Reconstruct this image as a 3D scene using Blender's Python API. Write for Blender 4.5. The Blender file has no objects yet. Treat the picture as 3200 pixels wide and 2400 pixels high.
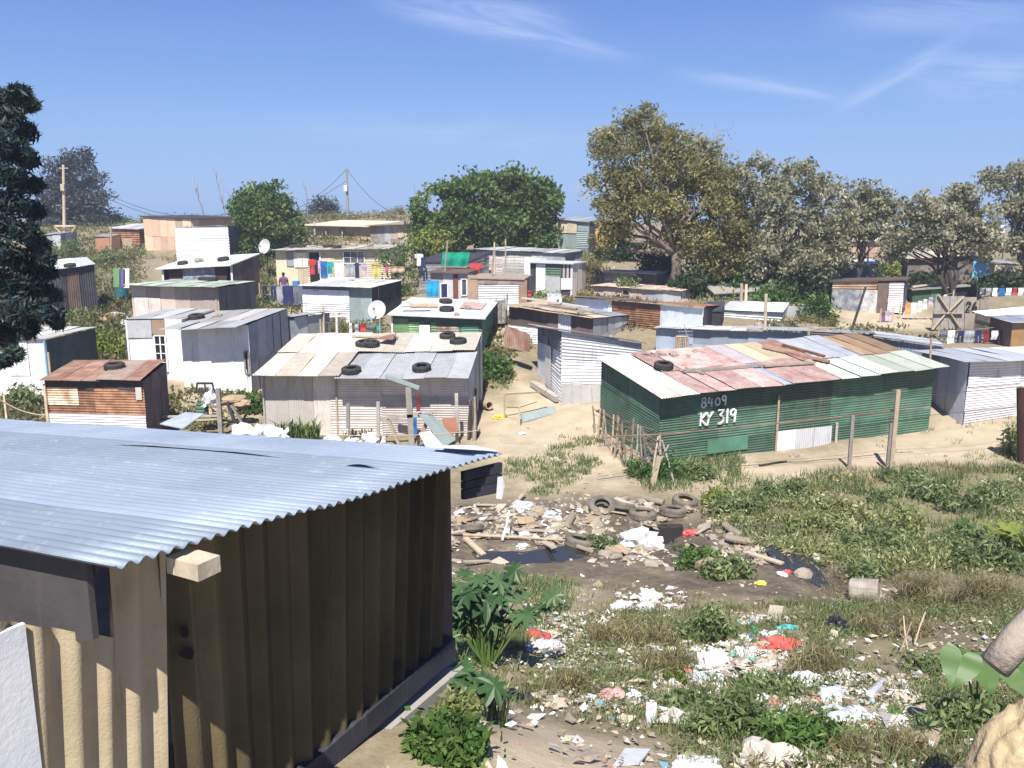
import bpy, bmesh, math, random
import numpy as np
from mathutils import Vector, Matrix, noise as mnoise
R=math.radians
rnd=random.Random(7); rng=np.random.default_rng(7)
scene=bpy.context.scene
C=scene.collection
# ------------------------------------------------------------------ camera
FPX=1916.0; W0,H0=2212.0,1659.0; PITCH=R(11.5); CZ=7.5
cp,sp=math.cos(PITCH),math.sin(PITCH)
cd=bpy.data.cameras.new('camera'); cam=bpy.data.objects.new('camera',cd); C.objects.link(cam)
cam.location=(0,0,CZ); cam.rotation_euler=(math.pi/2-PITCH,0,0)
cd.sensor_width=36; cd.lens=36*FPX/W0; cd.clip_end=6000; cd.clip_start=.05
scene.camera=cam
def ray(u,v):
    x=(u-W0/2)/FPX; y=(H0/2-v)/FPX
    return Vector((x,cp+y*sp,-sp+y*cp))
def P(u,v,Y):
    d=ray(u,v); t=Y/d.y
    return Vector((d.x*t,Y,CZ+d.z*t))
# ------------------------------------------------------------------ terrain heights
CTRL=[(1300,1659,6.0),(1300,1600,6.9),(1300,1500,8.6),(1350,1400,10.7),(1350,1300,13.4),(1300,1200,17),(1300,1150,19),(1250,1100,20.6),
(1300,1050,22.4),(1250,980,25),(1150,930,27),(1130,870,30),(1090,780,34.5),(1060,700,40),
(2000,1659,5.9),(2000,1500,8.6),(2000,1400,10.8),(2000,1300,13.3),(2000,1200,16.5),(2000,1100,20.2),(2000,1000,24),(2150,930,26.8),(2088,905,28),(2300,1659,5.2),
(1425,997,24.2),(2008,927,27.5),(1700,978,25.3),(955,1510,5.9),(700,1700,4.9),(0,1700,4.7),(1060,1590,6.4),(1000,1250,14.5),(800,1180,17),
(300,935,27),(0,955,26),(700,932,27),(100,885,29),(460,840,32),(900,800,35.5),(700,695,45),(600,690,44),(400,690,42),(200,665,44),(60,700,40),
(600,615,55),(760,612,55),(1000,642,47),(1150,642,47.5),(1280,600,51),(1240,548,58),(1460,628,46),(1350,650,43),(1700,664,43),(1880,670,44),(2050,668,43.5),
(2150,748,34),(1900,702,40),(2000,707,39.5),(350,546,64),(450,550,62),(200,545,66),(60,545,66),(770,527,66),(770,482,76),(1100,548,62),(1500,562,62),(1800,582,60),
(2100,612,52),(2230,592,60),(2000,542,75),(1500,486,85),(400,476,85),(0,476,85),(2200,494,85),(230,745,37.5),(-300,760,36),(2500,760,34),(2500,1000,24),(-300,960,26)]
_cp=np.array([tuple(P(*c)) for c in CTRL])
def _tps(d2): return np.where(d2>0,d2*np.log(np.maximum(d2,1e-9)),0)
_n=len(_cp); _A=np.zeros((_n+3,_n+3)); _d=((_cp[:,None,:2]-_cp[None,:,:2])**2).sum(2)
_A[:_n,:_n]=_tps(_d)+np.eye(_n)*2.0; _A[:_n,_n]=1; _A[:_n,_n+1:]=_cp[:,:2]; _A[_n,:_n]=1; _A[_n+1:,:_n]=_cp[:,:2].T
_w=np.linalg.solve(_A,np.concatenate([_cp[:,2],np.zeros(3)]))
GS=.2; GX0,GX1,GY0,GY1=-62,62,-10,96
_gx=np.arange(GX0,GX1+GS/2,GS); _gy=np.arange(GY0,GY1+GS/2,GS)
HG=np.zeros((len(_gy),len(_gx)))
for _i,_y in enumerate(_gy):
    q=np.stack([np.clip(_gx,-40,40),np.full_like(_gx,min(max(_y,3.5),86))],1)
    d=((q[:,None]-_cp[None,:,:2])**2).sum(2)
    HG[_i]=_tps(d)@_w[:_n]+_w[_n]+q@_w[_n+1:]
def vnoise(x,y,sc,seed=0):
    r=np.random.default_rng(seed); T=r.random((64,64))
    fx=x*sc; fy=y*sc; ix=np.floor(fx).astype(int); iy=np.floor(fy).astype(int); tx=fx-ix; ty=fy-iy
    tx=tx*tx*(3-2*tx); ty=ty*ty*(3-2*ty); g=lambda a,b:T[b%64,a%64]
    return (g(ix,iy)*(1-tx)+g(ix+1,iy)*tx)*(1-ty)+(g(ix,iy+1)*(1-tx)+g(ix+1,iy+1)*tx)*ty
def fbm(x,y,sc,seed=0,o=4):
    s=0;a=1;t=0
    for k in range(o): s=s+a*vnoise(x,y,sc*2**k,seed+k); t+=a; a*=.5
    return s/t
_GX,_GY=np.meshgrid(_gx,_gy)
HG+= (fbm(_GX,_GY,.45,3)-.5)*.30 + (fbm(_GX,_GY,1.9,9)-.5)*.07
HG[_GY>86]-=((_GY[_GY>86]-86)*.05)
def gz(x,y):
    x=np.asarray(x,float); y=np.asarray(y,float)
    fx=np.clip((x-GX0)/GS,0,len(_gx)-1.001); fy=np.clip((y-GY0)/GS,0,len(_gy)-1.001)
    ix=fx.astype(int); iy=fy.astype(int); tx=fx-ix; ty=fy-iy
    return (HG[iy,ix]*(1-tx)+HG[iy,ix+1]*tx)*(1-ty)+(HG[iy+1,ix]*(1-tx)+HG[iy+1,ix+1]*tx)*ty
def g1(x,y): return float(gz(x,y))
def G(u,v):
    d=ray(u,v); Ys=np.arange(3,94,.15); t=Ys/d.y
    z=CZ+d.z*t; h=gz(d.x*t,Ys); k=np.nonzero(z<=h)[0]
    if len(k)==0: k=[len(Ys)-1]
    i=k[0]
    if i>0:
        a=z[i-1]-h[i-1]; b=z[i]-h[i]; f=a/(a-b) if a!=b else 0
        Y=Ys[i-1]+f*(Ys[i]-Ys[i-1])
    else: Y=Ys[0]
    x=d.x*Y/d.y
    return Vector((x,Y,g1(x,Y)))
def wpoly(uv): return np.array([tuple(G(*p))[:2] for p in uv])
def inpoly(px,py,poly):
    ins=np.zeros(px.shape,bool); n=len(poly)
    for i in range(n):
        x1,y1=poly[i]; x2,y2=poly[(i+1)%n]
        c=((y1>py)!=(y2>py)); 
        with np.errstate(divide='ignore',invalid='ignore'):
            xi=(x2-x1)*(py-y1)/(y2-y1)+x1
        ins^=c&(px<xi)
    return ins
def pdist(px,py,poly):
    d=np.full(px.shape,1e9); n=len(poly)
    for i in range(n):
        a=poly[i]; b=poly[(i+1)%n]; ab=b-a; L=max((ab**2).sum(),1e-9)
        t=np.clip(((px-a[0])*ab[0]+(py-a[1])*ab[1])/L,0,1)
        d=np.minimum(d,np.hypot(px-a[0]-t*ab[0],py-a[1]-t*ab[1]))
    return np.where(inpoly(px,py,poly),-d,d)
def mask(px,py,uv,soft=.5,seed=1,nz=.8):
    pl=wpoly(uv); d=pdist(px,py,pl)+(fbm(px,py,.9,seed)-.5)*2*nz*soft*2
    return np.clip(.5-d/(2*soft),0,1)
# puddles are dug into the ground before anything is placed on it
PUD=[[(1005,1175),(1090,1180),(1150,1186),(1230,1190),(1242,1206),(1120,1212),(1015,1198)],
     [(1345,1152),(1400,1134),(1472,1126),(1480,1152),(1445,1176),(1385,1172)],
     [(1665,1212),(1750,1220),(1832,1253),(1858,1276),(1800,1274),(1725,1250)]]
PUDW=[wpoly(p) for p in PUD]; PUDZ=[]
for pl in PUDW:
    x0,y0=pl.min(0)-1.5; x1,y1=pl.max(0)+1.5
    m=(_GX>x0)&(_GX<x1)&(_GY>y0)&(_GY<y1)
    d=pdist(_GX[m],_GY[m],pl)+(fbm(_GX[m],_GY[m],1.3,5)-.5)*.5
    zl=float(np.mean(gz(pl[:,0],pl[:,1])))-.05; PUDZ.append(zl)
    k=np.clip(.5-d/.6,0,1); HG[m]=HG[m]*(1-k)+(np.minimum(HG[m],zl-.1))*k
    k2=np.clip(.5-(d-.5)/.9,0,1)*(1-k); HG[m]=HG[m]*(1-k2)+(zl+.03+(HG[m]-zl)*.3)*k2
# ------------------------------------------------------------------ object helpers
def thing(name,label,cat,loc=(0,0,0),group=None):
    o=bpy.data.objects.new(name,None); C.objects.link(o); o.location=loc
    o.empty_display_size=.2; tag(o,label,cat,group); return o
def tag(o,label=None,cat=None,group=None,kind=None):
    if label: o['label']=label
    if cat: o['category']=cat
    if group: o['group']=group
    if kind: o['kind']=kind
    return o
def wloc(o):
    v=Vector((0,0,0))
    while o is not None: v+=o.location; o=o.parent
    return v
class MB:
    def __init__(s): s.v=[]; s.f=[]; s.r=[]
    def add(s,vs,fs,var=.5):
        n=len(s.v); s.v.extend([tuple(p) for p in vs]); s.f.extend([tuple(i+n for i in f) for f in fs])
        s.r.extend([var]*len(fs)); return s
    def quad(s,a,b,c,d,var=.5): return s.add([a,b,c,d],[(0,1,2,3)],var)
    def box(s,c,sz,rz=0,rx=0,ry=0,var=None,jit=0):
        m=Matrix.Translation(c)@Matrix.Rotation(rz,4,'Z')@Matrix.Rotation(ry,4,'Y')@Matrix.Rotation(rx,4,'X')
        x,y,z=[k/2 for k in sz]
        vs=[m@Vector((a*x+rnd.uniform(-jit,jit),b*y+rnd.uniform(-jit,jit),e*z+rnd.uniform(-jit,jit))) for a in(-1,1) for b in(-1,1) for e in(-1,1)]
        return s.add(vs,[(0,1,3,2),(4,6,7,5),(0,4,5,1),(2,3,7,6),(0,2,6,4),(1,5,7,3)],rnd.random() if var is None else var)
    def bar(s,a,b,w,h=None,var=None):   # rectangular bar between two points
        a=Vector(a);b=Vector(b);h=h or w; d=(b-a).normalized(); up=Vector((0,0,1)) if abs(d.z)<.9 else Vector((0,1,0))
        x=d.cross(up).normalized(); y=x.cross(d)
        vs=[p+x*i*w/2+y*j*h/2 for p in(a,b) for i,j in((-1,-1),(1,-1),(1,1),(-1,1))]
        return s.add(vs,[(0,3,2,1),(4,5,6,7),(0,1,5,4),(1,2,6,5),(2,3,7,6),(3,0,4,7)],rnd.random() if var is None else var)
    def tube(s,pts,rad,seg=7,cap=True,var=None):
        pts=[Vector(p) for p in pts]; n=len(pts); rad=rad if hasattr(rad,'__len__') else [rad]*n
        vs=[];var=rnd.random() if var is None else var
        px=None
        for i,p in enumerate(pts):
            d=(pts[min(i+1,n-1)]-pts[max(i-1,0)]); d=d.normalized() if d.length>1e-9 else Vector((0,0,1))
            if px is None: px=d.orthogonal().normalized()
            px=(px-d*px.dot(d)); px=px.normalized() if px.length>1e-6 else d.orthogonal().normalized()
            py=d.cross(px)
            for k in range(seg):
                a=2*math.pi*k/seg; vs.append(p+(px*math.cos(a)+py*math.sin(a))*rad[i])
        fs=[(i*seg+k,i*seg+(k+1)%seg,(i+1)*seg+(k+1)%seg,(i+1)*seg+k) for i in range(n-1) for k in range(seg)]
        if cap: fs+= [tuple(range(seg))[::-1],tuple((n-1)*seg+k for k in range(seg))]
        return s.add(vs,fs,var)
    def lathe(s,prof,m=Matrix(),seg=20,var=.5):   # prof [(r,z)]
        vs=[m@Vector((r*math.cos(2*math.pi*k/seg),r*math.sin(2*math.pi*k/seg),z)) for r,z in prof for k in range(seg)]
        fs=[(i*seg+k,i*seg+(k+1)%seg,(i+1)*seg+(k+1)%seg,(i+1)*seg+k) for i in range(len(prof)-1) for k in range(seg)]
        return s.add(vs,fs,var)
    def build(s,name,mat,parent=None,smooth=False,local=False):
        v=np.array(s.v,float).reshape(-1,3)
        if parent is not None and not local: v=v-np.array(wloc(parent))
        me=bpy.data.meshes.new(name); me.from_pydata(v.tolist(),[],s.f); me.update()
        a=me.attributes.new('var','FLOAT','FACE'); a.data.foreach_set('value',np.array(s.r,dtype=np.float32))
        if smooth: me.shade_smooth()
        o=bpy.data.objects.new(name,me); C.objects.link(o)
        if mat is not None: me.materials.append(mat)
        if parent is not None: o.parent=parent
        return o
def npmesh(name,V,nper,mat,var,parent=None,smooth=False,local=False):
    V=np.asarray(V,float).reshape(-1,3)
    if parent is not None and not local: V=V-np.array(wloc(parent))
    n=len(V)//nper; me=bpy.data.meshes.new(name)
    me.vertices.add(len(V)); me.vertices.foreach_set('co',V.astype(np.float32).ravel())
    me.loops.add(len(V)); me.loops.foreach_set('vertex_index',np.arange(len(V),dtype=np.int32))
    me.polygons.add(n); me.polygons.foreach_set('loop_start',np.arange(n,dtype=np.int32)*nper)
    me.update(calc_edges=True); me.validate()
    a=me.attributes.new('var','FLOAT','FACE'); a.data.foreach_set('value',np.asarray(var,dtype=np.float32))
    me.materials.append(mat)
    if smooth: me.shade_smooth()
    o=bpy.data.objects.new(name,me); C.objects.link(o)
    if parent is not None: o.parent=parent
    return o
# ------------------------------------------------------------------ materials
_mats={}
def nt(name):
    m=bpy.data.materials.new(name); m.use_nodes=True; n=m.node_tree; n.nodes.clear()
    out=n.nodes.new('ShaderNodeOutputMaterial'); b=n.nodes.new('ShaderNodeBsdfPrincipled'); n.links.new(b.outputs[0],out.inputs[0])
    return m,n,b,out
def mixc(n,fac,a,b,mode='MIX'):
    x=n.nodes.new('ShaderNodeMix'); x.data_type='RGBA'; x.blend_type=mode
    for i,s in((0,fac),(6,a),(7,b)):
        if hasattr(s,'links') or hasattr(s,'is_output'): n.links.new(s,x.inputs[i])
        elif i==0: x.inputs[0].default_value=s
        else: x.inputs[i].default_value=(*s,1)
    return x.outputs[2]
def noise_(n,co,scale,detail=5,rough=.6,dist=0):
    x=n.nodes.new('ShaderNodeTexNoise'); x.inputs['Scale'].default_value=scale; x.inputs['Detail'].default_value=detail; x.inputs['Roughness'].default_value=rough
    x.inputs['Distortion'].default_value=dist; n.links.new(co,x.inputs['Vector']); return x.outputs['Fac']
def ramp(n,f,a,b):
    x=n.nodes.new('ShaderNodeMapRange'); x.inputs[1].default_value=a; x.inputs[2].default_value=b; x.interpolation_type='SMOOTHSTEP'; n.links.new(f,x.inputs[0]); return x.outputs[0]
def mapping(n,co,sc):
    x=n.nodes.new('ShaderNodeMapping'); x.inputs['Scale'].default_value=sc; n.links.new(co,x.inputs[0]); return x.outputs[0]
def dk(c,f): return tuple(k*f for k in c)
def mk(name,col,col2=None,ns=2.5,rough=.75,metal=0,rust=0,dirt=.35,bump=.15,bs=35,var=.35,dcol=(.16,.12,.09),spec=.3):
    if name in _mats: return _mats[name]
    m,n,b,out=nt(name); tc=n.nodes.new('ShaderNodeTexCoord').outputs['Object']
    c=mixc(n,ramp(n,noise_(n,tc,ns),.35,.68),col,col2 or dk(col,.78))
    at=n.nodes.new('ShaderNodeAttribute'); at.attribute_name='var'
    mr=n.nodes.new('ShaderNodeMapRange'); mr.inputs[3].default_value=1-var; mr.inputs[4].default_value=1+var*.5; n.links.new(at.outputs['Fac'],mr.inputs[0])
    hs=n.nodes.new('ShaderNodeHueSaturation'); n.links.new(c,hs.inputs['Color']); n.links.new(mr.outputs[0],hs.inputs['Value']); c=hs.outputs[0]
    if dirt:
        s=noise_(n,mapping(n,tc,(5,5,.7)),1.6,6,.7); c=mixc(n,ramp(n,s,.52,.80),c,mixc(n,.6,c,dcol)) if dirt<.5 else mixc(n,ramp(n,s,.45,.75),c,mixc(n,.75,c,dcol))
    rv=None
    if rust:
        s=noise_(n,tc,1.5,8,.65,.6); f=ramp(n,s,.66-.3*rust,.78-.3*rust)
        rc=mixc(n,ramp(n,noise_(n,tc,9,4),.35,.65),(.20,.075,.035),(.33,.15,.075)); c=mixc(n,f,c,rc); rv=f
    n.links.new(c,b.inputs['Base Color']); b.inputs['Roughness'].default_value=rough; b.inputs['Metallic'].default_value=metal
    b.inputs['Specular IOR Level'].default_value=spec
    if rv is not None and metal:
        x=n.nodes.new('ShaderNodeMath'); x.operation='MULTIPLY_ADD'; n.links.new(rv,x.inputs[0]); x.inputs[1].default_value=-metal; x.inputs[2].default_value=metal; n.links.new(x.outputs[0],b.inputs['Metallic'])
    if bump:
        bp=n.nodes.new('ShaderNodeBump'); bp.inputs['Strength'].default_value=bump; bp.inputs['Distance'].default_value=.02
        n.links.new(noise_(n,tc,bs,4),bp.inputs['Height']); n.links.new(bp.outputs[0],b.inputs['Normal'])
    _mats[name]=m; return m
def leafm(name,c1,c2,c3=None,tr=.3,rough=.55,spec=.3):
    if name in _mats: return _mats[name]
    m,n,b,out=nt(name); at=n.nodes.new('ShaderNodeAttribute'); at.attribute_name='var'
    r=n.nodes.new('ShaderNodeValToRGB'); e=r.color_ramp.elements; e[0].color=(*c1,1); e[1].color=(*(c3 or c2),1); e[0].position=.05; e[1].position=.97
    if c3: x=e.new(.6); x.color=(*c2,1)
    n.links.new(at.outputs['Fac'],r.inputs[0]); n.links.new(r.outputs[0],b.inputs['Base Color']); b.inputs['Roughness'].default_value=rough; b.inputs['Specular IOR Level'].default_value=spec
    t=n.nodes.new('ShaderNodeBsdfTranslucent'); n.links.new(r.outputs[0],t.inputs[0]); mx=n.nodes.new('ShaderNodeMixShader'); mx.inputs[0].default_value=tr
    n.links.new(b.outputs[0],mx.inputs[1]); n.links.new(t.outputs[0],mx.inputs[2]); n.links.new(mx.outputs[0],out.inputs[0])
    _mats[name]=m; return m
GALV=mk('galvanised',(.56,.58,.62),(.46,.49,.54),metal=.35,rough=.5,rust=.05,dirt=.3)
GALVB=mk('galvanised_blue',(.42,.47,.56),(.34,.39,.48),metal=.25,rough=.55,dirt=.4)
GALVW=mk('galvanised_bright',(.78,.79,.82),(.68,.70,.74),metal=.1,rough=.5,dirt=.25)
WHITE=mk('white_paint',(.86,.86,.85),(.77,.78,.80),dirt=.2,var=.2)
CREAM=mk('cream_paint',(.72,.62,.46),(.62,.52,.38),dirt=.35)
CEMROOF=mk('fibre_cement',(.66,.59,.49),(.55,.49,.42),dirt=.3,rough=.85)
GREYCEM=mk('grey_sheet',(.46,.47,.48),(.38,.39,.41),dirt=.35,rough=.8)
PALE=mk('pale_wall',(.66,.60,.56),(.56,.51,.48),dirt=.25,rough=.8)
PINKW=mk('pinkish_wall',(.62,.52,.46),(.54,.45,.40),dirt=.3,rough=.85)
GREEN=mk('green_paint',(.085,.175,.12),(.055,.125,.085),dirt=.5,rough=.6,rust=.06)
GREENL=mk('light_green_paint',(.25,.42,.20),(.19,.34,.17),dirt=.3,rough=.65)
GREENG=mk('grey_green_sheet',(.30,.37,.36),(.25,.31,.31),dirt=.3,rough=.7)
RUST=mk('rusted_sheet',(.22,.10,.06),(.34,.20,.125),ns=3.5,rough=.9,dirt=.4,rust=.35)
RUSTP=mk('rusty_roof',(.29,.15,.105),(.42,.29,.22),ns=2.2,rough=.85,dirt=.3,rust=.3)
PINK=mk('faded_red_roof',(.46,.27,.25),(.56,.43,.40),ns=2.2,rough=.8,dirt=.5,rust=.22)
WOOD=mk('weathered_wood',(.34,.28,.22),(.26,.215,.17),ns=6,rough=.9,dirt=.4)
WOODL=mk('pale_timber',(.56,.46,.33),(.46,.37,.26),ns=6,rough=.85,dirt=.3)
WOODG=mk('grey_wood',(.40,.37,.33),(.30,.28,.25),ns=6,rough=.9,dirt=.4)
BROWNS=mk('brown_sheet',(.17,.12,.10),(.12,.085,.075),rough=.85,dirt=.4)
DARK=mk('dark_sheet',(.055,.055,.07),(.035,.035,.045),rough=.8,dirt=.3)
BLACK=mk('dark_opening',(.015,.015,.018),rough=.9,dirt=0,bump=0)
RUBBER=mk('rubber',(.030,.030,.033),(.055,.053,.05),ns=5,rough=.85,dirt=.4,dcol=(.20,.17,.13))
RUBBERD=mk('muddy_rubber',(.22,.19,.15),(.13,.115,.095),ns=4,rough=.9,dirt=.4,dcol=(.3,.25,.18))
STONE=mk('stone',(.36,.31,.26),(.27,.235,.20),ns=4,rough=.95,dirt=0)
TAN=mk('tan_plaster',(.72,.50,.36),(.66,.45,.32),rough=.9,dirt=.25)
BRICK=mk('rough_block',(.58,.48,.34),(.47,.39,.28),ns=5,rough=.95,dirt=.4)
BLUEP=mk('blue_paint',(.14,.38,.62),(.11,.31,.54),rough=.6,dirt=.25)
BLUED=mk('dark_blue_cloth',(.045,.06,.22),(.035,.045,.16),rough=.95,dirt=0)
GLASS=mk('window_glass',(.10,.11,.13),(.06,.065,.08),rough=.12,dirt=0,bump=0,spec=.6)
# ------------------------------------------------------------------ world + sun
SEL,SAZ=R(55),R(7.5)      # sun behind the camera, 24 deg to its left
sunv=Vector((-math.sin(SAZ)*math.cos(SEL),-math.cos(SAZ)*math.cos(SEL),math.sin(SEL)))
w=bpy.data.worlds.new('World'); scene.world=w; w.use_nodes=True; n=w.node_tree; n.nodes.clear()
out=n.nodes.new('ShaderNodeOutputWorld'); bg=n.nodes.new('ShaderNodeBackground'); n.links.new(bg.outputs[0],out.inputs[0])
sky=n.nodes.new('ShaderNodeTexSky'); sky.sky_type='NISHITA'; sky.sun_disc=False; sky.sun_elevation=SEL
sky.sun_rotation=math.atan2(sunv.x,sunv.y); sky.air_density=1.0; sky.dust_density=.35; sky.ozone_density=2.2; sky.altitude=300
tcw=n.nodes.new('ShaderNodeTexCoord').outputs['Generated']
# thin cirrus: streaky noise on the sky plane (x/z, y/z)
sx=n.nodes.new('ShaderNodeSeparateXYZ'); n.links.new(tcw,sx.inputs[0])
def mth(op,a,b=None,c=None):
    x=n.nodes.new('ShaderNodeMath'); x.operation=op
    for i,s in enumerate((a,b,c)):
        if s is None: continue
        if isinstance(s,(int,float)): x.inputs[i].default_value=s
        else: n.links.new(s,x.inputs[i])
    return x.outputs[0]
zz=mth('ADD',mth('MAXIMUM',sx.outputs['Z'],0.0),.12)
cb=n.nodes.new('ShaderNodeCombineXYZ'); n.links.new(mth('DIVIDE',sx.outputs['X'],zz),cb.inputs[0]); n.links.new(mth('DIVIDE',sx.outputs['Y'],zz),cb.inputs[1])
rt=n.nodes.new('ShaderNodeMapping'); rt.inputs['Rotation'].default_value=(0,0,R(-38)); rt.inputs['Scale'].default_value=(.35,1.3,1); rt.inputs['Location'].default_value=(.9,.3,0); n.links.new(cb.outputs[0],rt.inputs[0])
c1=ramp(n,noise_(n,rt.outputs[0],1.1,7,.62,.5),.50,.86)
rt2=n.nodes.new('ShaderNodeMapping'); rt2.inputs['Scale'].default_value=(.3,.5,1); rt2.inputs['Location'].default_value=(3.1,1.2,0); n.links.new(cb.outputs[0],rt2.inputs[0])
c2=ramp(n,noise_(n,rt2.outputs[0],.8,3,.5),.42,.70)
az=mth('DIVIDE',sx.outputs['X'],mth('MAXIMUM',sx.outputs['Y'],.05)); el=mth('DIVIDE',sx.outputs['Z'],mth('MAXIMUM',sx.outputs['Y'],.05))
def wisp(a,b,w_,x0,x1,k,seed):
    cbx=n.nodes.new('ShaderNodeCombineXYZ'); n.links.new(mth('MULTIPLY',az,9.0),cbx.inputs[0]); n.links.new(mth('MULTIPLY',mth('SUBTRACT',el,mth('MULTIPLY',az,b)),60.),cbx.inputs[1]); cbx.inputs[2].default_value=seed
    nz=noise_(n,cbx.outputs[0],.8,7,.65,.8)
    d=mth('DIVIDE',mth('SUBTRACT',mth('SUBTRACT',el,mth('MULTIPLY',az,b)),mth('MULTIPLY_ADD',mth('SUBTRACT',nz,.5),w_*1.2,a)),w_)
    g=mth('POWER',2.718,mth('MULTIPLY',mth('MULTIPLY',d,d),-1.0))
    rg=mth('MULTIPLY',ramp(n,az,x0,x0+.35*(x1-x0)),ramp(n,az,x1,x1-.35*(x1-x0)))
    return mth('MULTIPLY',mth('MULTIPLY',mth('MULTIPLY',g,rg),ramp(n,nz,.25,.75)),k)
cl=mth('MULTIPLY',mth('MULTIPLY',c1,c2),.35)
for q_ in((.1775,-.185,.010,-.16,.16,.46,1.),(.196,-.16,.014,-.2,.10,.35,2.),(.160,-.132,.007,.15,.40,.40,3.),(-.085,.53,.010,.33,.50,.42,4.),(.20,-.02,.02,.30,.62,.28,5.),(.07,-.03,.016,-.35,.2,.22,6.),(.12,.02,.02,.4,.65,.45,7.)): cl=mth('ADD',cl,wisp(*q_))
cl=mth('MINIMUM',cl,.8)

tint=mixc(n,1.0,sky.outputs[0],(.9,.97,1.2),'MULTIPLY')
hz=ramp(n,sx.outputs['Z'],.30,-.03)
hz2=ramp(n,sx.outputs['Z'],.85,.22)
tint=mixc(n,.72,tint,mixc(n,hz,mixc(n,hz2,(.38,.75,2.7),(.92,1.95,6.2)),(2.2,4.4,8.8)))
skyc=mixc(n,cl,tint,(7.0,8.2,10.6))
n.links.new(skyc,bg.inputs[0]); bg.inputs[1].default_value=.07
sd=bpy.data.lights.new('sun','SUN'); sd.energy=5.0; sd.angle=R(.5); sd.color=(1,.955,.88); so=bpy.data.objects.new('sun',sd); C.objects.link(so)
so.rotation_euler=sunv.to_track_quat('Z','Y').to_euler(); so.location=(-10,-20,40)
scene.view_settings.view_transform='Standard'; scene.view_settings.look='None'; scene.view_settings.exposure=0.70; scene.view_settings.gamma=1
scene.cycles.max_bounces=6; scene.cycles.diffuse_bounces=3; scene.cycles.transparent_max_bounces=6
scene.cycles.use_denoising=True
# ------------------------------------------------------------------ ground
def axis(lo,hi,core0,core1,fine,grow):
    a=list(np.arange(core0,core1,fine)); s=fine;x=core1
    while x<hi: a.append(x); s*=grow; x+=s
    a.append(hi); s=fine; x=core0-fine
    while x>lo: a.insert(0,x); s*=grow; x-=s
    a.insert(0,lo); return np.array(a)
ax=axis(-150,150,-14,17,.15,1.035); ay=axis(-60,220,4,30,.15,1.022)
X,Y=np.meshgrid(ax,ay); Z=gz(X,Y)
far=np.maximum(0,Y-95); Z-=far*.05; Z-=np.maximum(0,np.abs(X)-62)*.02
verts=np.stack([X,Y,Z],-1).reshape(-1,3); nx,ny=len(ax),len(ay)
idx=np.arange(nx*ny).reshape(ny,nx); fq=np.stack([idx[:-1,:-1],idx[:-1,1:],idx[1:,1:],idx[1:,:-1]],-1).reshape(-1,4)
me=bpy.data.meshes.new('ground'); me.from_pydata(verts.tolist(),[],fq.tolist()); me.shade_smooth()
gr=bpy.data.objects.new('ground',me); C.objects.link(gr); gr['kind']='structure'
px,py=verts[:,0],verts[:,1]; near=(np.abs(px)<45)&(py>2)&(py<92)
def setattr_(nm,regs,base=0.):
    a=np.full(len(px),base)
    for uv,val,soft,sd_ in regs:
        m_=np.zeros(len(px)); m_[near]=mask(px[near],py[near],uv,soft,sd_); a=a*(1-m_)+val*m_
    at=me.attributes.new(nm,'FLOAT','POINT'); at.data.foreach_set('value',a.astype(np.float32))
MUD=[(960,1085),(1150,1070),(1400,1075),(1620,1100),(1720,1180),(1900,1240),(2560,1330),(2560,1400),(1900,1360),(1600,1290),(1300,1290),(1120,1235),(950,1225)]
setattr_('wet',[(MUD,.75,.8,1),([(1380,1200),(1650,1190),(1900,1290),(1850,1345),(1550,1280),(1330,1260)],.9,.6,4),([(1000,1090),(1300,1090),(1650,1140),(1600,1200),(1250,1225),(980,1215)],1,.5,2)]+[(p,1.2,.35,6) for p in PUD])
setattr_('sand',[([(1020,880),(1200,850),(1330,900),(1390,1000),(1250,1060),(1080,1020),(1030,960)],.9,.8,3),([(1090,790),(1190,850),(1120,880),(1050,760),(1040,690),(1075,690)],1,.5,3),
 ([(1400,1010),(1650,985),(1850,965),(2010,905),(2560,890),(2560,960),(1900,1010),(1620,1060),(1400,1075),(1150,1060),(1200,1040)],.85,.9,5),
 ([(1090,1545),(1480,1600),(1480,1659),(1900,1659),(1900,1700),(1000,1700)],1,.35,8),([(1800,675),(2000,660),(2010,710),(1800,715)],.9,.6,2),([(1240,570),(1290,560),(1330,640),(1270,645)],.8,.6,2),
 ([(380,800),(560,830),(560,900),(380,900)],.8,.6,2),([(560,650),(640,650),(650,680),(600,690)],.8,.6,2),([(1110,1270),(1500,1260),(1450,1300),(1180,1330)],.35,.6,2)],.12)
setattr_('green',[([(1540,1060),(1800,1030),(2560,1010),(2560,1250),(1900,1230),(1680,1190),(1560,1130)],.9,.9,2),([(1090,985),(1220,960),(1300,1000),(1200,1070),(1090,1075)],.6,.8,7),
 ([(1000,1400),(1300,1330),(1700,1300),(2560,1280),(2560,1659),(1500,1659),(1450,1600),(1130,1530)],.75,.6,3),([(960,1230),(1230,1260),(1150,1420),(950,1500)],.8,.6,3),
 ([(1380,1010),(1560,990),(1560,1040),(1400,1050)],.8,.5,3),([(0,560),(200,560),(300,610),(280,690),(60,700)],.7,1,3),([(150,680),(270,640),(270,780),(160,800)],.9,1,3),([(540,600),(590,600),(590,660),(540,680)],.8,.8,3),
 ([(1030,780),(1090,770),(1100,840),(1040,840)],.8,.6,3),([(80,480),(320,480),(320,560),(60,570)],.6,1.2,3),([(1480,560),(2560,560),(2560,610),(1480,660)],.7,1.2,3)],.18)
m,n,b,out=nt('earth'); tc=n.nodes.new('ShaderNodeTexCoord').outputs['Object']
def att(k):
    x=n.nodes.new('ShaderNodeAttribute'); x.attribute_name=k; return x.outputs['Fac']
c=mixc(n,ramp(n,noise_(n,tc,.9,8,.65),.35,.65),(.235,.19,.125),(.17,.145,.09))
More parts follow.
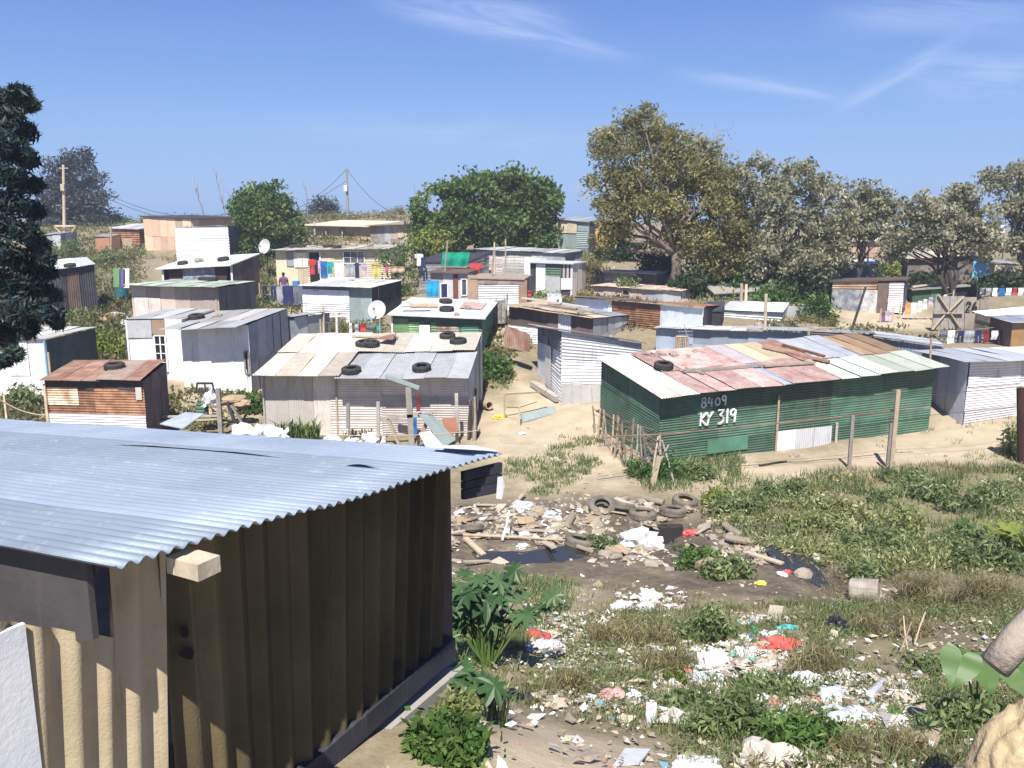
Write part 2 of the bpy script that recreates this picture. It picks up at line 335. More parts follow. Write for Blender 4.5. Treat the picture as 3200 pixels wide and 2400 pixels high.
c=mixc(n,ramp(n,noise_(n,tc,5,6,.7),.45,.75),c,(.33,.275,.195))
sc_=mixc(n,ramp(n,noise_(n,tc,1.6,7,.6),.35,.7),(.55,.455,.335),(.46,.375,.275))
c=mixc(n,att('sand'),c,sc_)
g_=mixc(n,ramp(n,noise_(n,tc,4,6,.7),.35,.65),(.14,.145,.065),(.24,.21,.11))
gf=n.nodes.new('ShaderNodeMath'); gf.operation='MULTIPLY'; n.links.new(att('green'),gf.inputs[0]); n.links.new(ramp(n,noise_(n,tc,1.2,7,.7),.32,.62),gf.inputs[1])
c=mixc(n,gf.outputs[0],c,g_)
wf=n.nodes.new('ShaderNodeMath'); wf.operation='MULTIPLY'; n.links.new(att('wet'),wf.inputs[0]); n.links.new(ramp(n,noise_(n,tc,1.3,7,.7),.25,.60),wf.inputs[1]); wf.use_clamp=True
c=mixc(n,wf.outputs[0],c,mixc(n,ramp(n,noise_(n,tc,6,5),.4,.7),(.085,.068,.052),(.15,.12,.09)))
vo=n.nodes.new('ShaderNodeTexVoronoi'); vo.inputs['Scale'].default_value=9; n.links.new(tc,vo.inputs['Vector'])
c=mixc(n,ramp(n,vo.outputs['Distance'],.13,.05),c,mixc(n,.5,c,(.62,.56,.47)))
n.links.new(c,b.inputs['Base Color']); b.inputs['Specular IOR Level'].default_value=.2
x=n.nodes.new('ShaderNodeMapRange'); x.inputs[3].default_value=.95; x.inputs[4].default_value=.55; n.links.new(wf.outputs[0],x.inputs[0]); n.links.new(x.outputs[0],b.inputs['Roughness'])
bp=n.nodes.new('ShaderNodeBump'); bp.inputs['Strength'].default_value=.55; bp.inputs['Distance'].default_value=.06; n.links.new(noise_(n,tc,7,9,.7),bp.inputs['Height']); n.links.new(bp.outputs[0],b.inputs['Normal'])
me.materials.append(m)
# puddle water
m,n,b,out=nt('dirty_water'); b.inputs['Base Color'].default_value=(.032,.030,.027,1); b.inputs['Roughness'].default_value=.07; b.inputs['Specular IOR Level'].default_value=.55
tc=n.nodes.new('ShaderNodeTexCoord').outputs['Object']; bp=n.nodes.new('ShaderNodeBump'); bp.inputs['Strength'].default_value=.06; n.links.new(noise_(n,tc,6,3),bp.inputs['Height']); n.links.new(bp.outputs[0],b.inputs['Normal'])
for pl,zl in zip(PUDW,PUDZ):
    c0=pl.mean(0); q=MB(); e=[]
    for i in range(len(pl)):
        a_,b__,c_,d_=pl[i-1],pl[i],pl[(i+1)%len(pl)],pl[(i+2)%len(pl)]
        for t in np.linspace(0,1,7)[:-1]:
            q_=.5*(2*b__+(c_-a_)*t+(2*a_-5*b__+4*c_-d_)*t*t+(3*b__-a_-3*c_+d_)*t**3); e.append(q_+(q_-c0)/np.hypot(*(q_-c0))*(.22+rnd.uniform(-.1,.1)))
    q.add([(p[0],p[1],zl-.015) for p in e],[tuple(range(len(e)))]); o=q.build('water',m); tag(o,kind='structure')
    bm=bmesh.new(); bm.from_mesh(o.data); bmesh.ops.recalc_face_normals(bm,faces=bm.faces)
    for f in bm.faces:
        if f.normal.z<0: f.normal_flip()
    bm.to_mesh(o.data); bm.free()
# ------------------------------------------------------------------ sheet patches
def patch(mb,p00,p10,p11,p01,mode='v',pitch=.076,amp=None,nsh=None,nlen=1,jit=.008,seg=5,tri=False):
    """corrugated sheeting between four corners; 'v' ridges run 00->01, 'h' ridges run 00->10, 'flat' plain sheets, 'plank' boards along 00->10"""
    p00,p10,p11,p01=[Vector(p) for p in(p00,p10,p11,p01)]
    L=((p10-p00).length+(p11-p01).length)/2; Hh=((p01-p00).length+(p11-p10).length)/2
    nrm=(p10-p00).cross(p01-p00).normalized()
    q=lambda a,b:(p00*(1-a)+p10*a)*(1-b)+(p01*(1-a)+p11*a)*b
    amp=pitch*.13 if amp is None else amp
    if mode in('h','plank'): cross,alng,f=Hh,L,(lambda s,t:q(t,s))
    else: cross,alng,f=L,Hh,(lambda s,t:q(s,t))
    if mode=='plank':
        nb=max(1,int(round(cross/.16)))
        for i in range(nb):
            s0,s1=i/nb,(i+1)/nb-.02/cross; e=rnd.uniform(0,.015); t1=1-rnd.uniform(0,.012); o=nrm*(e+.01)
            a,b_,c_,d_=f(s0,0)+o,f(s1,0)+o,f(s1,t1)+o,f(s0,t1)+o
            mb.add([a,b_,c_,d_,a-nrm*.02,b_-nrm*.02,c_-nrm*.02,d_-nrm*.02],[(0,1,2,3),(0,4,5,1),(1,5,6,2),(2,6,7,3),(3,7,4,0)],rnd.random())
        return
    nsh=nsh or max(1,int(round(cross/.72)))
    for i in range(nsh):
        for j in range(nlen):
            s0,s1=i/nsh,(i+1)/nsh; t0,t1=j/nlen,(j+1)/nlen
            if i<nsh-1: s1+=.03/cross
            o=nrm*(rnd.uniform(0,jit)+.003*((i+j)%2)); var=rnd.random(); sh=rnd.uniform(-jit,jit)*1.2/alng
            if nlen>1: t0+=sh; t1+=sh+.02/alng
            if mode=='flat':
                N=1; 
            else: N=max(1,int(round((s1-s0)*cross/pitch)))
            sg=1 if mode=='flat' else seg; K=N*sg; M_=1 if alng/nlen<2.2 else 3
            if nlen==1 and mode=='v': t0-=rnd.uniform(-.035,.035)/alng
            ph_=rnd.random()*6; vs=[];sag=[rnd.uniform(-jit,jit)*.8 for _ in range(M_+1)]
            for b_ in range(M_+1):
                for k in range(K+1):
                    s=s0+(s1-s0)*k/K; h=0 if mode=='flat' else amp*math.cos(2*math.pi*k/sg)
                    vs.append(f(s,t0+(t1-t0)*b_/M_)+nrm*(h+sag[b_]+.014*math.sin(s*cross*1.9+ph_)*(1 if M_==1 else 1.4*math.sin(b_+ph_)))+o)
            fs=[(b_*(K+1)+k,b_*(K+1)+k+1,(b_+1)*(K+1)+k+1,(b_+1)*(K+1)+k) for b_ in range(M_) for k in range(K)]
            mb.add(vs,fs,var)
def slab(mb,a,b,c,d,th=.05,var=None):
    a,b,c,d=[Vector(p) for p in(a,b,c,d)]; z=Vector((0,0,-th))
    mb.add([a,b,c,d,a+z,b+z,c+z,d+z],[(0,1,2,3),(7,6,5,4),(0,4,5,1),(1,5,6,2),(2,6,7,3),(3,7,4,0)],rnd.random() if var is None else var)
class Hut: pass
def hut(label,FL,FR,depth,rise=.25,tilt=0,ov=(.25,.15,.15,.15),front=None,left=None,right=None,back=None,roof=None,skew=0,name='shack',cat='shack',group=None,feat=(),pitch=.076,sink=.35,rpitch=None,zbase=None,roofname='roof',vb=None):
    A=P(*FL); B=P(*FR); fd=(B-A); fd.z=0; Wd=fd.length; fd.normalize(); bd=Vector((-fd.y,fd.x,0)); 
    if skew: bd=(Matrix.Rotation(R(skew),3,'Z')@bd)
    if vb is not None:
        Dy=A.y+bd.y*depth; r_=ray(0,vb); rise=CZ+r_.z/r_.y*Dy-A.z-.045
    D=A+bd*depth+Vector((0,0,rise)); Cc=B+bd*depth+Vector((0,0,rise+tilt))
    gb=lambda p:Vector((p.x,p.y,(g1(p.x,p.y)-sink) if zbase is None else zbase))
    ctr=(A+B+Cc+D)/4; root=thing(name,label,cat,(ctr.x,ctr.y,g1(ctr.x,ctr.y)),group)
    h=Hut(); h.root=root; h.fd=fd; h.bd=bd; h.A,h.B,h.C,h.D=A,B,Cc,D; h.W=Wd; h.nf=-Vector((-fd.y,fd.x,0))
    gA=gb(A); gB=gb(B)
    vis=[g1(A.x,A.y),g1(B.x,B.y)]
    def fp(s,t,off=0):   # point on the front wall: s along it, t from the ground (0) to the eave (1)
        lo=Vector((A.x+(B.x-A.x)*s,A.y+(B.y-A.y)*s,vis[0]*(1-s)+vis[1]*s if zbase is None else zbase)); hi=A.lerp(B,s)
        return lo.lerp(hi,t)+h.nf*off
    h.front=fp
    def seglist(spec): return spec if isinstance(spec,list) else [(0,1,0,1,*spec)]
    def wall(spec,a,b):
        ga,gb_=gb(a),gb(b)
        la=Vector((ga.x,ga.y,ga.z+sink*(zbase is None))); lb=Vector((gb_.x,gb_.y,gb_.z+sink*(zbase is None)))
        by={}
        for s0,s1,t0,t1,mt,mode,*rest in seglist(spec):
            off=rest[0] if rest else 0
            pt=lambda s,t:(la.lerp(lb,s)).lerp(a.lerp(b,s),t)
            t0_=t0 if t0>0 else -sink/max(.5,(a-la).length)
            nn=(b-a).cross(Vector((0,0,1))).normalized()*off
            mb=by.setdefault(mt.name,(MB(),mt))[0]
            patch(mb,pt(s0,t0_)+nn,pt(s1,t0_)+nn,pt(s1,t1)+nn,pt(s0,t1)+nn,mode,pitch,nlen=1 if mode=='v' else max(1,int(round((b-a).length*(s1-s0)/2.0))))
        for mb,mt in by.values(): mb.build('wall',mt,root)
    if front: wall(front,A,B)
    if right: wall(right,B,Cc)
    if left: wall(left,D,A)
    if back: wall(back,Cc,D)
    up=Vector((0,0,.045)); sl=(D-A)/depth; sr=(Cc-B)/depth; ef=(B-A)/Wd; eb=(Cc-D)/Wd
    h.rA=A-sl*ov[0]-ef*ov[2]+up; h.rB=B-sr*ov[0]+ef*ov[3]+up; h.rC=Cc+sr*ov[1]+eb*ov[3]+up; h.rD=D+sl*ov[1]-eb*ov[2]+up
    h.roof=lambda s,t,lift=0:(h.rA.lerp(h.rB,s)).lerp(h.rD.lerp(h.rC,s),t)+Vector((0,0,lift))
    if roof:
        for sp in (roof if isinstance(roof,list) else [(0,1,0,1,*roof)]):
            s0,s1,t0,t1,mt,mode,*rest=sp; lift=rest[0] if rest else 0
            mb=MB(); r=h.roof
            if mode=='slab': slab(mb,r(s0,t0,lift),r(s1,t0,lift),r(s1,t1,lift),r(s0,t1,lift),.06)
            else: patch(mb,r(s0,t0,lift),r(s1,t0,lift),r(s1,t1,lift),r(s0,t1,lift),mode,rpitch or max(pitch,.076),nlen=max(1,int(round(depth*(t1-t0)/2.2))) if mode!='h' else max(1,int(Wd/3)),jit=.014)
            mb.build(roofname,mt,root)
    for ft in feat:
        k=ft[0]
        if k=='door':
            _,s0,s1,t1,mt=ft; mb=MB(); a,b_,c_,d_=fp(s0,0,.03),fp(s1,0,.03),fp(s1,t1,.03),fp(s0,t1,.03)
            sl_=h.nf*.03; mb.add([a,b_,c_,d_,a+sl_,b_+sl_,c_+sl_,d_+sl_],[(4,5,6,7),(0,4,7,3),(1,2,6,5),(3,7,6,2)]); mb.build('door',mt,root)
        elif k=='window':
            _,s0,s1,t0,t1,mf,mg,nx_,nz_=ft; a,b_,c_,d_=[fp(s,t,.05) for s,t in((s0,t0),(s1,t0),(s1,t1),(s0,t1))]
            fr=MB(); th=.06
            for p,q in((a,b_),(b_,c_),(c_,d_),(d_,a)): fr.bar(p,q,th,.05)
            for i in range(1,nx_): fr.bar(a.lerp(b_,i/nx_),d_.lerp(c_,i/nx_),.04,.03)
            for i in range(1,nz_): fr.bar(a.lerp(d_,i/nz_),b_.lerp(c_,i/nz_),.04,.03)
            f=fr.build('window',mf,root); g=MB(); o=h.nf*-.02; g.quad(a+o,b_+o,c_+o,d_+o); g.build('pane',mg,f)
        elif k=='panel':
            _,s0,s1,t0,t1,mt,nm,*mode=ft; mb=MB(); patch(mb,fp(s0,t0,.05),fp(s1,t0,.05),fp(s1,t1,.05),fp(s0,t1,.05),mode[0] if mode else 'flat',pitch); mb.build(nm,mt,root)
        elif k=='post':
            _,s,t1,off,wd,mt=ft; mb=MB(); mb.bar(fp(s,-.1,off),fp(s,t1,off),wd); mb.build('post',mt,root)
    return h
# ------------------------------------------------------------------ the near shack
def rplane(C0,C1):
    pass
ridge=Vector((-1.813,.988,-.159)).normalized()
C0=P(245,1230,3.3); C1=P(1080,982,6.05)
root=thing('shack','near shack with a broad blue grey corrugated roof and dark stained ribbed side wall','shack',(C0.x-1,C0.y+2,CZ-3.8))
ROOFN=mk('blue_grey_roof',(.32,.38,.46),(.25,.305,.38),ns=.8,rough=.48,metal=.25,dirt=.40,dcol=(.48,.50,.52),bump=.10,var=.22)
mb=MB(); rk=(C1-C0); nw=41; seg=8; L=6.6
nrm=ridge.cross(rk).normalized(); nrm=nrm if nrm.z>0 else -nrm
vs=[];K=nw*seg;MR=10
for j in range(MR+1):
    for k in range(K+1):
        a=k/K; hgt=.0115*math.cos(2*math.pi*k/seg)+.006*((int(k//(seg*8.2)))%2)+.007*mnoise.noise(Vector((a*6,j*.9,2.)))+.008*math.sin(a*9.)+.004*math.sin(j*1.7+a*5)
        vs.append(C0+rk*a+ridge*(L*j/MR)+nrm*hgt)
fs=[(j*(K+1)+k,(j+1)*(K+1)+k,(j+1)*(K+1)+k+1,j*(K+1)+k+1) for j in range(MR) for k in range(K)]
mb.add(vs,fs); mb.r=[((int((i%K)//(seg*8.2))*37)%10)/10 for i in range(len(fs))]; o=mb.build('roof',ROOFN,root,smooth=True)
sm=o.modifiers.new('thick','SOLIDIFY'); sm.thickness=.004; sm.offset=-1
# overlap lip of the second roof sheet: a thin raised seam
mb=MB()
for (u0,v0,u1,v1) in ((255,965,620,995),(745,1012,815,1019)):
    def onroof(u,v):
        d=ray(u,v); o0=Vector((0,0,CZ)); t=(C0-o0).dot(nrm)/d.dot(nrm); return o0+d*t
    a,b_=onroof(u0,v0),onroof(u1,v1); N=12
    sd_=rk.normalized()
    top=[a.lerp(b_,i/N)+nrm*(.016+.022*math.sin(math.pi*i/N)) for i in range(N+1)]
    mb=MB()
    for i in range(N): mb.quad(top[i],top[i+1],top[i+1]+sd_*.07-nrm*.012,top[i]+sd_*.07-nrm*.012)
    mb.build('seam_flap',ROOFN,root)
# side wall: big-wave fibre cement, running along the rake
ASB=mk('stained_shaded_fibre_cement',(.155,.122,.06),(.10,.078,.04),ns=1.3,var=.75,rough=.9,dirt=.6,dcol=(.10,.075,.035),bump=.25,bs=60)  # stained sheet, its colour also darkened for the shade on this wall
WN=Vector((rk.y,-rk.x,0)).normalized()            # outward
ins=-.48
rd=Vector((rk.x,rk.y,0)).normalized()
W0_=C0+WN*ins-rd*1.75; W1_=C1+WN*ins+rd*.06
zt=lambda p:C0.z+(rk.z/Vector((rk.x,rk.y,0)).length)*((p-C0).dot(rd))-.09
def cutz(p):
    # left of the roof corner the sheets stop lower, leaving the shaded eave board in view
    dx=p.x/(p.y*1.02); u=W0/2+FPX*dx*.95
    if u>238: return 99
    lo,hi=0,1659
    for _ in range(30):
        md=(lo+hi)/2; d=ray(u,md); zz_=CZ+d.z*p.y/d.y
        if zz_>CZ-1.0-0 and False: pass
        lo,hi=(md,hi) if md<1340+.15*u else (lo,md)
    d=ray(u,lo); return CZ+d.z*p.y/d.y
def sheetwall(a,b,zlo,pitch=.177,amp=.024):
    Lw=(b-a).length; N=int(Lw/pitch)+1; sg=10; vs=[];K=N*sg
    rows=6
    for r in range(rows+1):
        for k in range(K+1):
            p=a.lerp(b,k/K); zt_=zt(p); zt_=min(zt_,cutz(p))
            cell=int(k//(sg*6)); jag=.05*((cell*37)%5)/5+.012*math.sin(k*1.3)
            z=zt_+(zlo+jag-zt_)*r/rows
            q=p+WN*(amp*math.cos(2*math.pi*k/sg)+.012*(cell%2))-rd*(.16*(k/K)*r/rows); vs.append((q.x,q.y,z))
    fs=[(r*(K+1)+k,(r+1)*(K+1)+k,(r+1)*(K+1)+k+1,r*(K+1)+k+1) for r in range(rows) for k in range(K)]
    return vs,fs
ASB_LIT=mk('sunlit_fibre_cement',(.52,.43,.285),(.43,.35,.22),ns=2.5,rough=.9,dirt=.15,bump=.25,bs=60)  # left sheets coloured paler to stand in for sunlight on the wall
WM_=W0_+rd*.177*13.4; m3=MB(); v3,f3=sheetwall(W0_+WN*.008,WM_+WN*.008,CZ-3.6); m3.add(v3,f3); m3.build('wall',ASB_LIT,root,smooth=True)
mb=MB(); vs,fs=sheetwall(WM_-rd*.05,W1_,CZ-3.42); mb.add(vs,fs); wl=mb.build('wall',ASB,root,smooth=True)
me=wl.data; a=me.attributes['var']; K=(len(vs)//7)-1
vv=[]
for r in range(6):
    for k in range(K): vv.append(.55*random.Random(int(k//5)*7+1).random()+.3*random.Random(int(k//30)*3+2).random())
a.data.foreach_set('value',np.array(vv,dtype=np.float32))
# two torn holes: dark ragged openings with a curled rim
def onwall(u,v,off=.03):
    d=ray(u,v); o0=Vector((0,0,CZ)); t=(W0_+WN*off-o0).dot(WN)/d.dot(WN); return o0+d*t
mb=MB()
for (u,v,ru,rv) in ((397,1364,11,15),(404,1412,18,13),(862,1440,6,12)):
    pts=[onwall(u+ru*math.cos(t)*rnd.uniform(.75,1.1),v+rv*math.sin(t)*rnd.uniform(.75,1.1),.032) for t in np.linspace(0,2*math.pi,13)[:-1]]
    mb=MB(); mb.add(pts,[tuple(range(12))[::-1]]); mb.build('hole',BLACK,root)
# plinth board at the foot of the wall, concrete slab, timber purlin end
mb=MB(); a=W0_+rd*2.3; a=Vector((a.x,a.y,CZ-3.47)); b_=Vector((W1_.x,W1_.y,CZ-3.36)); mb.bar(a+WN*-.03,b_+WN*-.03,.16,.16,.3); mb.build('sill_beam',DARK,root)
CONC=mk('concrete',(.36,.34,.31),(.27,.26,.24),rough=.95,dirt=.4)
mb=MB(); a0=Vector((W0_.x,W0_.y,0)); b0=Vector((W1_.x,W1_.y,0))+rd*.12
zs=CZ-3.45
q=[a0+WN*.08,b0+WN*.08,b0-WN*4,a0-WN*4]
mb.add([(p.x,p.y,zs-.1) for p in q]+[(p.x,p.y,zs-1.0) for p in q],[(0,1,2,3),(0,4,5,1),(1,5,6,2),(2,6,7,3),(3,7,4,0)]); mb.build('foundation',CONC,root)
mb=MB(); e=onwall(445,1226,.58); dv=WN; mb.bar(e-dv*.17,e+dv*.02,.125,.075,.5); mb.build('purlin',mk('fresh_timber',(.62,.54,.40),(.52,.44,.32),ns=7,rough=.8,dirt=.15),root)
# far end wall and far corner boxing under the roof (dark boards with a bright tin end)
mb=MB(); fe=W1_+ridge*0; b1=fe+Vector((ridge.x,ridge.y,0)).normalized()*6.3
patch(mb,Vector((fe.x,fe.y,CZ-3.5)),Vector((b1.x,b1.y,CZ-3.9)),Vector((b1.x,b1.y,zt(fe)-.5)),Vector((fe.x,fe.y,zt(fe)-.02)),'v',.177,.02); mb.build('wall',BROWNS,root)
mb=MB()
fb0=C1+Vector((0,0,-.03))+rd*-.03; out=rd
p0=P(1003,1018,5.85); p1=P(1085,1008,6.06)
mb=MB(); 
for (t0,t1,va) in((0,.34,.2),(.37,.62,.05),(.65,1.0,.35)):
    a=p0+Vector((0,0,-.005-.20*t0)); b_=p1+Vector((0,0,.03-.22*t0)); c_=p1+Vector((0,0,.03-.22*t1)); d_=p0+Vector((0,0,-.005-.20*t1))
    th=Vector((ridge.x,ridge.y,0)).normalized()*.03
    mb.add([a,b_,c_,d_,a+th,b_+th,c_+th,d_+th],[(0,3,2,1),(4,5,6,7),(0,1,5,4),(1,2,6,5),(2,3,7,6),(3,0,4,7)],va)
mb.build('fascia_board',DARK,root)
mb=MB(); q0=P(1075,1030,6.02); 
mb.add([q0,q0+Vector((.035,.01,0)),q0+Vector((.03,.01,-.17)),q0+Vector((-.012,0,-.16)),q0+Vector((.05,.02,-.07))],[(0,1,4,2,3)]); mb.build('tin_strip',GALVW,root)
mb=MB(); a=C1+rk.normalized()*-.02+nrm*.03; rr=ridge.normalized()
mb.add([a,a+rr*.45+nrm*.015,a+rr*.5-rk.normalized()*.16+nrm*.02,a+rr*.1-rk.normalized()*.2+nrm*.03,a+rr*.2+nrm*.03],[(0,4,3),(4,1,2,3),(0,1,4)]); mb.build('torn_flap',GALVW,root)
# eave board on the near left edge and the pale sheet beside the wall
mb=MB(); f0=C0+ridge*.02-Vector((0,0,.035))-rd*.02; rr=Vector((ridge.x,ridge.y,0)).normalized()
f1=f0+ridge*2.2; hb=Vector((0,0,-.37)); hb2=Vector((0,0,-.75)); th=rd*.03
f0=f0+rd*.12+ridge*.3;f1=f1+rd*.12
mb.add([f0,f1,f1+hb2,f0+hb,f0+th,f1+th,f1+hb2+th,f0+hb+th],[(0,1,2,3),(4,7,6,5),(0,3,7,4),(1,5,6,2),(3,2,6,7),(0,4,5,1)],.4); mb.build('eave_board',mk('shade_dark_board',(.085,.078,.08),(.06,.056,.06),ns=2,dirt=.3),root)  # board colour darkened to carry the shade under the roof edge
mb=MB(); a=onwall(54,1346,.05); b_=a-rd*1.3; mb.add([a,b_,Vector((b_.x,b_.y,CZ-3.5)),Vector((a.x,a.y,CZ-3.5)),a-WN*.02,b_-WN*.02],[(0,1,2,3),(0,4,5,1)]); mb.build('panel',WHITE,root)
# ================================================================== the huts
# tuple of a wall: (sheet material, mode);  list entry: (s0,s1,t0,t1,material,mode[,offset])
green=hut('long dark green corrugated shack with a patchwork roof and white numbers painted on its front',(1425,853,24),(2018,790,27.5),3.6,rise=.42,ov=(.42,.15,.2,.18),
 front=(GREEN,'h'),left=(GREEN,'h'),right=(GREEN,'h'),back=(GREEN,'h'),roof=[
  (0,.12,0,1,mk('white_roof',(.72,.66,.58),(.55,.49,.43),dirt=.5,rough=.8),'v'),(.118,.235,0,.52,PINK,'v',.012),(.118,.40,.50,1,PINK,'v',.03),(.232,.40,0,.53,PINK,'v',.02),
  (.39,.47,.5,1,mk('mauve_sheet',(.46,.42,.45),(.54,.49,.5),dirt=.3),'v',.02),(.395,.43,0,.52,GALVB,'v',.026),(.425,.60,0,.53,PINK,'v',.014),(.46,.60,.5,1,WOODL,'v',.03),
  (.59,.66,.42,1,RUSTP,'v',.05),(.595,1.0,0,.45,mk('pale_green_roof',(.50,.53,.46),(.43,.46,.40),dirt=.35),'v',.02),(.65,.84,.43,1,GALV,'v',.045),(.82,1.0,.43,1,mk('brown_roof',(.34,.23,.15),(.27,.18,.12),rough=.9,dirt=.3),'v',.03)],
 feat=[('panel',.405,.605,-.06,.27,GALVW,'skirting_sheet','v'),('panel',.16,.30,.06,.26,mk('mid_green',(.12,.30,.19),(.10,.25,.16),dirt=.3),'patch'),('post',.40,.82,.08,.06,WOODL),('post',.62,.3,.1,.07,WOODG)])
# numbers painted by hand on the green front
def write(h,strokes,x0,ybase,size,mat,parent):
    mb=MB(); w_=.028*size/.3
    Hf=(h.front(.3,1)-h.front(.3,0)).length
    for st in strokes:
        pts=[h.front((x0+x*size)/h.W,(ybase+y*size)/Hf,.035) for x,y in st]
        mb.tube(pts,[w_]*len(pts),5)
    return mb.build('painted_number',mat,parent)
def arc(cx,cy,rx,ry,a0,a1,n=10): return [(cx+rx*math.cos(R(a0+(a1-a0)*i/n)),cy+ry*math.sin(R(a0+(a1-a0)*i/n))) for i in range(n+1)]
D8=lambda x:[arc(x+.25,.74,.19,.22,-90,270),arc(x+.25,.26,.23,.26,90,450)]
D4=lambda x:[[(x+.12,.95),(x+.02,.42),(x+.5,.42)],[(x+.4,.8),(x+.36,.0)]]
D0=lambda x:[arc(x+.27,.45,.24,.36,90,450,14)]
D9=lambda x:[arc(x+.23,.72,.2,.24,-20,340,12),[(x+.43,.9),(x+.42,.5),(x+.38,0)]]
K_=lambda x:[[(x+.06,.95),(x+.02,0)],[(x+.45,.9),(x+.05,.45),(x+.5,0)]]
Y_=lambda x:[[(x,.92),(x+.22,.5)],[(x+.55,.95),(x+.22,.5),(x+.1,-.02)]]
D3=lambda x:[[(x+.02,1.0),(x+.5,1.0),(x+.22,.6)]+arc(x+.22,.3,.3,.3,90,-120,8)]
D1=lambda x:[[(x+.1,1.05),(x+.1,0)]]
CHALK=mk('number_paint',(.88,.89,.88),(.70,.73,.72),ns=9,dirt=.2,bump=0)
Hf=(green.front(.2,1)-green.front(.2,0)).length
write(green,D8(0)+D4(.72)+D0(1.5)+D9(2.25),1.34,Hf*.755,.30,CHALK,green.root)
write(green,K_(0)+Y_(.5)+D3(1.42)+D1(2.15)+D9(2.5),1.32,Hf*.49,.40,CHALK,green.root)

lean=hut('dark patched lean-to at the back right corner of the white washed house',(588,688,35.6),(636,686,35.2),2.5,vb=675,ov=(.15,.1,.0,.1),front=[(0,1,0,1,mk('slate_patch',(.17,.20,.24),(.25,.27,.30),ns=3,dirt=.4),'flat'),(.05,.45,.5,1,GREYCEM,'flat',.03),(.5,.8,.15,.6,DARK,'flat',.03)],left=(GREYCEM,'flat'),right=(GREYCEM,'flat'),roof=(GREYCEM,'v'))
centre=hut('wide pale ribbed shack with a two level roof held down by tyres',(567,806,27),(1012,803,26.6),4.1,rise=.5,ov=(.5,.15,.1,.08),
 front=[(0,.37,.0,1,mk('beige_sheet',(.58,.54,.49),(.52,.48,.44),dirt=.3),'v'),(.15+.18,.58,.0,1,PALE,'h',.03),(.575,1,.0,1,PALE,'h',.01)],left=(PALE,'v'),right=(GREYCEM,'v'),back=(PALE,'v'),
 roof=[(0,.405,-.03,1,CEMROOF,'v',.06),(.405,.99,.5,1,mk('pale_cement_roof',(.70,.64,.54),(.60,.54,.45),dirt=.3,rough=.85),'v',.05),(.385,1.0,-.05,.53,GREYCEM,'v',-.02)],
 feat=[('post',.0,1.0,.03,.05,WOODG),('post',.36,.98,.06,.05,WOODL)])
rusty=hut('small rusty shack with a brown corrugated roof beside the white house',(97,822,25.6),(308,824,25.2),2.4,vb=779,skew=13,ov=(.22,.1,.08,.0),
 front=[(0,1,.48,.9,RUST,'h'),(0,.33,.64,.9,mk('patchy_pale_sheet',(.62,.56,.45),(.36,.22,.13),ns=2,dirt=.4,rust=.25),'h',.02),(0,1,0,.52,GALVW,'h',.01),(0,1,.86,1,DARK,'flat')],left=(RUST,'v'),right=(mk('dark_rust',(.20,.15,.14),(.14,.10,.095),dirt=.4),'v'),back=(RUST,'v'),  # dark strip along the top paints in the shade under the eave
 roof=[(0,.6,0,1,RUSTP,'v'),(.55,.84,0,1,mk('pale_rust_roof',(.46,.37,.31),(.36,.25,.19),dirt=.4,rust=.15),'v',.02),(.8,1,0,1,RUSTP,'v',.03)],
 feat=[('post',.0,.95,.05,.07,WOODL),('panel',.93,.99,.74,.92,PALE,'patch')])
white=hut('white washed house with a flat grey roof and deep shaded front',(390,708,32),(536,702,31.6),3.5,vb=672,ov=(.95,.1,.35,.0),
 front=(WHITE,'flat'),left=(WHITE,'flat'),right=(mk('grey_side_wall',(.36,.38,.42),(.29,.31,.35),dirt=.4),'flat'),back=(WHITE,'flat'),  # right wall greyer and darker than the white front
 roof=[(0,1,0,.36,GREYCEM,'v',.03),(0,1,.34,1,mk('pale_grey_roof',(.50,.48,.46),(.42,.41,.40),dirt=.3),'v')],feat=[('panel',.05,.95,.02,.36,WHITE,'patch'),('window',.93,.985,.3,.62,WOODG,BLACK,1,1)],pitch=.09)
annex=hut('narrow white lean-to with a ladder like barred window beside the white house',(271,692,33.2),(392,690,33),3,rise=.0,ov=(.02,0,0,0),
 front=[(0,1,0,.72,WHITE,'flat'),(0,.46,.70,1,GREYCEM,'flat',.03),(.46,.70,.76,1,mk('tan_board',(.45,.32,.22),(.38,.27,.19)),'flat',.02),(.7,1,.70,1,WHITE,'flat')],left=(WHITE,'flat'),right=(WHITE,'flat'),roof=(GREYCEM,'v'),
 feat=[('window',.50,.70,.14,.74,WHITE,BLACK,2,4),('post',.02,1,.03,.06,WHITE)])
pinkish=hut('pinkish plank shack with a greenish roof edge and brown side',(283,617,40),(472,622,39.6),4.2,vb=604,ov=(.45,.1,.12,.05),
 front=[(0,1,0,1,PINKW,'v'),(.03,.33,.18,.74,PALE,'flat',.03)],left=(PINKW,'v'),right=(mk('brown_grey_side',(.20,.175,.165),(.16,.14,.13),dirt=.3),'v'),back=(PINKW,'v'),
 roof=(mk('pale_green_edge',(.47,.55,.46),(.40,.46,.38),dirt=.4),'v'),feat=[('post',.97,1,.03,.06,WOODL)],pitch=.1)
mid=hut('low open shed under a sagging pale slab roof on the slope',(349,579,47),(504,571,46),2.6,vb=556,ov=(.35,.1,.15,.05),
 front=[(.1,.9,0,1,mk('dark_maroon',(.10,.05,.055),(.07,.04,.045)),'flat'),(.3,.75,.55,1,mk('blue_grey_rag',(.14,.17,.24),(.4,.42,.46),ns=3),'flat',.05)],left=(BROWNS,'flat'),right=(BROWNS,'flat'),back=(BROWNS,'flat'),roof=(mk('light_grey_roof',(.58,.58,.57),(.48,.48,.48),dirt=.4),'slab'),
 feat=[('post',.03,1,.1,.1,WHITE),('post',.98,1,.05,.1,WHITE)],pitch=.12)
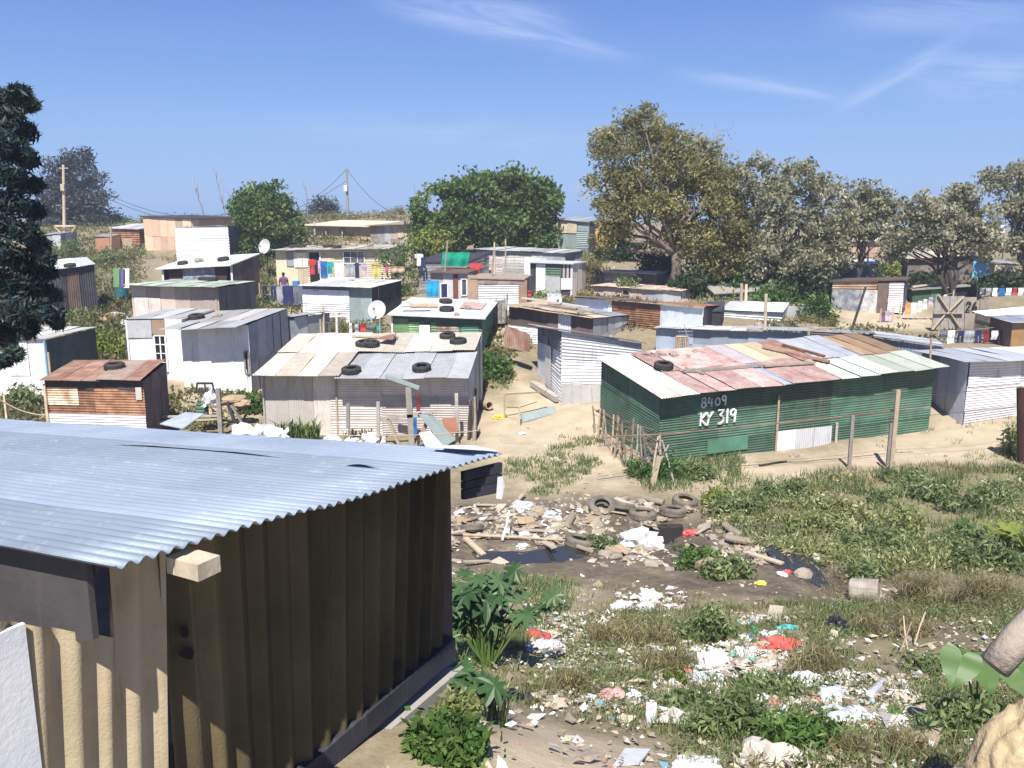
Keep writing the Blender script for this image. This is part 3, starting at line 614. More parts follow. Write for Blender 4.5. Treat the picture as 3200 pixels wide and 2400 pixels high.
bright=hut('dazzling bright metal shack on the hill in front of the tan house',(377,492,60),(492,490,59.5),3,rise=-.15,ov=(.0,0,.0,.0),
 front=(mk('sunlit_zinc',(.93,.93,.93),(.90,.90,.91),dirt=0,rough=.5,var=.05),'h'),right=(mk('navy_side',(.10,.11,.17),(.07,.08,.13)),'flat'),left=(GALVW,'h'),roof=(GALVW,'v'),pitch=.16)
tanh=hut('tan plastered house with a thin dark roof on the hilltop',(309,468,66),(412,473,64),4,vb=464,ov=(.12,.1,.1,.3),front=(TAN,'flat'),left=(mk('pale_tan',(.66,.46,.32),(.6,.42,.29),dirt=.2),'flat'),right=(TAN,'flat'),roof=(DARK,'slab'),skew=-12)
gable=hut('grey house with a brown roof behind the bright metal shack',(425,484,70),(535,486,70),3,vb=470,ov=(.2,.1,.1,.1),front=(GALVW,'h'),left=(PALE,'h'),right=(GREYCEM,'h'),roof=(BROWNS,'slab'),pitch=.14)
rustyfar=hut('rusty brown shack left of the tan house on the hilltop',(238,494,68),(300,496,67.5),3,rise=.25,ov=(.2,.1,.1,.1),front=[(0,1,0,1,RUST,'h'),(.4,.75,.0,.5,WOODL,'flat',.03)],left=(RUST,'h'),right=(RUST,'h'),roof=(GREYCEM,'v'),pitch=.14)
orangelow=hut('low orange shed among the hilltop posts',(205,512,66),(236,512,66),2,rise=.1,ov=(.1,.05,.05,.05),front=(mk('orange_wall',(.48,.24,.15),(.42,.21,.13)),'flat'),left=(TAN,'flat'),right=(TAN,'flat'),roof=(GREYCEM,'v'),pitch=.14)
greybox=hut('small pale grey hut behind the pine on the hilltop',(92,508,68),(130,506,68),2.5,rise=.1,ov=(.1,.05,.05,.05),front=(GREYCEM,'flat'),left=(GREYCEM,'flat'),right=(GREYCEM,'flat'),roof=(GALV,'v'),pitch=.14)
darkshack=hut('dark brown shack with a white roof half hidden by the near pine',(60,590,41),(203,573,42.5),3,vb=571,ov=(.2,.1,.1,.05),front=[(0,1,0,1,DARK,'v'),(.55,.75,0,.9,BROWNS,'v',.02)],left=(BROWNS,'v'),right=(BROWNS,'v'),roof=(GALVW,'v'),pitch=.1)
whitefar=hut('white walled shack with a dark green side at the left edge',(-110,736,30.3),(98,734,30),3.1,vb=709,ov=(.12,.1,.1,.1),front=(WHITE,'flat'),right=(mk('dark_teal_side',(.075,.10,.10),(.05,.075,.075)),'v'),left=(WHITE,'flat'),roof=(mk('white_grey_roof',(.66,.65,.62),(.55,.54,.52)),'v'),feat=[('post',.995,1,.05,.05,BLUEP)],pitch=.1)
striped=hut('bright white corrugated shack with a grey green half and curved roof edge',(653,617,45),(803,622,44),3.8,vb=601,ov=(.4,.1,.05,.1),
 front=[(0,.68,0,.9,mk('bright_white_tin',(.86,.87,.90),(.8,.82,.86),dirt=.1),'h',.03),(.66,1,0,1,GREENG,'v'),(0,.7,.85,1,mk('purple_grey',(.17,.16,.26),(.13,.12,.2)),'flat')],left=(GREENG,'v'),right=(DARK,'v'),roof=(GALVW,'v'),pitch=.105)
cream=hut('long cream house with washing hung along its front',(595,541,55),(842,538,54),3.5,vb=532,ov=(.45,.1,.1,.1),
 front=[(0,.28,0,1,CREAM,'v'),(.28,1,0,1,CREAM,'h',.02)],left=(BLUEP,'flat'),right=(CREAM,'h'),roof=(mk('grey_brown_roof',(.40,.38,.33),(.5,.48,.44),dirt=.4),'v'),
 feat=[('window',.10,.16,.55,.97,WOODG,mk('grey_curtain',(.38,.38,.42),(.32,.32,.36)),1,1),('panel',.165,.285,.5,.93,mk('pale_shutter',(.75,.70,.58),(.68,.62,.5)),'shutter'),('door',.30,.39,.93,BLACK),('window',.60,.78,.6,.95,WHITE,GLASS,3,2),('post',.395,.95,.06,.09,WHITE)],pitch=.12)
ruin=hut('roughly plastered cream building with a shaded roof line above the cream house',(664,486,69),(800,489,67),5,rise=.25,ov=(.5,.1,.1,.1),front=(BRICK,'flat'),left=(BRICK,'flat'),right=(BRICK,'flat'),roof=(mk('cream_roof_edge',(.62,.55,.40),(.5,.44,.33)),'slab'),
 feat=[('post',.15,1.35,.3,.12,WOODG),('post',.32,.9,.2,.09,WOODG),('post',.58,.8,.2,.09,WOODG)])
ruinb=hut('grey plastered house with a small lit window left of the big green tree',(800,487,66),(880,484,64),5,rise=.2,ov=(.4,.1,.1,.2),front=[(0,1,0,1,mk('warm_plaster',(.45,.38,.31),(.38,.33,.28),dirt=.4),'flat'),(.24,.55,0,1,GREYCEM,'flat',.03)],left=(BRICK,'flat'),right=(GREYCEM,'flat'),roof=(WOOD,'slab'),feat=[('window',.75,.88,.45,.8,WOODL,CREAM,2,1)])
dishhut=hut('light green shack with a white flat roof beside the satellite dish',(846,678,36),(1040,686,35.6),4.0,vb=643,ov=(.3,.1,.1,.2),
 front=[(0,1,.0,1,GREEN,'h'),(.0,.19,0,.92,GREENL,'v',.03),(.19,.31,0,.85,GREENL,'h',.02),(.44,.50,0,.85,GREENL,'h',.02),(.78,.97,.0,.8,mk('mid_green_tin',(.14,.32,.22),(.11,.26,.18)),'h',.02)],left=(GREENL,'v'),right=(mk('side_green',(.15,.33,.22),(.11,.25,.17),dirt=.3),'h'),back=(GREEN,'h'),
 roof=[(0,1,0,1,mk('chalk_white_roof',(.72,.72,.72),(.60,.59,.58),dirt=.4),'slab'),(.66,.9,.4,.8,PINK,'v',.05)],feat=[('panel',.31,.43,.12,.80,WHITE,'door'),('panel',.5,.75,.05,.78,mk('brown_slats',(.15,.09,.06),(.38,.33,.28),ns=5,dirt=.2),'shutter','h'),('post',.005,1,.03,.06,WHITE)],pitch=.1)
tarphut=hut('grey wooden shack with a green tarpaulin over its roof edge',(905,566,49),(1012,566,48),3,rise=.3,ov=(.1,.1,.1,.1),front=(mk('grey_planks',(.30,.31,.32),(.23,.24,.25),ns=5),'plank'),left=(GREYCEM,'flat'),right=(GREYCEM,'plank'),roof=(DARK,'slab'))
plaster=hut('light grey plastered house with a blue window and red brown door',(930,588,46),(1012,590,45.5),2.6,rise=.05,ov=(.25,.1,.12,.05),front=(mk('light_plaster',(.50,.51,.53),(.43,.44,.47),dirt=.3),'flat'),left=(GREYCEM,'flat'),right=(GREYCEM,'flat'),roof=(mk('maroon_fascia',(.16,.09,.085),(.2,.12,.1)),'slab'),
 feat=[('window',.27,.46,.2,.66,WHITE,mk('navy_glass',(.03,.04,.12),(.04,.05,.15),rough=.2,dirt=0,bump=0),1,1),('door',.60,.73,.95,mk('red_brown_door',(.22,.08,.06),(.17,.06,.05))),('window',.82,.96,.25,.8,WHITE,GLASS,1,1)])
shutter=hut('white corrugated garage front between two brown posts',(1018,601,43.2),(1132,604,42.8),2.5,rise=.0,ov=(.1,.1,.05,.05),front=[(0,1,0,.86,mk('white_ribbed',(.78,.79,.80),(.7,.71,.73),dirt=.2),'h'),(0,1,.84,1,mk('pink_brown_lintel',(.42,.30,.27),(.34,.24,.22)),'flat',.03)],left=(PALE,'flat'),right=(WOOD,'flat'),roof=(WOOD,'slab'),
 feat=[('panel',-.06,.13,0,1.1,mk('tan_post_board',(.40,.28,.19),(.33,.23,.16)),'post'),('panel',.9,1.06,0,.98,mk('tan_post_board',(.4,.28,.19)),'post')],pitch=.11)
greywood=hut('pale grey plank house with a white door panel under the big green tree',(1030,540,52),(1222,548,50),3.2,vb=533,ov=(.25,.1,.1,.1),front=[(0,.36,0,1,PALE,'plank'),(.30,1,0,1,mk('pale_grey_planks',(.60,.60,.57),(.52,.52,.5),ns=5,dirt=.25),'plank',.02),(.72,1.,.6,1,GREYCEM,'v',.05)],left=(PALE,'plank'),right=(GREYCEM,'v'),roof=(mk('weathered_grey_roof',(.48,.48,.47),(.4,.4,.39)),'v'),
 feat=[('window',.08,.13,.45,.95,WHITE,BLACK,1,1),('panel',.55,.80,.05,.82,WHITE,'door')],pitch=.13)
leanto=hut('ramshackle lean-to of white boards and a green sheet beside the grey plank house',(1146,567,47.5),(1238,570,46.5),2,vb=562,ov=(.2,.1,.05,.08),front=[(0,1,0,1,DARK,'flat'),(.14,.36,0,.96,WHITE,'flat',.04),(.37,.74,.62,.97,GREEN,'h',.05),(.37,.72,.05,.64,GREYCEM,'flat',.06),(.74,1,.2,.55,WHITE,'flat',.06),(.77,.82,.5,1,PALE,'flat',.05),(.86,.91,.5,1,PALE,'flat',.05),(.95,1,.0,1,PALE,'flat',.05)],left=(WHITE,'flat'),right=(PALE,'flat'),roof=(GALVW,'slab'),pitch=.12)
timberroof=hut('low shack with loose planks and rusty sheets spread over its roof',(1100,662,37),(1282,690,35),3.4,vb=650,tilt=-.12,ov=(.35,.1,.1,.1),front=[(0,1,0,1,BROWNS,'flat'),(.0,.4,0,.5,GALVW,'h',.03),(.6,.75,0,1,GALVW,'v',.03)],left=(mk('dark_boards',(.14,.12,.11),(.10,.085,.08)),'plank'),right=(GREYCEM,'flat'),roof=[(0,.5,0,1,WOODL,'v'),(.48,1,0,.55,mk('cream_board',(.60,.50,.37),(.5,.41,.3)),'v',.02),(.45,1,.5,1,GALV,'v',.02)],pitch=.1)
ribbed=hut('grey ribbed shack with a narrow door leaning beside the dirt path',(1213,716,29.6),(1386,742,30.2),3.3,vb=704,tilt=-.05,ov=(.2,.15,.35,.12),skew=0,
 front=[(0,1,.28,1,GALVW,'h'),(0,1,0,.3,mk('plain_pale_sheet',(.62,.61,.61),(.54,.53,.53)),'flat',.02)],left=[(0,1,0,1,GALVW,'h'),(.05,1,.72,1,mk('slate_board',(.17,.18,.21),(.13,.14,.17)),'flat',.04)],right=(GREYCEM,'h'),back=(GALV,'h'),roof=(GALV,'h'),pitch=.105)
mb=MB(); D_,A_=ribbed.D,ribbed.A
dq=lambda s,t:(D_*(1-s)+A_*s)*t+Vector(((D_*(1-s)+A_*s).x,(D_*(1-s)+A_*s).y,g1((D_*(1-s)+A_*s).x,(D_*(1-s)+A_*s).y)))*(1-t)
nl=(A_-D_).cross(Vector((0,0,1))).normalized()*.06
mb.quad(dq(.40,.04)+nl,dq(.66,.04)+nl,dq(.66,.74)+nl,dq(.40,.74)+nl); mb.build('door',mk('white_door',(.74,.74,.72),(.66,.66,.64),dirt=.3),ribbed.root)
bluegrey=hut('blue grey flat sheet shack behind the green one with a barred gate at its front',(1418,711,34),(1742,720,32.5),3.6,vb=701,ov=(.25,.1,.1,.15),front=(mk('blue_sheet',(.36,.41,.50),(.30,.35,.44),dirt=.3),'flat'),left=(GALVB,'v'),right=(GALVB,'flat'),roof=[(0,.62,0,1,GALVW,'v'),(.6,1,0,1,GALV,'v',.04)],feat=[('window',.14,.22,.0,.8,WOODL,DARK,6,1)],pitch=.1)
rustwall=hut('rust red corrugated shack with a patched silver front',(1243,643,39),(1520,665,36.5),3,vb=641,ov=(.3,.1,.05,.05),
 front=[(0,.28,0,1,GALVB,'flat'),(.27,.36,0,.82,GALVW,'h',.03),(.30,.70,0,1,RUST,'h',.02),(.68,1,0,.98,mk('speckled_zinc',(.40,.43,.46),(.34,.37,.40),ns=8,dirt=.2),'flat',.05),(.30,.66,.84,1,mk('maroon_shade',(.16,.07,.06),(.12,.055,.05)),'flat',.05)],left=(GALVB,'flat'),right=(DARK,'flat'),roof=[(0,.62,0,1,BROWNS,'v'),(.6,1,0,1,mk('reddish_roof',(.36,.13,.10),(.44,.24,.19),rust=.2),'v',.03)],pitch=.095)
lowpink=hut('low flat roofed pale pink hut above the rust red shack',(1283,619,44.5),(1472,630,42.5),2.5,vb=612,ov=(.2,.1,.1,.1),front=[(0,.66,0,1,mk('pale_pink',(.60,.48,.40),(.52,.42,.35)),'flat'),(.6,1,0,1,GREYCEM,'flat',.03)],left=(PINKW,'flat'),right=(GREYCEM,'flat'),roof=(mk('peach_roof',(.62,.49,.40),(.52,.41,.34)),'v'),feat=[('window',.34,.42,.42,.85,WOOD,BLACK,1,1)],pitch=.12)
lowgrey=hut('low grey slatted shed with a dark doorway under the big trees',(1306,587,48),(1416,592,47),2.5,vb=582,ov=(.15,.1,.1,.1),front=[(0,.55,0,1,WOODG,'plank'),(.55,1,0,1,mk('dark_door_purple',(.09,.06,.07),(.07,.05,.06)),'flat',.02)],left=(WOOD,'plank'),right=(WOOD,'plank'),roof=(WOODG,'slab'))
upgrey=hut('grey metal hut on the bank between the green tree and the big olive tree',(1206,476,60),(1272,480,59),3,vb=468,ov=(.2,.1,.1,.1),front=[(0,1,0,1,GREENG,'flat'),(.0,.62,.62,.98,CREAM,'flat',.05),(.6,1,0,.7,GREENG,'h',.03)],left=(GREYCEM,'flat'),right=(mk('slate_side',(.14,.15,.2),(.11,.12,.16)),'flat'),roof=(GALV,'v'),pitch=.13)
orange=hut('orange yellow shack half hidden behind the big olive tree',(1286,487,59),(1345,488,58.5),3,rise=.1,ov=(.1,.1,.05,.05),front=(mk('ochre_wall',(.66,.40,.14),(.58,.35,.12)),'flat'),left=(BROWNS,'flat'),right=(BROWNS,'flat'),roof=(BROWNS,'slab'))
shed=hut('rust topped shed with a whitewashed lower wall, wooden door and white shutter',(1799,608,44),(1956,605,42.5),2.2,vb=601,ov=(.12,.1,.1,.1),
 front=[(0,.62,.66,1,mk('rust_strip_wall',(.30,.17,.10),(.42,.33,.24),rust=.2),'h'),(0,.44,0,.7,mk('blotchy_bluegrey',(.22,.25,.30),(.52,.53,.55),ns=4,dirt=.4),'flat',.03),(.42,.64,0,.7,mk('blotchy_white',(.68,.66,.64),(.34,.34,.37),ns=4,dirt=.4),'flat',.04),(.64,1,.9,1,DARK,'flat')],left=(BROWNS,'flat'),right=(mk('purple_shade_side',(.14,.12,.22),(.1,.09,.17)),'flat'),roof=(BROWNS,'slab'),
 feat=[('door',.64,.78,.92,mk('old_brown_door',(.20,.15,.12),(.15,.11,.09))),('panel',.79,.99,.06,.93,mk('shutter_white',(.80,.78,.78),(.74,.72,.73),dirt=.1),'shutter','h')],pitch=.11)
greensmall=hut('small dark green shed with a pole along its roof edge',(1972,626,45.5),(2090,618,45),2,vb=617,ov=(.2,.1,.1,.1),front=[(0,.68,0,1,mk('bottle_green',(.07,.16,.10),(.05,.12,.075)),'flat'),(.68,1,0,1,BLACK,'flat')],left=(BROWNS,'flat'),right=(BROWNS,'flat'),roof=(WOODG,'slab'))
plankhut=hut('weathered plank hut with a long white roof at the right edge',(2108,676,37.5),(2196,700,35.5),3.0,vb=662,tilt=.05,ov=(.15,.1,.05,.3),front=[(0,1,0,1,mk('brown_planks',(.36,.29,.22),(.28,.22,.17),ns=5),'plank'),(.05,1,.72,1,CREAM,'flat',.05)],left=(WOODG,'plank'),right=(PALE,'plank'),roof=(GALVW,'v'))
rightbrown=hut('ochre brown board hut cut by the right edge of the view',(2188,697,33.5),(2300,695,33.5),1.6,vb=683,ov=(.2,.1,.1,.1),front=(mk('ochre_board',(.34,.20,.09),(.28,.16,.075)),'flat'),left=(BROWNS,'flat'),right=(BROWNS,'flat'),roof=(GALVB,'v'),pitch=.1)
darklow=hut('low charcoal grey corrugated shed with a timber plank on it',(1752,716,33.5),(1888,722,32.8),2.5,vb=711,ov=(.1,.1,.05,.05),front=(mk('charcoal_tin',(.13,.13,.16),(.10,.10,.13),dirt=.2),'h'),left=(DARK,'flat'),right=(GALVW,'h'),roof=(GALVB,'v'),pitch=.095)
bluelow=hut('low blue grey shed with a silver ribbed roof beside the sandy yard',(1888,730,31.8),(2033,750,31),3.0,vb=716,ov=(.2,.1,.02,.1),front=(mk('slate_blue_tin',(.24,.29,.35),(.20,.24,.30),dirt=.25),'v'),left=(GALVW,'h'),right=(GALVB,'flat'),roof=(GALV,'h'),pitch=.11)
rightgrey=hut('silver corrugated shack with a pale blue side at the right edge',(2095,782,27.6),(2420,772,28.6),3.2,vb=756,ov=(.42,.15,.42,.1),skew=-10,
 front=(mk('bright_ribbed',(.74,.74,.76),(.66,.66,.69),dirt=.2),'h'),left=(mk('pale_blue_ribbed',(.50,.53,.62),(.44,.47,.56),dirt=.25),'v'),right=(GALV,'v'),back=(GALV,'v'),roof=(mk('pale_roof',(.60,.63,.68),(.54,.57,.62),metal=.15,rough=.55,dirt=.3),'v'))
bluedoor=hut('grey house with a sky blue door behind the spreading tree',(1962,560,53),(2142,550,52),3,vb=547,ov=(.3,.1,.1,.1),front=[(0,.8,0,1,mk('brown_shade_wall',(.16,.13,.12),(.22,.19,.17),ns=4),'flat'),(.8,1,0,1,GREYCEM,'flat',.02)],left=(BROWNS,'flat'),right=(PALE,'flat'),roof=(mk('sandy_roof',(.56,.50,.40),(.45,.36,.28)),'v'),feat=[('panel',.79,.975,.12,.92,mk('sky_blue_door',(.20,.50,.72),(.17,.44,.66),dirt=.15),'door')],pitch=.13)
bluetarp=hut('small hut with a blue wall panel between the trees',(1800,573,49),(1896,571,48.5),2.5,rise=.1,ov=(.1,.1,.05,.05),front=[(0,1,0,1,WOODG,'plank'),(.06,.82,.1,.9,mk('blue_panel',(.07,.14,.28),(.06,.11,.22)),'flat',.04)],left=(BROWNS,'flat'),right=(BROWNS,'flat'),roof=(GALVW,'v'),pitch=.13)
brickfar=hut('tan brick house far behind the spreading trees',(1800,520,64),(1915,520,64),4,rise=.3,ov=(.3,.1,.2,.2),front=(mk('tan_brick',(.47,.33,.24),(.55,.42,.32),ns=6),'flat'),left=(TAN,'flat'),right=(TAN,'flat'),roof=(PALE,'slab'))
greyfar=hut('pale grey house far behind between two spreading trees',(1925,510,66),(2010,508,66),4,rise=.3,ov=(.2,.1,.1,.1),front=(GREYCEM,'flat'),left=(GREYCEM,'flat'),right=(GREYCEM,'flat'),roof=(GALV,'v'),pitch=.14)
poststand=hut('small stone coloured hut at the far right behind the bushes',(2150,570,54),(2200,572,54),2,rise=.1,ov=(.1,.1,.05,.05),front=(BRICK,'flat'),left=(BRICK,'flat'),right=(BRICK,'flat'),roof=(GREYCEM,'v'),pitch=.14)
greentarget=hut('small dark green lean-to hidden under the dark trees',(1545,634,44),(1672,626,44),2,rise=.2,ov=(.15,.1,.1,.1),front=(GREEN,'h'),left=(DARK,'flat'),right=(DARK,'flat'),roof=(WOODG,'slab'),pitch=.12)
silverlow=hut('low ribbed silver lean-to at the foot of the dark trees',(1560,672,40),(1690,676,39),2.5,rise=.15,ov=(.12,.1,.05,.05),front=(GALV,'h'),left=(DARK,'flat'),right=(GALV,'flat'),roof=(GALVW,'v'),pitch=.1)
blackshed=hut('small black shed beside the patched silver front',(1522,672,38),(1560,672,37.8),2.5,rise=.1,ov=(.05,.1,.02,.02),front=(DARK,'flat'),left=(DARK,'flat'),right=(DARK,'flat'),roof=(DARK,'slab'))
# ================================================================== vegetation
def unit(n):
    v=rng.normal(size=(n,3)); return v/np.linalg.norm(v,axis=1,keepdims=True)
def leafquads(cen,length,width,updir=None,bias=0.,drop=0.):
    """one pointed four-cornered leaf per centre"""
    n=len(cen); d=unit(n)
    if updir is not None: d=d+np.asarray(updir)*bias; d/=np.linalg.norm(d,axis=1,keepdims=True)
    d[:,2]-=drop; d/=np.linalg.norm(d,axis=1,keepdims=True)
    s=np.cross(d,unit(n)); s/=np.linalg.norm(s,axis=1,keepdims=True)+1e-9
    L=(length*rng.uniform(.6,1.25,n))[:,None]; Wd=(width*rng.uniform(.6,1.25,n))[:,None]
    V=np.stack([cen-d*L*.5,cen+s*Wd*.5,cen+d*L*.5,cen-s*Wd*.5],1)
    return V.reshape(-1,3)
def crownpts(blobs,ncl,lpc,rc,shell=.55,gap=-.12):
    """leaf centres gathered into clusters spread through ellipsoids; returns centres, per-leaf tone"""
    vol=np.array([b[1][0]*b[1][1]*b[1][2] for b in blobs])**.75; vol/=vol.sum()
    out=[];tone=[]
    for (c,r),f in zip(blobs,vol):
        k=max(3,int(ncl*f)); u=unit(k); u=u*(shell+(1-shell)*rng.random((k,1))**.6)*np.where(rng.random((k,1))<.12,rng.uniform(1.1,1.32,(k,1)),rng.uniform(.80,1.08,(k,1)))
        cc=np.asarray(c)+u*np.asarray(r); gp=np.array([mnoise.noise(Vector(q)*(1.5/max(.4,min(r)))) for q in cc]); cc=cc[gp>gap]; k=len(cc); ct=np.clip(.5+1.1*np.array([mnoise.noise(Vector(q)*(2.6/max(.4,min(r)))+Vector((9,3,5))) for q in cc])+.25*(rng.random(k)-.5),0,1)
        p=np.repeat(cc,lpc,0)+np.clip(rng.normal(size=(k*lpc,3)),-1.5,1.5)*rc*np.array([1,1,.75])*np.repeat(rng.uniform(.6,1.3,k),lpc)[:,None]
        out.append(p); tone.append(np.clip(np.repeat(ct,lpc)*.55+rng.random(k*lpc)*.45,0,1))
    return np.concatenate(out),np.concatenate(tone)
def limb(mb,a,b,r0,r1,wob=.12,n=5,seg=6):
    a=Vector(a);b=Vector(b); L=(b-a).length; pts=[a.lerp(b,i/n)+Vector((rnd.uniform(-1,1),rnd.uniform(-1,1),rnd.uniform(-.5,.5)))*wob*L*(.0 if i in(0,n) else .5) for i in range(n+1)]
    mb.tube(pts,[r0+(r1-r0)*i/n for i in range(n+1)],seg,var=rnd.random()); return pts
BARK=mk('bark',(.24,.19,.14),(.16,.125,.10),ns=6,rough=.95,dirt=.3,bump=.4)
BARKD=mk('dark_bark',(.075,.06,.055),(.05,.04,.036),ns=6,rough=.95,dirt=0)
TWIG=mk('grey_twig',(.30,.27,.24),(.22,.20,.18),rough=.95,dirt=0,bump=0)
L_GREEN=leafm('dense_green_leaf',(.03,.065,.018),(.12,.20,.05),(.27,.33,.10),tr=.4)
L_DARK=leafm('dark_green_leaf',(.008,.022,.010),(.03,.06,.022),(.085,.125,.045),tr=.25)
L_OLIVE=leafm('olive_brown_leaf',(.11,.11,.045),(.31,.29,.11),(.55,.50,.24),tr=.45)
L_GREY=leafm('grey_flowering_leaf',(.14,.145,.08),(.36,.355,.23),(.64,.60,.46),tr=.45)
L_PINE=leafm('shaded_pine_needle',(.010,.026,.030),(.032,.058,.056),(.10,.12,.06),tr=.2)  # near pine: shade on the backlit tree is put into these dark colours
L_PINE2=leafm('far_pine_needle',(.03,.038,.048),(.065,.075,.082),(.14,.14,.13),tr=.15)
L_WEED=leafm('weed_leaf',(.075,.11,.04),(.20,.26,.10),(.45,.49,.26),tr=.4)
L_WEEDL=leafm('bright_weed_leaf',(.12,.15,.045),(.29,.32,.115),(.72,.71,.48),tr=.4)
L_DRY=leafm('dry_grass',(.13,.12,.05),(.29,.26,.13),(.52,.46,.28),tr=.4)
L_LUSH=leafm('lush_leaf',(.035,.08,.02),(.10,.19,.045),(.21,.31,.09),tr=.4)
L_YEL=leafm('yellow_green_leaf',(.09,.12,.02),(.22,.27,.05),(.38,.40,.10))
def blobpx(u,v,ru,rv,Y,rd=None):
    k=Y/FPX*1.0; c=P(u,v,Y); return ((c.x,c.y,c.z),(ru*k,(rd if rd else (ru+rv)/2)*k*.9,rv*k))
def tree(name,label,base,blobs,leafmat,ncl,lpc,rc,ll,lw,trunk=None,bark=BARK,r0=.22,group=None,shell=.5,drop=0,limbs=9,stems=1,cat='tree'):
    b=Vector((base[0],base[1],g1(base[0],base[1])-.1)); root=thing(name,label,cat,b,group)
    mb=MB(); top=Vector(np.mean([bl[0] for bl in blobs],0)); 
    for s in range(stems):
        bb=b+Vector((rnd.uniform(-.25,.25),rnd.uniform(-.25,.25),0))*(s>0)
        split=bb.lerp(top,rnd.uniform(.38,.5))+Vector((rnd.uniform(-.5,.5),0,0))*(s>0)*1.5; limb(mb,bb,split,r0*(1 if s==0 else .7),r0*.6,.08)
        for i in range(max(2,limbs//stems)):
            c,r=blobs[rnd.randrange(len(blobs))]; u=unit(1)[0]; e=Vector(c)+Vector(u*np.array(r)*.75)
            if e.z<split.z: e.z=split.z+rnd.uniform(.1,.8)
            p=limb(mb,split,e,r0*.42,r0*.08,.16)
            for j in range(2):
                q=p[rnd.randrange(2,5)]; limb(mb,q,q+Vector(unit(1)[0])*min(r)*.55,r0*.12,r0*.04,.15,3,4)
    mb.build('trunk',bark,root,smooth=True)
    cen,tone=crownpts(blobs,ncl,lpc,rc,shell)
    npmesh('crown',leafquads(cen,ll,lw,(0,0,1),.25,drop),4,leafmat,np.repeat(tone,1),root)
    return root
# --- skyline trees
Y=62; tree('tree','round dense green tree above the left end of the cream house',(P(590,540,Y).x,Y),[blobpx(575,468,62,62,Y),blobpx(540,450,36,42,Y),blobpx(615,500,42,42,Y),blobpx(560,520,52,34,Y)],L_GREEN,650,34,.30,.32,.17,r0=.2)
Y=60; tree('tree','wide dense green tree filling the middle of the skyline',(P(1050,545,Y).x,Y),[blobpx(960,455,66,60,Y),blobpx(1030,420,62,50,Y),blobpx(1110,415,66,48,Y),blobpx(1165,440,42,52,Y),blobpx(1060,490,110,50,Y),blobpx(1150,505,55,38,Y),blobpx(960,505,62,38,Y)],L_GREEN,1700,34,.33,.33,.18,r0=.3,limbs=14)
Y=58; tree('tree','yellowish green bushy tree in front of the wide skyline tree',(P(925,548,Y).x,Y),[blobpx(925,520,50,30,Y),blobpx(905,535,36,20,Y)],L_YEL,110,36,.33,.24,.13,r0=.1,limbs=5)
Y=52; tree('tree','thin young tree with sparse leaves at the right end of the cream house',(P(855,640,Y).x,Y),[blobpx(850,562,32,26,Y),blobpx(880,580,28,20,Y),blobpx(838,585,18,18,Y),blobpx(868,545,22,15,Y)],L_LUSH,60,26,.26,.22,.11,r0=.07,limbs=7)
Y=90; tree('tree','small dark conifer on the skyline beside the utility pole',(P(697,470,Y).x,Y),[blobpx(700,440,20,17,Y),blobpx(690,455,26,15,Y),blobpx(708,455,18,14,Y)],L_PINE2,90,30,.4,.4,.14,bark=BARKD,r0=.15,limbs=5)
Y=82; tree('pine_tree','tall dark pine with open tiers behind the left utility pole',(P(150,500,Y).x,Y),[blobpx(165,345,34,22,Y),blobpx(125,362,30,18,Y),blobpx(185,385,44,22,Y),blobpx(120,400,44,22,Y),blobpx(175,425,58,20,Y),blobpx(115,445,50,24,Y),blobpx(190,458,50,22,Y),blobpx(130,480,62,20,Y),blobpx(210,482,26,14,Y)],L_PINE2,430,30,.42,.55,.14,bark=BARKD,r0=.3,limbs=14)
Y=84; tree('tree','low green tree right of the tall dark pine',(P(240,480,Y).x,Y),[blobpx(238,475,30,14,Y),blobpx(262,482,18,8,Y)],L_GREEN,60,30,.4,.3,.16,r0=.12,limbs=4)
# big olive tree
Y=46; tree('tree','big olive brown tree with hanging foliage and a pale leaning trunk',(P(1462,625,Y).x,Y),[blobpx(1385,275,48,42,Y),blobpx(1330,320,50,52,Y),blobpx(1430,325,68,58,Y),blobpx(1500,350,62,60,Y),blobpx(1320,405,50,56,Y),blobpx(1400,420,72,62,Y),blobpx(1500,440,78,66,Y),blobpx(1560,400,58,60,Y),blobpx(1575,480,56,70,Y),blobpx(1330,470,40,42,Y),blobpx(1520,520,70,42,Y),blobpx(1600,530,40,50,Y),blobpx(1560,565,60,34,Y),blobpx(1310,510,30,34,Y)],L_OLIVE,1700,36,.27,.27,.09,r0=.34,limbs=20,drop=.5,shell=.35)
Y=47; tree('tree','leafless grey twiggy tree rising behind the big olive tree',(P(1540,620,Y).x,Y),[blobpx(1540,315,45,50,Y)],L_GREY,26,8,.4,.14,.05,bark=TWIG,r0=.12,limbs=26)
Y=45; tree('tree','grey pink flowering tree right of the big olive tree',(P(1650,650,Y).x,Y),[blobpx(1650,380,56,46,Y),blobpx(1720,385,64,44,Y),blobpx(1785,420,50,44,Y),blobpx(1690,450,74,52,Y),blobpx(1650,520,58,56,Y),blobpx(1760,480,58,44,Y),blobpx(1720,550,74,44,Y),blobpx(1790,540,50,40,Y),blobpx(1670,590,50,40,Y),blobpx(1760,590,50,34,Y),blobpx(1830,470,30,34,Y)],L_GREY,900,26,.19,.25,.12,bark=BARKD,r0=.2,limbs=22,stems=3,shell=.25)
Y=47; tree('tree','smaller grey flowering tree between the two wide flowering trees',(P(1850,610,Y).x,Y),[blobpx(1880,415,34,26,Y),blobpx(1850,450,44,32,Y),blobpx(1915,440,36,28,Y),blobpx(1890,490,52,30,Y),blobpx(1830,500,36,30,Y),blobpx(1810,560,40,26,Y)],L_GREY,400,26,.19,.25,.12,bark=BARKD,r0=.13,limbs=16,stems=2,shell=.25)
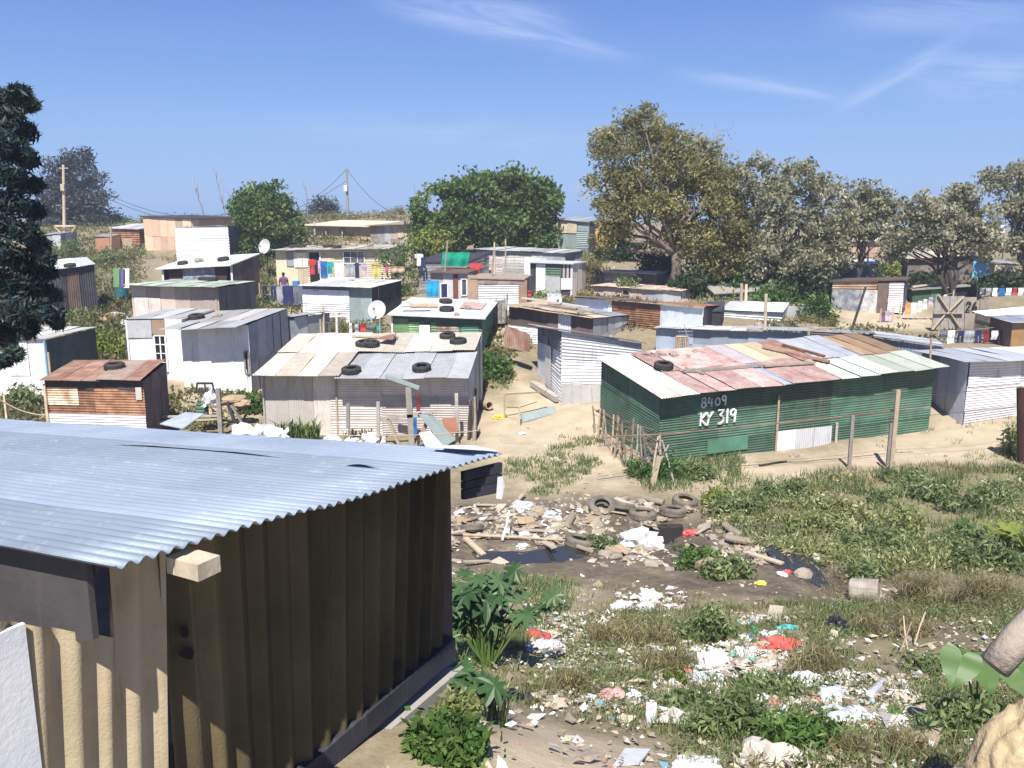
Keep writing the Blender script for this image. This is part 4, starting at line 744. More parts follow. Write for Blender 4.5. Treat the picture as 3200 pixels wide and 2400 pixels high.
Y=45; tree('tree','wide grey flowering tree with many bare stems above the blue door',(P(2065,625,Y).x,Y),[blobpx(2000,455,56,38,Y),blobpx(2060,430,56,30,Y),blobpx(2100,470,60,40,Y),blobpx(1960,500,46,36,Y),blobpx(2040,505,70,36,Y),blobpx(2130,520,46,40,Y),blobpx(1935,540,36,26,Y)],L_GREY,620,26,.20,.26,.13,bark=BARKD,r0=.17,limbs=26,stems=5,shell=.25)
Y=50; tree('tree','grey flowering tree leaning in from the right edge',(P(2225,600,Y).x,Y),[blobpx(2150,392,46,26,Y),blobpx(2205,380,50,34,Y),blobpx(2190,440,50,34,Y),blobpx(2215,500,40,44,Y),blobpx(2250,440,50,60,Y),blobpx(2190,530,30,26,Y)],L_GREY,420,26,.20,.26,.13,bark=BARKD,r0=.2,limbs=18,stems=2,shell=.25)
# dark understorey below the olive tree: separate shrubs
def bush(label,u,v,wpx,hpx,mat,n=60,lpc=30,ll=.16,lw=.07,rc=.16,group=None,name='bush',drop=0,stem=True,cat='bush',rise=.5):
    b=G(u,v); k=b.y/FPX; W_=wpx*k; Hh=hpx*k; root=thing(name,label,cat,b,group)
    blobs=[]
    for _ in range(7):
        q=rnd.uniform(-.42,.42); hh=Hh*rnd.uniform(.35,1.0)*(1-.7*abs(q)); x_=b.x+q*W_; y_=b.y+rnd.uniform(-.22,.22)*W_
        blobs.append(((x_,y_,g1(x_,y_)+hh*.42),(W_*rnd.uniform(.12,.22),W_*rnd.uniform(.12,.2),max(.05,hh*.55))))
    if mat.name=='dry_grass': ll,lw=ll*1.5,lw*.4; drop=-.6
    cen,tone=crownpts(blobs,n,lpc,rc,.3); m=cen[:,2]>gz(cen[:,0],cen[:,1])-.02
    npmesh('foliage',leafquads(cen[m],ll,lw,(0,0,1),.5,drop),4,mat,tone[m],root)
    if stem:
        mb=MB()
        for i in range(6):
            e=cen[rnd.randrange(len(cen))]; limb(mb,(b.x+rnd.uniform(-.1,.1)*W_,b.y,b.z-.05),e,.02,.006,.1,4,5)
        mb.build('stem',BARK,root)
    return root
for (u,v,wp,hp,mt,lb,nn) in [(1845,612,120,80,L_DARK,'broad dark shrub between the two flowering trees',120),(1760,620,110,90,L_GREEN,'green shrub under the right side of the grey pink flowering tree',100),(1480,640,90,70,L_DARK,'dark shrub just right of the pale leaning trunk',80),(2150,630,90,60,L_DARK,'dark shrub at the right below the sky blue door',70),(1335,560,110,90,L_DARK,'dark green shrub on the bank left of the pale leaning trunk',110),(1420,590,90,110,L_DARK,'dark shrub standing against the pale leaning trunk',100),(1545,620,130,130,L_DARK,'large dark shrub in the shade under the olive tree',170),(1640,640,120,110,L_DARK,'dark shrub under the grey pink flowering tree',140),
 (1735,655,130,120,L_DARK,'wide dark shrub in front of the flowering trunks',170),(1610,640,90,60,L_LUSH,'bright leafy shrub in front of the dark trees',70),(1690,668,110,60,L_LUSH,'low lush shrub above the ribbed silver lean-to',80),(1770,690,60,60,L_LUSH,'small leafy shrub left of the whitewashed shed wall',50),
 (1350,640,60,40,L_WEED,'scrubby weed clump on the sandy bank above the pink hut',40),(1275,590,60,40,L_DRY,'dry brown scrub on the bank below the grey metal hut',40),(1130,540,80,45,L_LUSH,'bright green shrub at the foot of the wide skyline tree',60),
 (1930,600,70,60,L_YEL,'yellow green shrub behind the whitewashed shed',60),(2000,612,80,36,L_DARK,'dark shrub in front of the house with the sky blue door',60),(2190,620,80,50,L_GREEN,'green shrub near the right edge below the leaning tree',70),(1880,560,60,40,L_LUSH,'leafy shrub over the blue wall panel',50),
 (2075,640,50,34,L_DARK,'dark shrub around the bare stems of the wide flowering tree',70)]:
    bush(lb,u,v,wp,hp,mt,n=nn,lpc=34,ll=.26,lw=.12,rc=.28)
for (u,v,wp,hp,mt,lb,nn) in [(215,770,100,85,L_YEL,'tall yellow green bush beside the narrow white lean-to',120),(190,690,60,30,L_WEED,'low weeds uphill of the yellow green bush',40),(120,560,110,55,L_WEED,'weedy bush below the left utility pole',70),(215,570,80,40,L_WEED,'green scrub on the slope below the orange shed',60),
 (545,590,60,70,L_GREEN,'green bush at the foot of the round tree',60),(560,660,40,40,L_WEED,'weed clump beside the brown sided plank shack',30),(500,740,30,30,L_WEED,'small weed clump behind the white washed house',20),(860,640,60,45,L_GREEN,'bush at the foot of the thin young tree',50),(700,700,110,30,L_DRY,'low dry hedge along the foot of the bright white shack',80),
 (770,560,70,35,L_WEED,'grassy bush between the cream house and the plastered building',40),(620,540,60,35,L_GREEN,'green shrub left of the plastered building',40),(1060,815,62,62,L_LUSH,'green bush on the verge of the dirt path',90),(1125,755,50,35,L_DRY,'dry weed clump beside the rusty sheet fence',40),(745,900,20,20,L_WEED,'tiny weed clump',8),
 (545,890,60,70,L_LUSH,'leafy bush left of the wide pale shack',80),(45,880,80,60,L_WEED,'weeds in front of the white wall at the left edge',60),(2200,980,60,110,L_WEED,'leafy creeper round the post at the right edge',60),(1180,640,40,25,L_WEED,'tuft of weeds between the grey houses',20),(930,490,40,25,L_YEL,'light bush on the left of the wide skyline tree',20),(800,470,90,18,L_GREY,'low grey scrub on the skyline behind the plastered building',40),(860,462,60,26,L_GREY,'grey scrub on the skyline left of the wide green tree',40)]:
    if 'tiny' in lb: continue
    bush(lb,u,v,wp,hp,mt,n=nn,lpc=32,ll=.2,lw=.085,rc=.2)
# --- weeds of the middle distance
for i,(u,v,wp,hp,mt,lb,nn) in enumerate([(1590,1110,120,70,L_WEED,'weedy bush at the left end of the green patch',110),(1545,1085,55,50,L_YEL,'drooping pale green plant beside the tyres',40),(1690,1080,110,60,L_WEED,'dry topped weed bush behind the dark puddle',90),(1770,1150,150,70,L_WEEDL,'low pale green bush at the front of the green patch',140),(1850,1120,180,80,L_WEEDL,'wide pale flowering bush in the middle of the green patch',190),
 (1960,1150,150,75,L_WEEDL,'silvery green bush right of the wide pale bush',150),(1900,1190,190,60,L_WEED,'low spreading weeds along the edge of the right puddle',150),(1950,1075,160,60,L_WEED,'far weed bush below the sandy bank',120),(2110,1090,170,90,L_WEED,'weed bush left of the broad leaved plants',140),(2070,1180,110,60,L_WEED,'low weeds in front of the broad leaved plants',90),
 (1420,1030,150,60,L_LUSH,'green weeds tangled round the stick fence',130),(1500,1025,120,55,L_WEED,'weeds along the foot of the green shack',90),(1950,1040,70,40,L_WEED,'grass clump at the foot of the leaning pole',50),(1505,1225,80,55,L_LUSH,'leafy weed clump in front of the white plastic heap',80),(1565,1245,110,60,L_WEED,'dull green weed clump beside the orange stained soil',90),
 (1300,1190,50,30,L_WEED,'grass clump beside the half sunk tyre',40),(1195,1325,60,50,L_WEED,'wispy weed on the bare soil right of the castor plant',40),(1360,1390,190,80,L_DRY,'yellowing grass mound in the litter',150),(1520,1385,130,110,L_WEED,'tall dark green grassy bush in the litter',170),(1420,1450,180,60,L_DRY,'flattened dry grass mound in front of the dark grassy bush',120),
 (1600,1590,210,140,L_WEED,'big grey green bush at the bottom of the view',260),(1720,1620,150,110,L_LUSH,'lush green bush right of the big grey green bush',170),(2080,1300,240,130,L_DRY,'wide brownish weed bush at the right',230),(1930,1370,170,80,L_DRY,'dry olive weeds in front of the fallen drum',130),(2130,1230,140,80,L_WEED,'weed bush behind the wide brownish bush',110),
 (1780,1450,170,70,L_DRY,'olive grass mound right of the red plastic',120),(2050,1590,190,90,L_WEED,'weed bush below the big heart shaped leaves',130),(1900,1640,190,70,L_DRY,'pale dry weeds at the bottom edge',120),(1230,1500,140,70,L_DRY,'dry grass right of the castor plant',120),(1480,1540,110,60,L_WEED,'grass clump at the edge of the bare sandy patch',80),(1460,1480,30,50,L_YEL,'bright light green sprout among the litter',30),(1870,1250,70,30,L_WEED,'weeds at the far edge of the right puddle',40),(1650,1500,130,60,L_WEED,'weeds in front of the white litter drift',80),(2000,1450,130,60,L_WEED,'grass in front of the dry olive weeds',80)]):
    b=G(u,v); near_=b.y<14
    bush(lb,u,v,wp,hp,mt,n=int(nn*.9),lpc=34 if near_ else 28,ll=.11 if near_ else .16,lw=.03 if near_ else .05,rc=.085 if near_ else .14)
# --- ground cover: grass blades (one object each kind)
def inner(uv,n):
    pl=wpoly(uv); lo,hi=pl.min(0),pl.max(0); out=np.zeros((0,2))
    while len(out)<n:
        q=rng.uniform(lo,hi,(n*3,2)); q=q[inpoly(q[:,0],q[:,1],pl)]; out=np.concatenate([out,q])
    return out[:n]
def blades(name,regs,mat,kindlabel):
    Vs=[];tn=[]
    for uv,n,h,wd,cl in regs:
        c=inner(uv,max(1,n//cl)); keep=fbm(c[:,0],c[:,1],.8,21)>.44; c=c[keep]
        p=np.repeat(c,cl,0)+rng.normal(size=(len(c)*cl,2))*h*.55; z=gz(p[:,0],p[:,1]); k=len(p)
        hh=h*rng.uniform(.4,1.3,k)*np.repeat(rng.uniform(.6,1.3,len(c)),cl); a=rng.uniform(0,2*np.pi,k); ln=rng.uniform(.15,.75,k)
        base=np.stack([p[:,0],p[:,1],z-.01],1); dv=np.stack([np.cos(a)*ln,np.sin(a)*ln,np.ones(k)],1)*hh[:,None]; s=np.stack([-np.sin(a+.5),np.cos(a+.5),np.zeros(k)],1)*wd
        Vs.append(np.stack([base-s,base+s,base+dv],1).reshape(-1,3)); tn.append(rng.random(k)*.6+np.repeat(rng.random(len(c)),cl)*.4)
    o=npmesh(name,np.concatenate(Vs),3,mat,np.concatenate(tn)); tag(o,kindlabel,'grass',kind='stuff'); return o
blades('grass',[([(1540,1060),(1800,1020),(2560,1010),(2560,1250),(1900,1235),(1680,1200),(1560,1140)],15000,.26,.016,16),([(1090,985),(1220,960),(1300,1000),(1200,1070),(1090,1075)],5000,.13,.014,10),([(1000,1390),(1300,1320),(1700,1300),(2560,1270),(2560,1659),(1500,1659),(1450,1590),(1130,1530)],30000,.15,.007,14),
 ([(955,1230),(1250,1260),(1180,1420),(950,1480)],6000,.16,.009,12),([(1380,1010),(1600,985),(1600,1050),(1400,1060)],3500,.22,.014,12),([(0,560),(200,560),(300,610),(280,690),(60,700)],3500,.3,.03,10),([(150,680),(270,640),(270,780),(160,800)],2500,.3,.03,10),([(540,600),(590,600),(600,660),(540,680)],1200,.25,.03,10),
 ([(80,480),(320,480),(320,560),(60,570)],2500,.4,.05,8),([(1480,560),(2560,560),(2560,610),(1480,660)],4000,.35,.04,8),([(1030,770),(1085,760),(1100,840),(1040,845)],1200,.2,.02,10),([(1200,930),(1300,920),(1310,960),(1230,970)],900,.15,.015,10)],L_WEED,'green grass and weeds growing on the open ground')
blades('dry_grass',[([(1000,1390),(1300,1320),(1700,1290),(2560,1270),(2560,1659),(1500,1659),(1450,1590),(1130,1530)],20000,.15,.006,12),([(1600,1040),(2560,930),(2560,1010),(1560,1075)],6000,.15,.012,8),([(960,1225),(1600,1270),(1500,1320),(1150,1330)],2500,.09,.006,8),([(300,560),(600,540),(600,600),(560,640),(520,600)],1800,.3,.03,8),([(1230,560),(1290,560),(1330,640),(1260,645)],1500,.25,.03,8),([(1900,900),(2560,890),(2560,960),(1900,1000)],2500,.14,.012,8)],L_DRY,'straw coloured dry grass on the open ground')
# --- castor plant in the foreground: stalks with broad star shaped leaves
def starleaf(mb,c,R_,nrm,az,var,lobes=8,deep=.5):
    nrm=Vector(nrm).normalized(); x=nrm.orthogonal().normalized(); x=Matrix.Rotation(az,3,nrm)@x; y=nrm.cross(x); pts=[];N=lobes*4
    for i in range(N):
        t=2*math.pi*i/N; ph=(i%4)/4; k=1-deep*(1-abs(2*ph-1)) if True else 1
        k*= .62+.38*math.cos(t)*.6+.2
        pts.append(Vector(c)+(x*math.cos(t)+y*math.sin(t))*R_*k-nrm*R_*.28*k*k)
    mb.add([Vector(c)]+pts,[(0,i+1,(i+1)%N+1) for i in range(N)],var)
CAST=leafm('castor_leaf',(.03,.075,.025),(.055,.115,.04),(.09,.155,.065),tr=.2,rough=.4)
def castor(label,u,v,hpx,wpx,nl,R_,mat,cat='plant',name='castor_plant',lobes=8,deep=.55):
    b=G(u,v); k=b.y/FPX; root=thing(name,label,cat,b); st=MB(); lf=[]
    for i in range(nl):
        e=Vector((b.x+rnd.gauss(0,.32)*wpx*k,b.y+rnd.uniform(-.3,.3)*wpx*k,b.z+hpx*k*rnd.uniform(.3,1)))
        st.tube([b+Vector((rnd.uniform(-.06,.06),rnd.uniform(-.06,.06),-.05)),b.lerp(e,.55)+Vector((0,0,hpx*k*.12)),e],[.012,.009,.004],5)
        mb=MB(); starleaf(mb,e,R_*rnd.uniform(.65,1.15),(rnd.uniform(-.5,.5),rnd.uniform(-.8,.1),1),rnd.uniform(0,6.3),rnd.random(),lobes,deep); mb.build('leaf',mat,root)
    st.build('stem',L_LUSH,root); return root
castor('tall castor oil plant with broad star shaped leaves beside the near shack',1055,1440,230,170,34,.24,CAST)
castor('low castor oil plant at the foot of the near shack corner',1000,1545,110,110,16,.19,CAST)
Y_=None
def strap(label,u,v,wpx,hpx,n,mat,wd):
    b=G(u,v); k=b.y/FPX; root=thing('broad_leaf_plant',label,'plant',b)
    for i in range(n):
        a=rnd.uniform(0,6.28); h=hpx*k*rnd.uniform(.55,1.1); l=h*rnd.uniform(.25,.7); s_=Vector((-math.sin(a),math.cos(a),0)); o_=Vector((math.cos(a),math.sin(a),0)); mb=MB(); pr=[(0,.25),(.25,.8),(.5,1),(.75,.75),(1,.05)]
        c_=[b+Vector((rnd.uniform(-.05,.05),0,0))+o_*(l*t*t)+Vector((0,0,h*(t-.45*t*t*t))) for t,_ in pr]
        for q in range(4): mb.quad(c_[q]-s_*wd*pr[q][1],c_[q],c_[q+1],c_[q+1]-s_*wd*pr[q+1][1],.4+.3*rnd.random()); mb.quad(c_[q],c_[q]+s_*wd*pr[q][1],c_[q+1]+s_*wd*pr[q+1][1],c_[q+1],.4+.3*rnd.random())
        mb.build('leaf',mat,root)
strap('broad leaved yellow green plant at the right edge behind the weeds',2165,1200,70,120,18,L_YEL,.075)
strap('yellow green strap leaved plant cut by the right edge',2212,1210,70,130,14,L_YEL,.075)
strap('darker strap leaved plant left of the yellow green one',2070,1165,60,80,9,L_LUSH,.10)
strap('small bright green strap leaved plant at the top of the green patch',1920,1075,30,45,6,L_WEEDL,.06)
bush('dark leafy creeper tumbling down beside the near shack foundation',985,1640,150,110,L_LUSH,n=150,lpc=30,ll=.09,lw=.045,rc=.08,name='creeper',cat='creeper')
bush('yellow green creeper below the castor leaves',1020,1570,120,80,L_WEEDL,n=110,lpc=30,ll=.07,lw=.03,rc=.07,name='creeper',cat='creeper')
def spiky(label,u,v,wpx,hpx,n,mat,Y=None,wd=.03):
    b=G(u,v) if Y is None else P(u,v,Y); k=b.y/FPX; root=None; V=[];tn=[]
    for i in range(n):
        x=b.x+rnd.uniform(-.5,.5)*wpx*k; y=b.y+rnd.uniform(-.2,.2)*wpx*k; z=g1(x,y); a=rnd.uniform(0,6.28); h=hpx*k*rnd.uniform(.6,1.1); l=rnd.uniform(.15,.6)*h
        p0=Vector((x,y,z-.02)); p1=p0+Vector((math.cos(a)*l*.35,math.sin(a)*l*.35,h*.7)); p2=p0+Vector((math.cos(a)*l,math.sin(a)*l,h*rnd.uniform(.7,1))); s=Vector((-math.sin(a),math.cos(a),0))*wd
        V+= [p0-s*.6,p0+s*.6,p1+s,p1-s]+[p1-s,p1+s,p2+s*.1,p2-s*.1]; t=rnd.random(); tn+=[t,t]
    o=npmesh('spiky_plant',np.array([tuple(q) for q in V]),4,mat,tn); tag(o,label,'plant'); return o
spiky('clump of dark green reed like leaves in front of the wide pale shack',643,945,90,55,120,L_LUSH,Y=26.2,wd=.025)
spiky('arching grass clump beside the castor oil plant',1060,1560,70,120,60,L_WEED,wd=.008)
spiky('dry upright grass tuft at the far side of the path',775,925,60,30,60,L_DRY,Y=26.4,wd=.02)
# --- near pine reaching in from the left edge, close to the camera
Yp=13.0; pb=Vector((P(-140,700,Yp).x,Yp,0)); pb.z=g1(pb.x,pb.y)-.1
root=thing('pine_tree','dark pine close by at the left edge with drooping branches','tree',pb)
mb=MB(); ptop=P(-120,120,Yp); limb(mb,pb,ptop,.16,.05,.02,8)
cl=[]
for (u,v,s) in [(0,215,1),(40,205,.8),(62,225,.6),(20,260,1),(50,285,.9),(-10,310,1.1),(35,330,1),(60,345,.7),(10,375,1),(45,395,1),(75,400,.6),(-20,430,1),(25,440,1),(70,455,.8),(10,490,1),(55,500,.9),(85,530,.7),(0,545,1.1),(40,560,1),(75,575,.9),(105,590,.5),(5,605,1.1),(45,620,1.1),(80,630,1),(110,640,.7),(0,665,1.1),(40,670,1.1),(75,680,.9),(110,680,.8),(125,700,.4),(20,712,.9),(60,715,.7),(12,735,.8),(30,765,.6),(8,780,.5),(-60,250,1),(-60,350,1),(-60,500,1),(-60,600,1),(-50,700,1),(95,660,.8),(100,560,.5)]:
    e=P(u,v,Yp+rnd.uniform(-.5,.5)); t=(e.z+.35-pb.z)/(ptop.z-pb.z)
    limb(mb,pb.lerp(ptop,min(.98,max(.05,t))),e,.03,.008,.05,5,5); cl.append((e,s*.24))
mb.build('trunk',BARKD,root)
V=[];tn=[]
for e,s in cl:
    n_=420; base=np.asarray(e)+unit(n_)*s*rng.random((n_,1))**.5*np.array([1,1,.8]); V.append(base); tn.append(np.full(n_,rnd.random()*.6)+rng.random(n_)*.4)
V=np.concatenate(V); tn=np.concatenate(tn)
npmesh('crown',leafquads(V,.17,.036,(0,0,1),.2),4,L_PINE,tn,root)
# big heart shaped leaves and a felled log by the camera at the lower right
def heart(mb,c,R_,nrm,tipdir,var):
    nrm=Vector(nrm).normalized(); t=Vector(tipdir); t=(t-nrm*t.dot(nrm)).normalized(); s=nrm.cross(t)
    prof=[(0,0),(-.12,.09),(-.18,.2),(-.17,.32),(-.1,.42),(0,.48),(.12,.5),(.27,.48),(.42,.42),(.6,.31),(.75,.2),(.9,.08),(1,0)]
    wv=lambda a,b:(.35*b*b+.22*a*a+.05*math.sin(a*14+b*9+var*20))*R_
    L_=[Vector(c)+t*a*R_+s*b*R_-nrm*wv(a,b) for a,b in prof]; Rr=[Vector(c)+t*a*R_-s*b*R_-nrm*wv(a,-b) for a,b in prof]
    mid=[Vector(c)+t*a*R_-nrm*(.22*a*a+.05)*R_ for a,b in prof]
    n=len(prof); fs=[(i,i+1,n+i+1,n+i) for i in range(n-1)]; mb.add(L_+mid,fs,var); mb.add(Rr+mid,[f[::-1] for f in fs],var)
BIGL=leafm('big_leaf',(.035,.085,.025),(.06,.125,.035),(.10,.165,.05),tr=.12,rough=.45)
hb=G(2110,1560); root=thing('broad_leaf_plant','plant with big heart shaped leaves beside the felled log','plant',hb); mb=MB()
for (u,v,dY,R_,tip) in [(2080,1412,-.2,.34,(-.35,-.3,-.9)),(2118,1418,0,.34,(-.05,-.3,-1)),(2200,1440,.0,.36,(.2,-.2,-1)),(2060,1520,.05,.22,(-.3,-.4,-.5)),(2105,1510,.1,.24,(.2,-.3,-.6)),(1985,1560,.3,.18,(0,-.5,-.5)),(1935,1530,.4,.15,(-.3,-.5,-.4))]:
    c=P(u,v,hb.y+dY-.15); m2=MB(); heart(m2,c,R_,(rnd.uniform(-.25,.25),-.5,.85),tip,rnd.random()*.6+.3); m2.build('leaf',BIGL,root,smooth=True); mb.tube([hb,hb.lerp(c,.6)+Vector((0,.05,.1)),c],[.012,.008,.005],5)
mb.build('stem',L_LUSH,root)
LOG=mk('log_bark',(.42,.36,.30),(.31,.26,.215),ns=5,rough=.95,dirt=.2,bump=.5)
root=thing('log','thick pale grey log slanting in at the right edge','log',P(2170,1420,4.3)); mb=MB()
a=P(2148,1440,4.2); b_=P(2330,1240,4.3); mb.tube([a,a.lerp(b_,.3)+Vector((0,0,.01)),a.lerp(b_,.7)-Vector((0,0,.01)),b_],[.078,.08,.082,.085],14); mb.build('bark',LOG,root,smooth=True)
mb=MB(); d=(a-b_).normalized(); x=d.orthogonal().normalized(); y=d.cross(x); mb.add([a+d*.004]+[a+d*.004+(x*math.cos(t)+y*math.sin(t))*.07 for t in np.linspace(0,2*math.pi,15)[:-1]],[(0,i+1,(i+1)%14+1) for i in range(14)],.2); mb.build('cut_end',WOODG,root)
mb=MB(); c=P(2185,1480,4.25); mb.tube([Vector((c.x+.25,c.y+.1,g1(c.x,c.y)-.1)),c+Vector((.2,.1,.08))],[.05,.04],8); mb.build('prop',BARKD,root)
# ================================================================== smaller things
def copytree(o,parent=None,loc=None,rot=None):
    c=o.copy(); C.objects.link(c); c.parent=parent
    if loc is not None: c.location=loc
    if rot is not None: c.rotation_euler=rot
    for ch in [x for x in bpy.data.objects if x.parent is o]: copytree(ch,c)
    return c
# --- tyres
def tyremesh(Rr,w_,mat,name='tyre'):
    mb=MB(); prof=[]
    ri=Rr*.56; pr=[(ri,-w_*.38),(ri*1.08,-w_*.5),(Rr*.86,-w_*.5),(Rr*.97,-w_*.38),(Rr,-w_*.2),(Rr,w_*.2),(Rr*.97,w_*.38),(Rr*.86,w_*.5),(ri*1.08,w_*.5),(ri,w_*.38),(ri*1.12,w_*.2),(Rr*.88,w_*.12),(Rr*.88,-w_*.12),(ri*1.12,-w_*.2),(ri,-w_*.38)]
    seg=36; mb.lathe(pr,seg=seg)
    for k in range(36):   # tread blocks
        a=2*math.pi*k/36
        for z in(-.2,.2): mb.box((math.cos(a)*Rr,math.sin(a)*Rr,z*w_),(.016,Rr*.11,w_*.22),rz=a)
    o=mb.build(name,mat,None); return o
T0=tyremesh(.30,.19,RUBBER); TM=tyremesh(.32,.20,RUBBERD)
used=[]
def tyre(label,loc,src=T0,rot=(0,0,0),group=None,s=1):
    o=src if src not in used else src.copy()
    if src in used: C.objects.link(o)
    used.append(src); o.location=loc; o.rotation_euler=rot; o.scale=(s,s,s)
    for k in('label','category','group'):
        if k in o.keys(): del o[k]
    tag(o,label,'tyre',group); return o
def nrm_roof(h):
    n_=(h.rB-h.rA).cross(h.rD-h.rA).normalized(); return n_ if n_.z>0 else -n_
def rotto(n_,rz=0): return (n_.to_track_quat('Z','Y')@Matrix.Rotation(rz,4,'Z').to_quaternion()).to_euler()
def onroof(h,u,v,lift=0):   # roof point seen at a pixel
    n_=nrm_roof(h); d=ray(u,v); o0=Vector((0,0,CZ)); t=(h.rA-o0).dot(n_)/d.dot(n_); q=o0+d*t-h.rA; a=h.rB-h.rA; b=h.rD-h.rA; aa,ab,bb=a.dot(a),a.dot(b),b.dot(b); de=aa*bb-ab*ab; s_=(q.dot(a)*bb-q.dot(b)*ab)/de; t_=(q.dot(b)*aa-q.dot(a)*ab)/de
    return h.roof(min(.98,max(.02,s_)),min(.93,max(.07,t_)))+n_*lift
gR='tyres holding down shack roofs'
for h,u,v,lb,tl in [(centre,788,750,'black tyre lying half under a pale plank on the wide pale roof',.16),(centre,803,752,'black tyre leaning against the rusty board on the wide pale roof',.2),(centre,967,733,'rearmost black tyre at the right end of the wide pale roof',.16),(centre,990,744,'black tyre at the right end of the wide pale roof, in front of another',.16),
 (centre,757,808,'black tyre on the lower grey roof at the foot of the pale roof step',.12),(centre,911,800,'black tyre alone on the lower grey roof near its eave',.12),(green,1433,798,'black tyre on the pale end of the long patchwork roof',.16),(white,425,690,'black tyre on the flat grey roof of the white washed house',.14),
 (dishhut,963,664,'upper black tyre stacked on the white flat roof',.3),(dishhut,965,672,'lower black tyre stacked on the white flat roof',.12),(rusty,412-50,772,'x',0)]:
    if lb=='x': continue
    n_=nrm_roof(h); tyre(lb,onroof(h,u,v,tl-.03),T0,rotto(n_,rnd.random()*6)if rnd.random()<.6 else rotto((n_+Vector((rnd.uniform(-.1,.1),rnd.uniform(-.1,.1),0))).normalized(),2),gR,s=rnd.uniform(.9,1.04))
for h,u,v,lb,s in [(mid,395,571,'dark tyre on the left of the sagging slab roof',.9),(mid,483,563,'dark tyre on the right of the sagging slab roof',1),(pinkish,445,606,'wide dark tyre on the greenish roof edge',1.05),(pinkish,462,606,'second dark tyre on the greenish roof edge, nearer the brown side',1.05),(darkshack,155,580,'dark tyre on the white roof beside the near pine',.9),
 (cream,635,535,'dark tyre on the cream house roof, nearest its left end',1),(cream,652,535,'dark tyre on the cream house roof, next to the leftmost one',1),(cream,708,535,'dark tyre on the middle of the cream house roof',1),(cream,727,536,'dark tyre right of the middle of the cream house roof',1),(rusty,248,797,'grey tyre lying on the rusty brown roof',1)]:
    tyre(lb,onroof(h,u,v,.09*s),T0,rotto(nrm_roof(h)),gR,s=s)
gS='tyres dumped in the wet dip'
for u,v,rx,ry,s,lb in [(1388,1118,0,.06,1.0,'muddy tyre lying flat at the edge of the far puddle'),(1453,1112,.12,0,1.0,'muddy tyre with a dark hollow right of the far puddle'),(1345,1103,.3,.2,.95,'muddy tyre tilted up behind the far puddle'),(1300,1105,.4,-.2,1.0,'large muddy tyre half buried left of the far puddle'),(1480,1090,.1,.1,1.0,'muddy tyre holding a yellow scrap'),(1560,1108,.2,0,.95,'muddy tyre beside the drooping pale green plant'),(1253,1180,.15,.1,1.0,'dark hollow tyre half sunk at the end of the left puddle'),
  (1020,1150,.35,.2,.8,'muddy tyre half buried near the near shack')]:
    p=G(u,v); tyre(lb,p+Vector((0,0,.075*s+abs(rx)*.13)),TM,(rx,ry,rnd.random()*3),gS,s)
# --- planks, stones, boards on roofs
def board(label,h,u0,v0,u1,v1,w_,th,mat,lift=.05,name='plank',cat='plank',group=None):
    a=onroof(h,u0,v0,lift); b=onroof(h,u1,v1,lift); mb=MB(); mb.bar(a,b,w_,th); o=mb.build(name,mat); return tag(o,label,cat,group)
board('pale plank lying behind the tyres on the wide pale roof',centre,762,733,860,736,.14,.05,WOODL,.12)
o=MB(); a=[onroof(centre,*q,z) for q,z in(((815,738),.16),((855,742),.2),((850,752),.12),((822,750),.1))]; slab(o,onroof(centre,838,736,.22),onroof(centre,857,736,.25),onroof(centre,850,751,.3),onroof(centre,815,747,.26),.03); tag(o.build('board',RUSTP),'rusty brown square board propped on two tyres','board')
board('long grey pole lying across the middle of the patchwork roof',green,1475,808,1645,795,.1,.08,WOODG,.09,'pole','pole')
board('short dark plank at the pale end of the patchwork roof',green,1480,800,1520,812,.06,.05,WOOD,.08)
board('rust brown beam lying across the rear of the patchwork roof',green,1648,755,1790,787,.16,.07,RUSTP,.1,'beam','beam')
board('second rust brown beam beside the first on the patchwork roof',green,1690,752,1780,777,.12,.06,RUST,.12,'beam','beam')
board('timber batten in the rubble row on the patchwork roof',green,1650,797,1760,790,.1,.06,WOODL,.1,'batten','plank')
board('pale timber plank leaning on the charcoal shed roof',darklow,1765,716,1800,712,.2,.05,WOODL,.1)
for i,(u0,v0,u1,v1,w_,mt,lb) in enumerate([(1150,668,1215,660,.2,WOOD,'dark plank on top of the loose pile on the plank strewn roof'),(1130,672,1200,690,.25,WOODL,'long pale plank slanting down the plank strewn roof'),(1160,670,1225,690,.22,WOODG,'grey plank slanting beside the long pale one'),(1185,668,1262,690,.2,WOOD,'brown plank at the right of the loose pile'),(1140,682,1180,692,.18,WOODL,'short pale plank near the eave of the plank strewn roof'),(1205,672,1270,682,.2,GREYCEM,'grey board at the right of the plank strewn roof'),(1120,665,1160,684,.2,PINKW,'pinkish board at the left of the plank strewn roof')]):
    board(lb,timberroof,u0,v0,u1,v1,w_,.06,mt,.1+.05*i)
board('pale plank bundle on the white flat roof behind the tyres',dishhut,885,664,945,664,.25,.12,WOODL,.1)
board('grey box board on the white flat roof',dishhut,868,662,892,662,.3,.2,GREYCEM,.12,'board','board')
board('thin dark rod across the white flat roof',dishhut,870,675,930,674,.05,.04,DARK,.06,'rod','rod')
board('pole along the roof edge of the dark green shed',greensmall,1965,625,2100,610,.1,.08,WOODL,.12,'pole','pole')
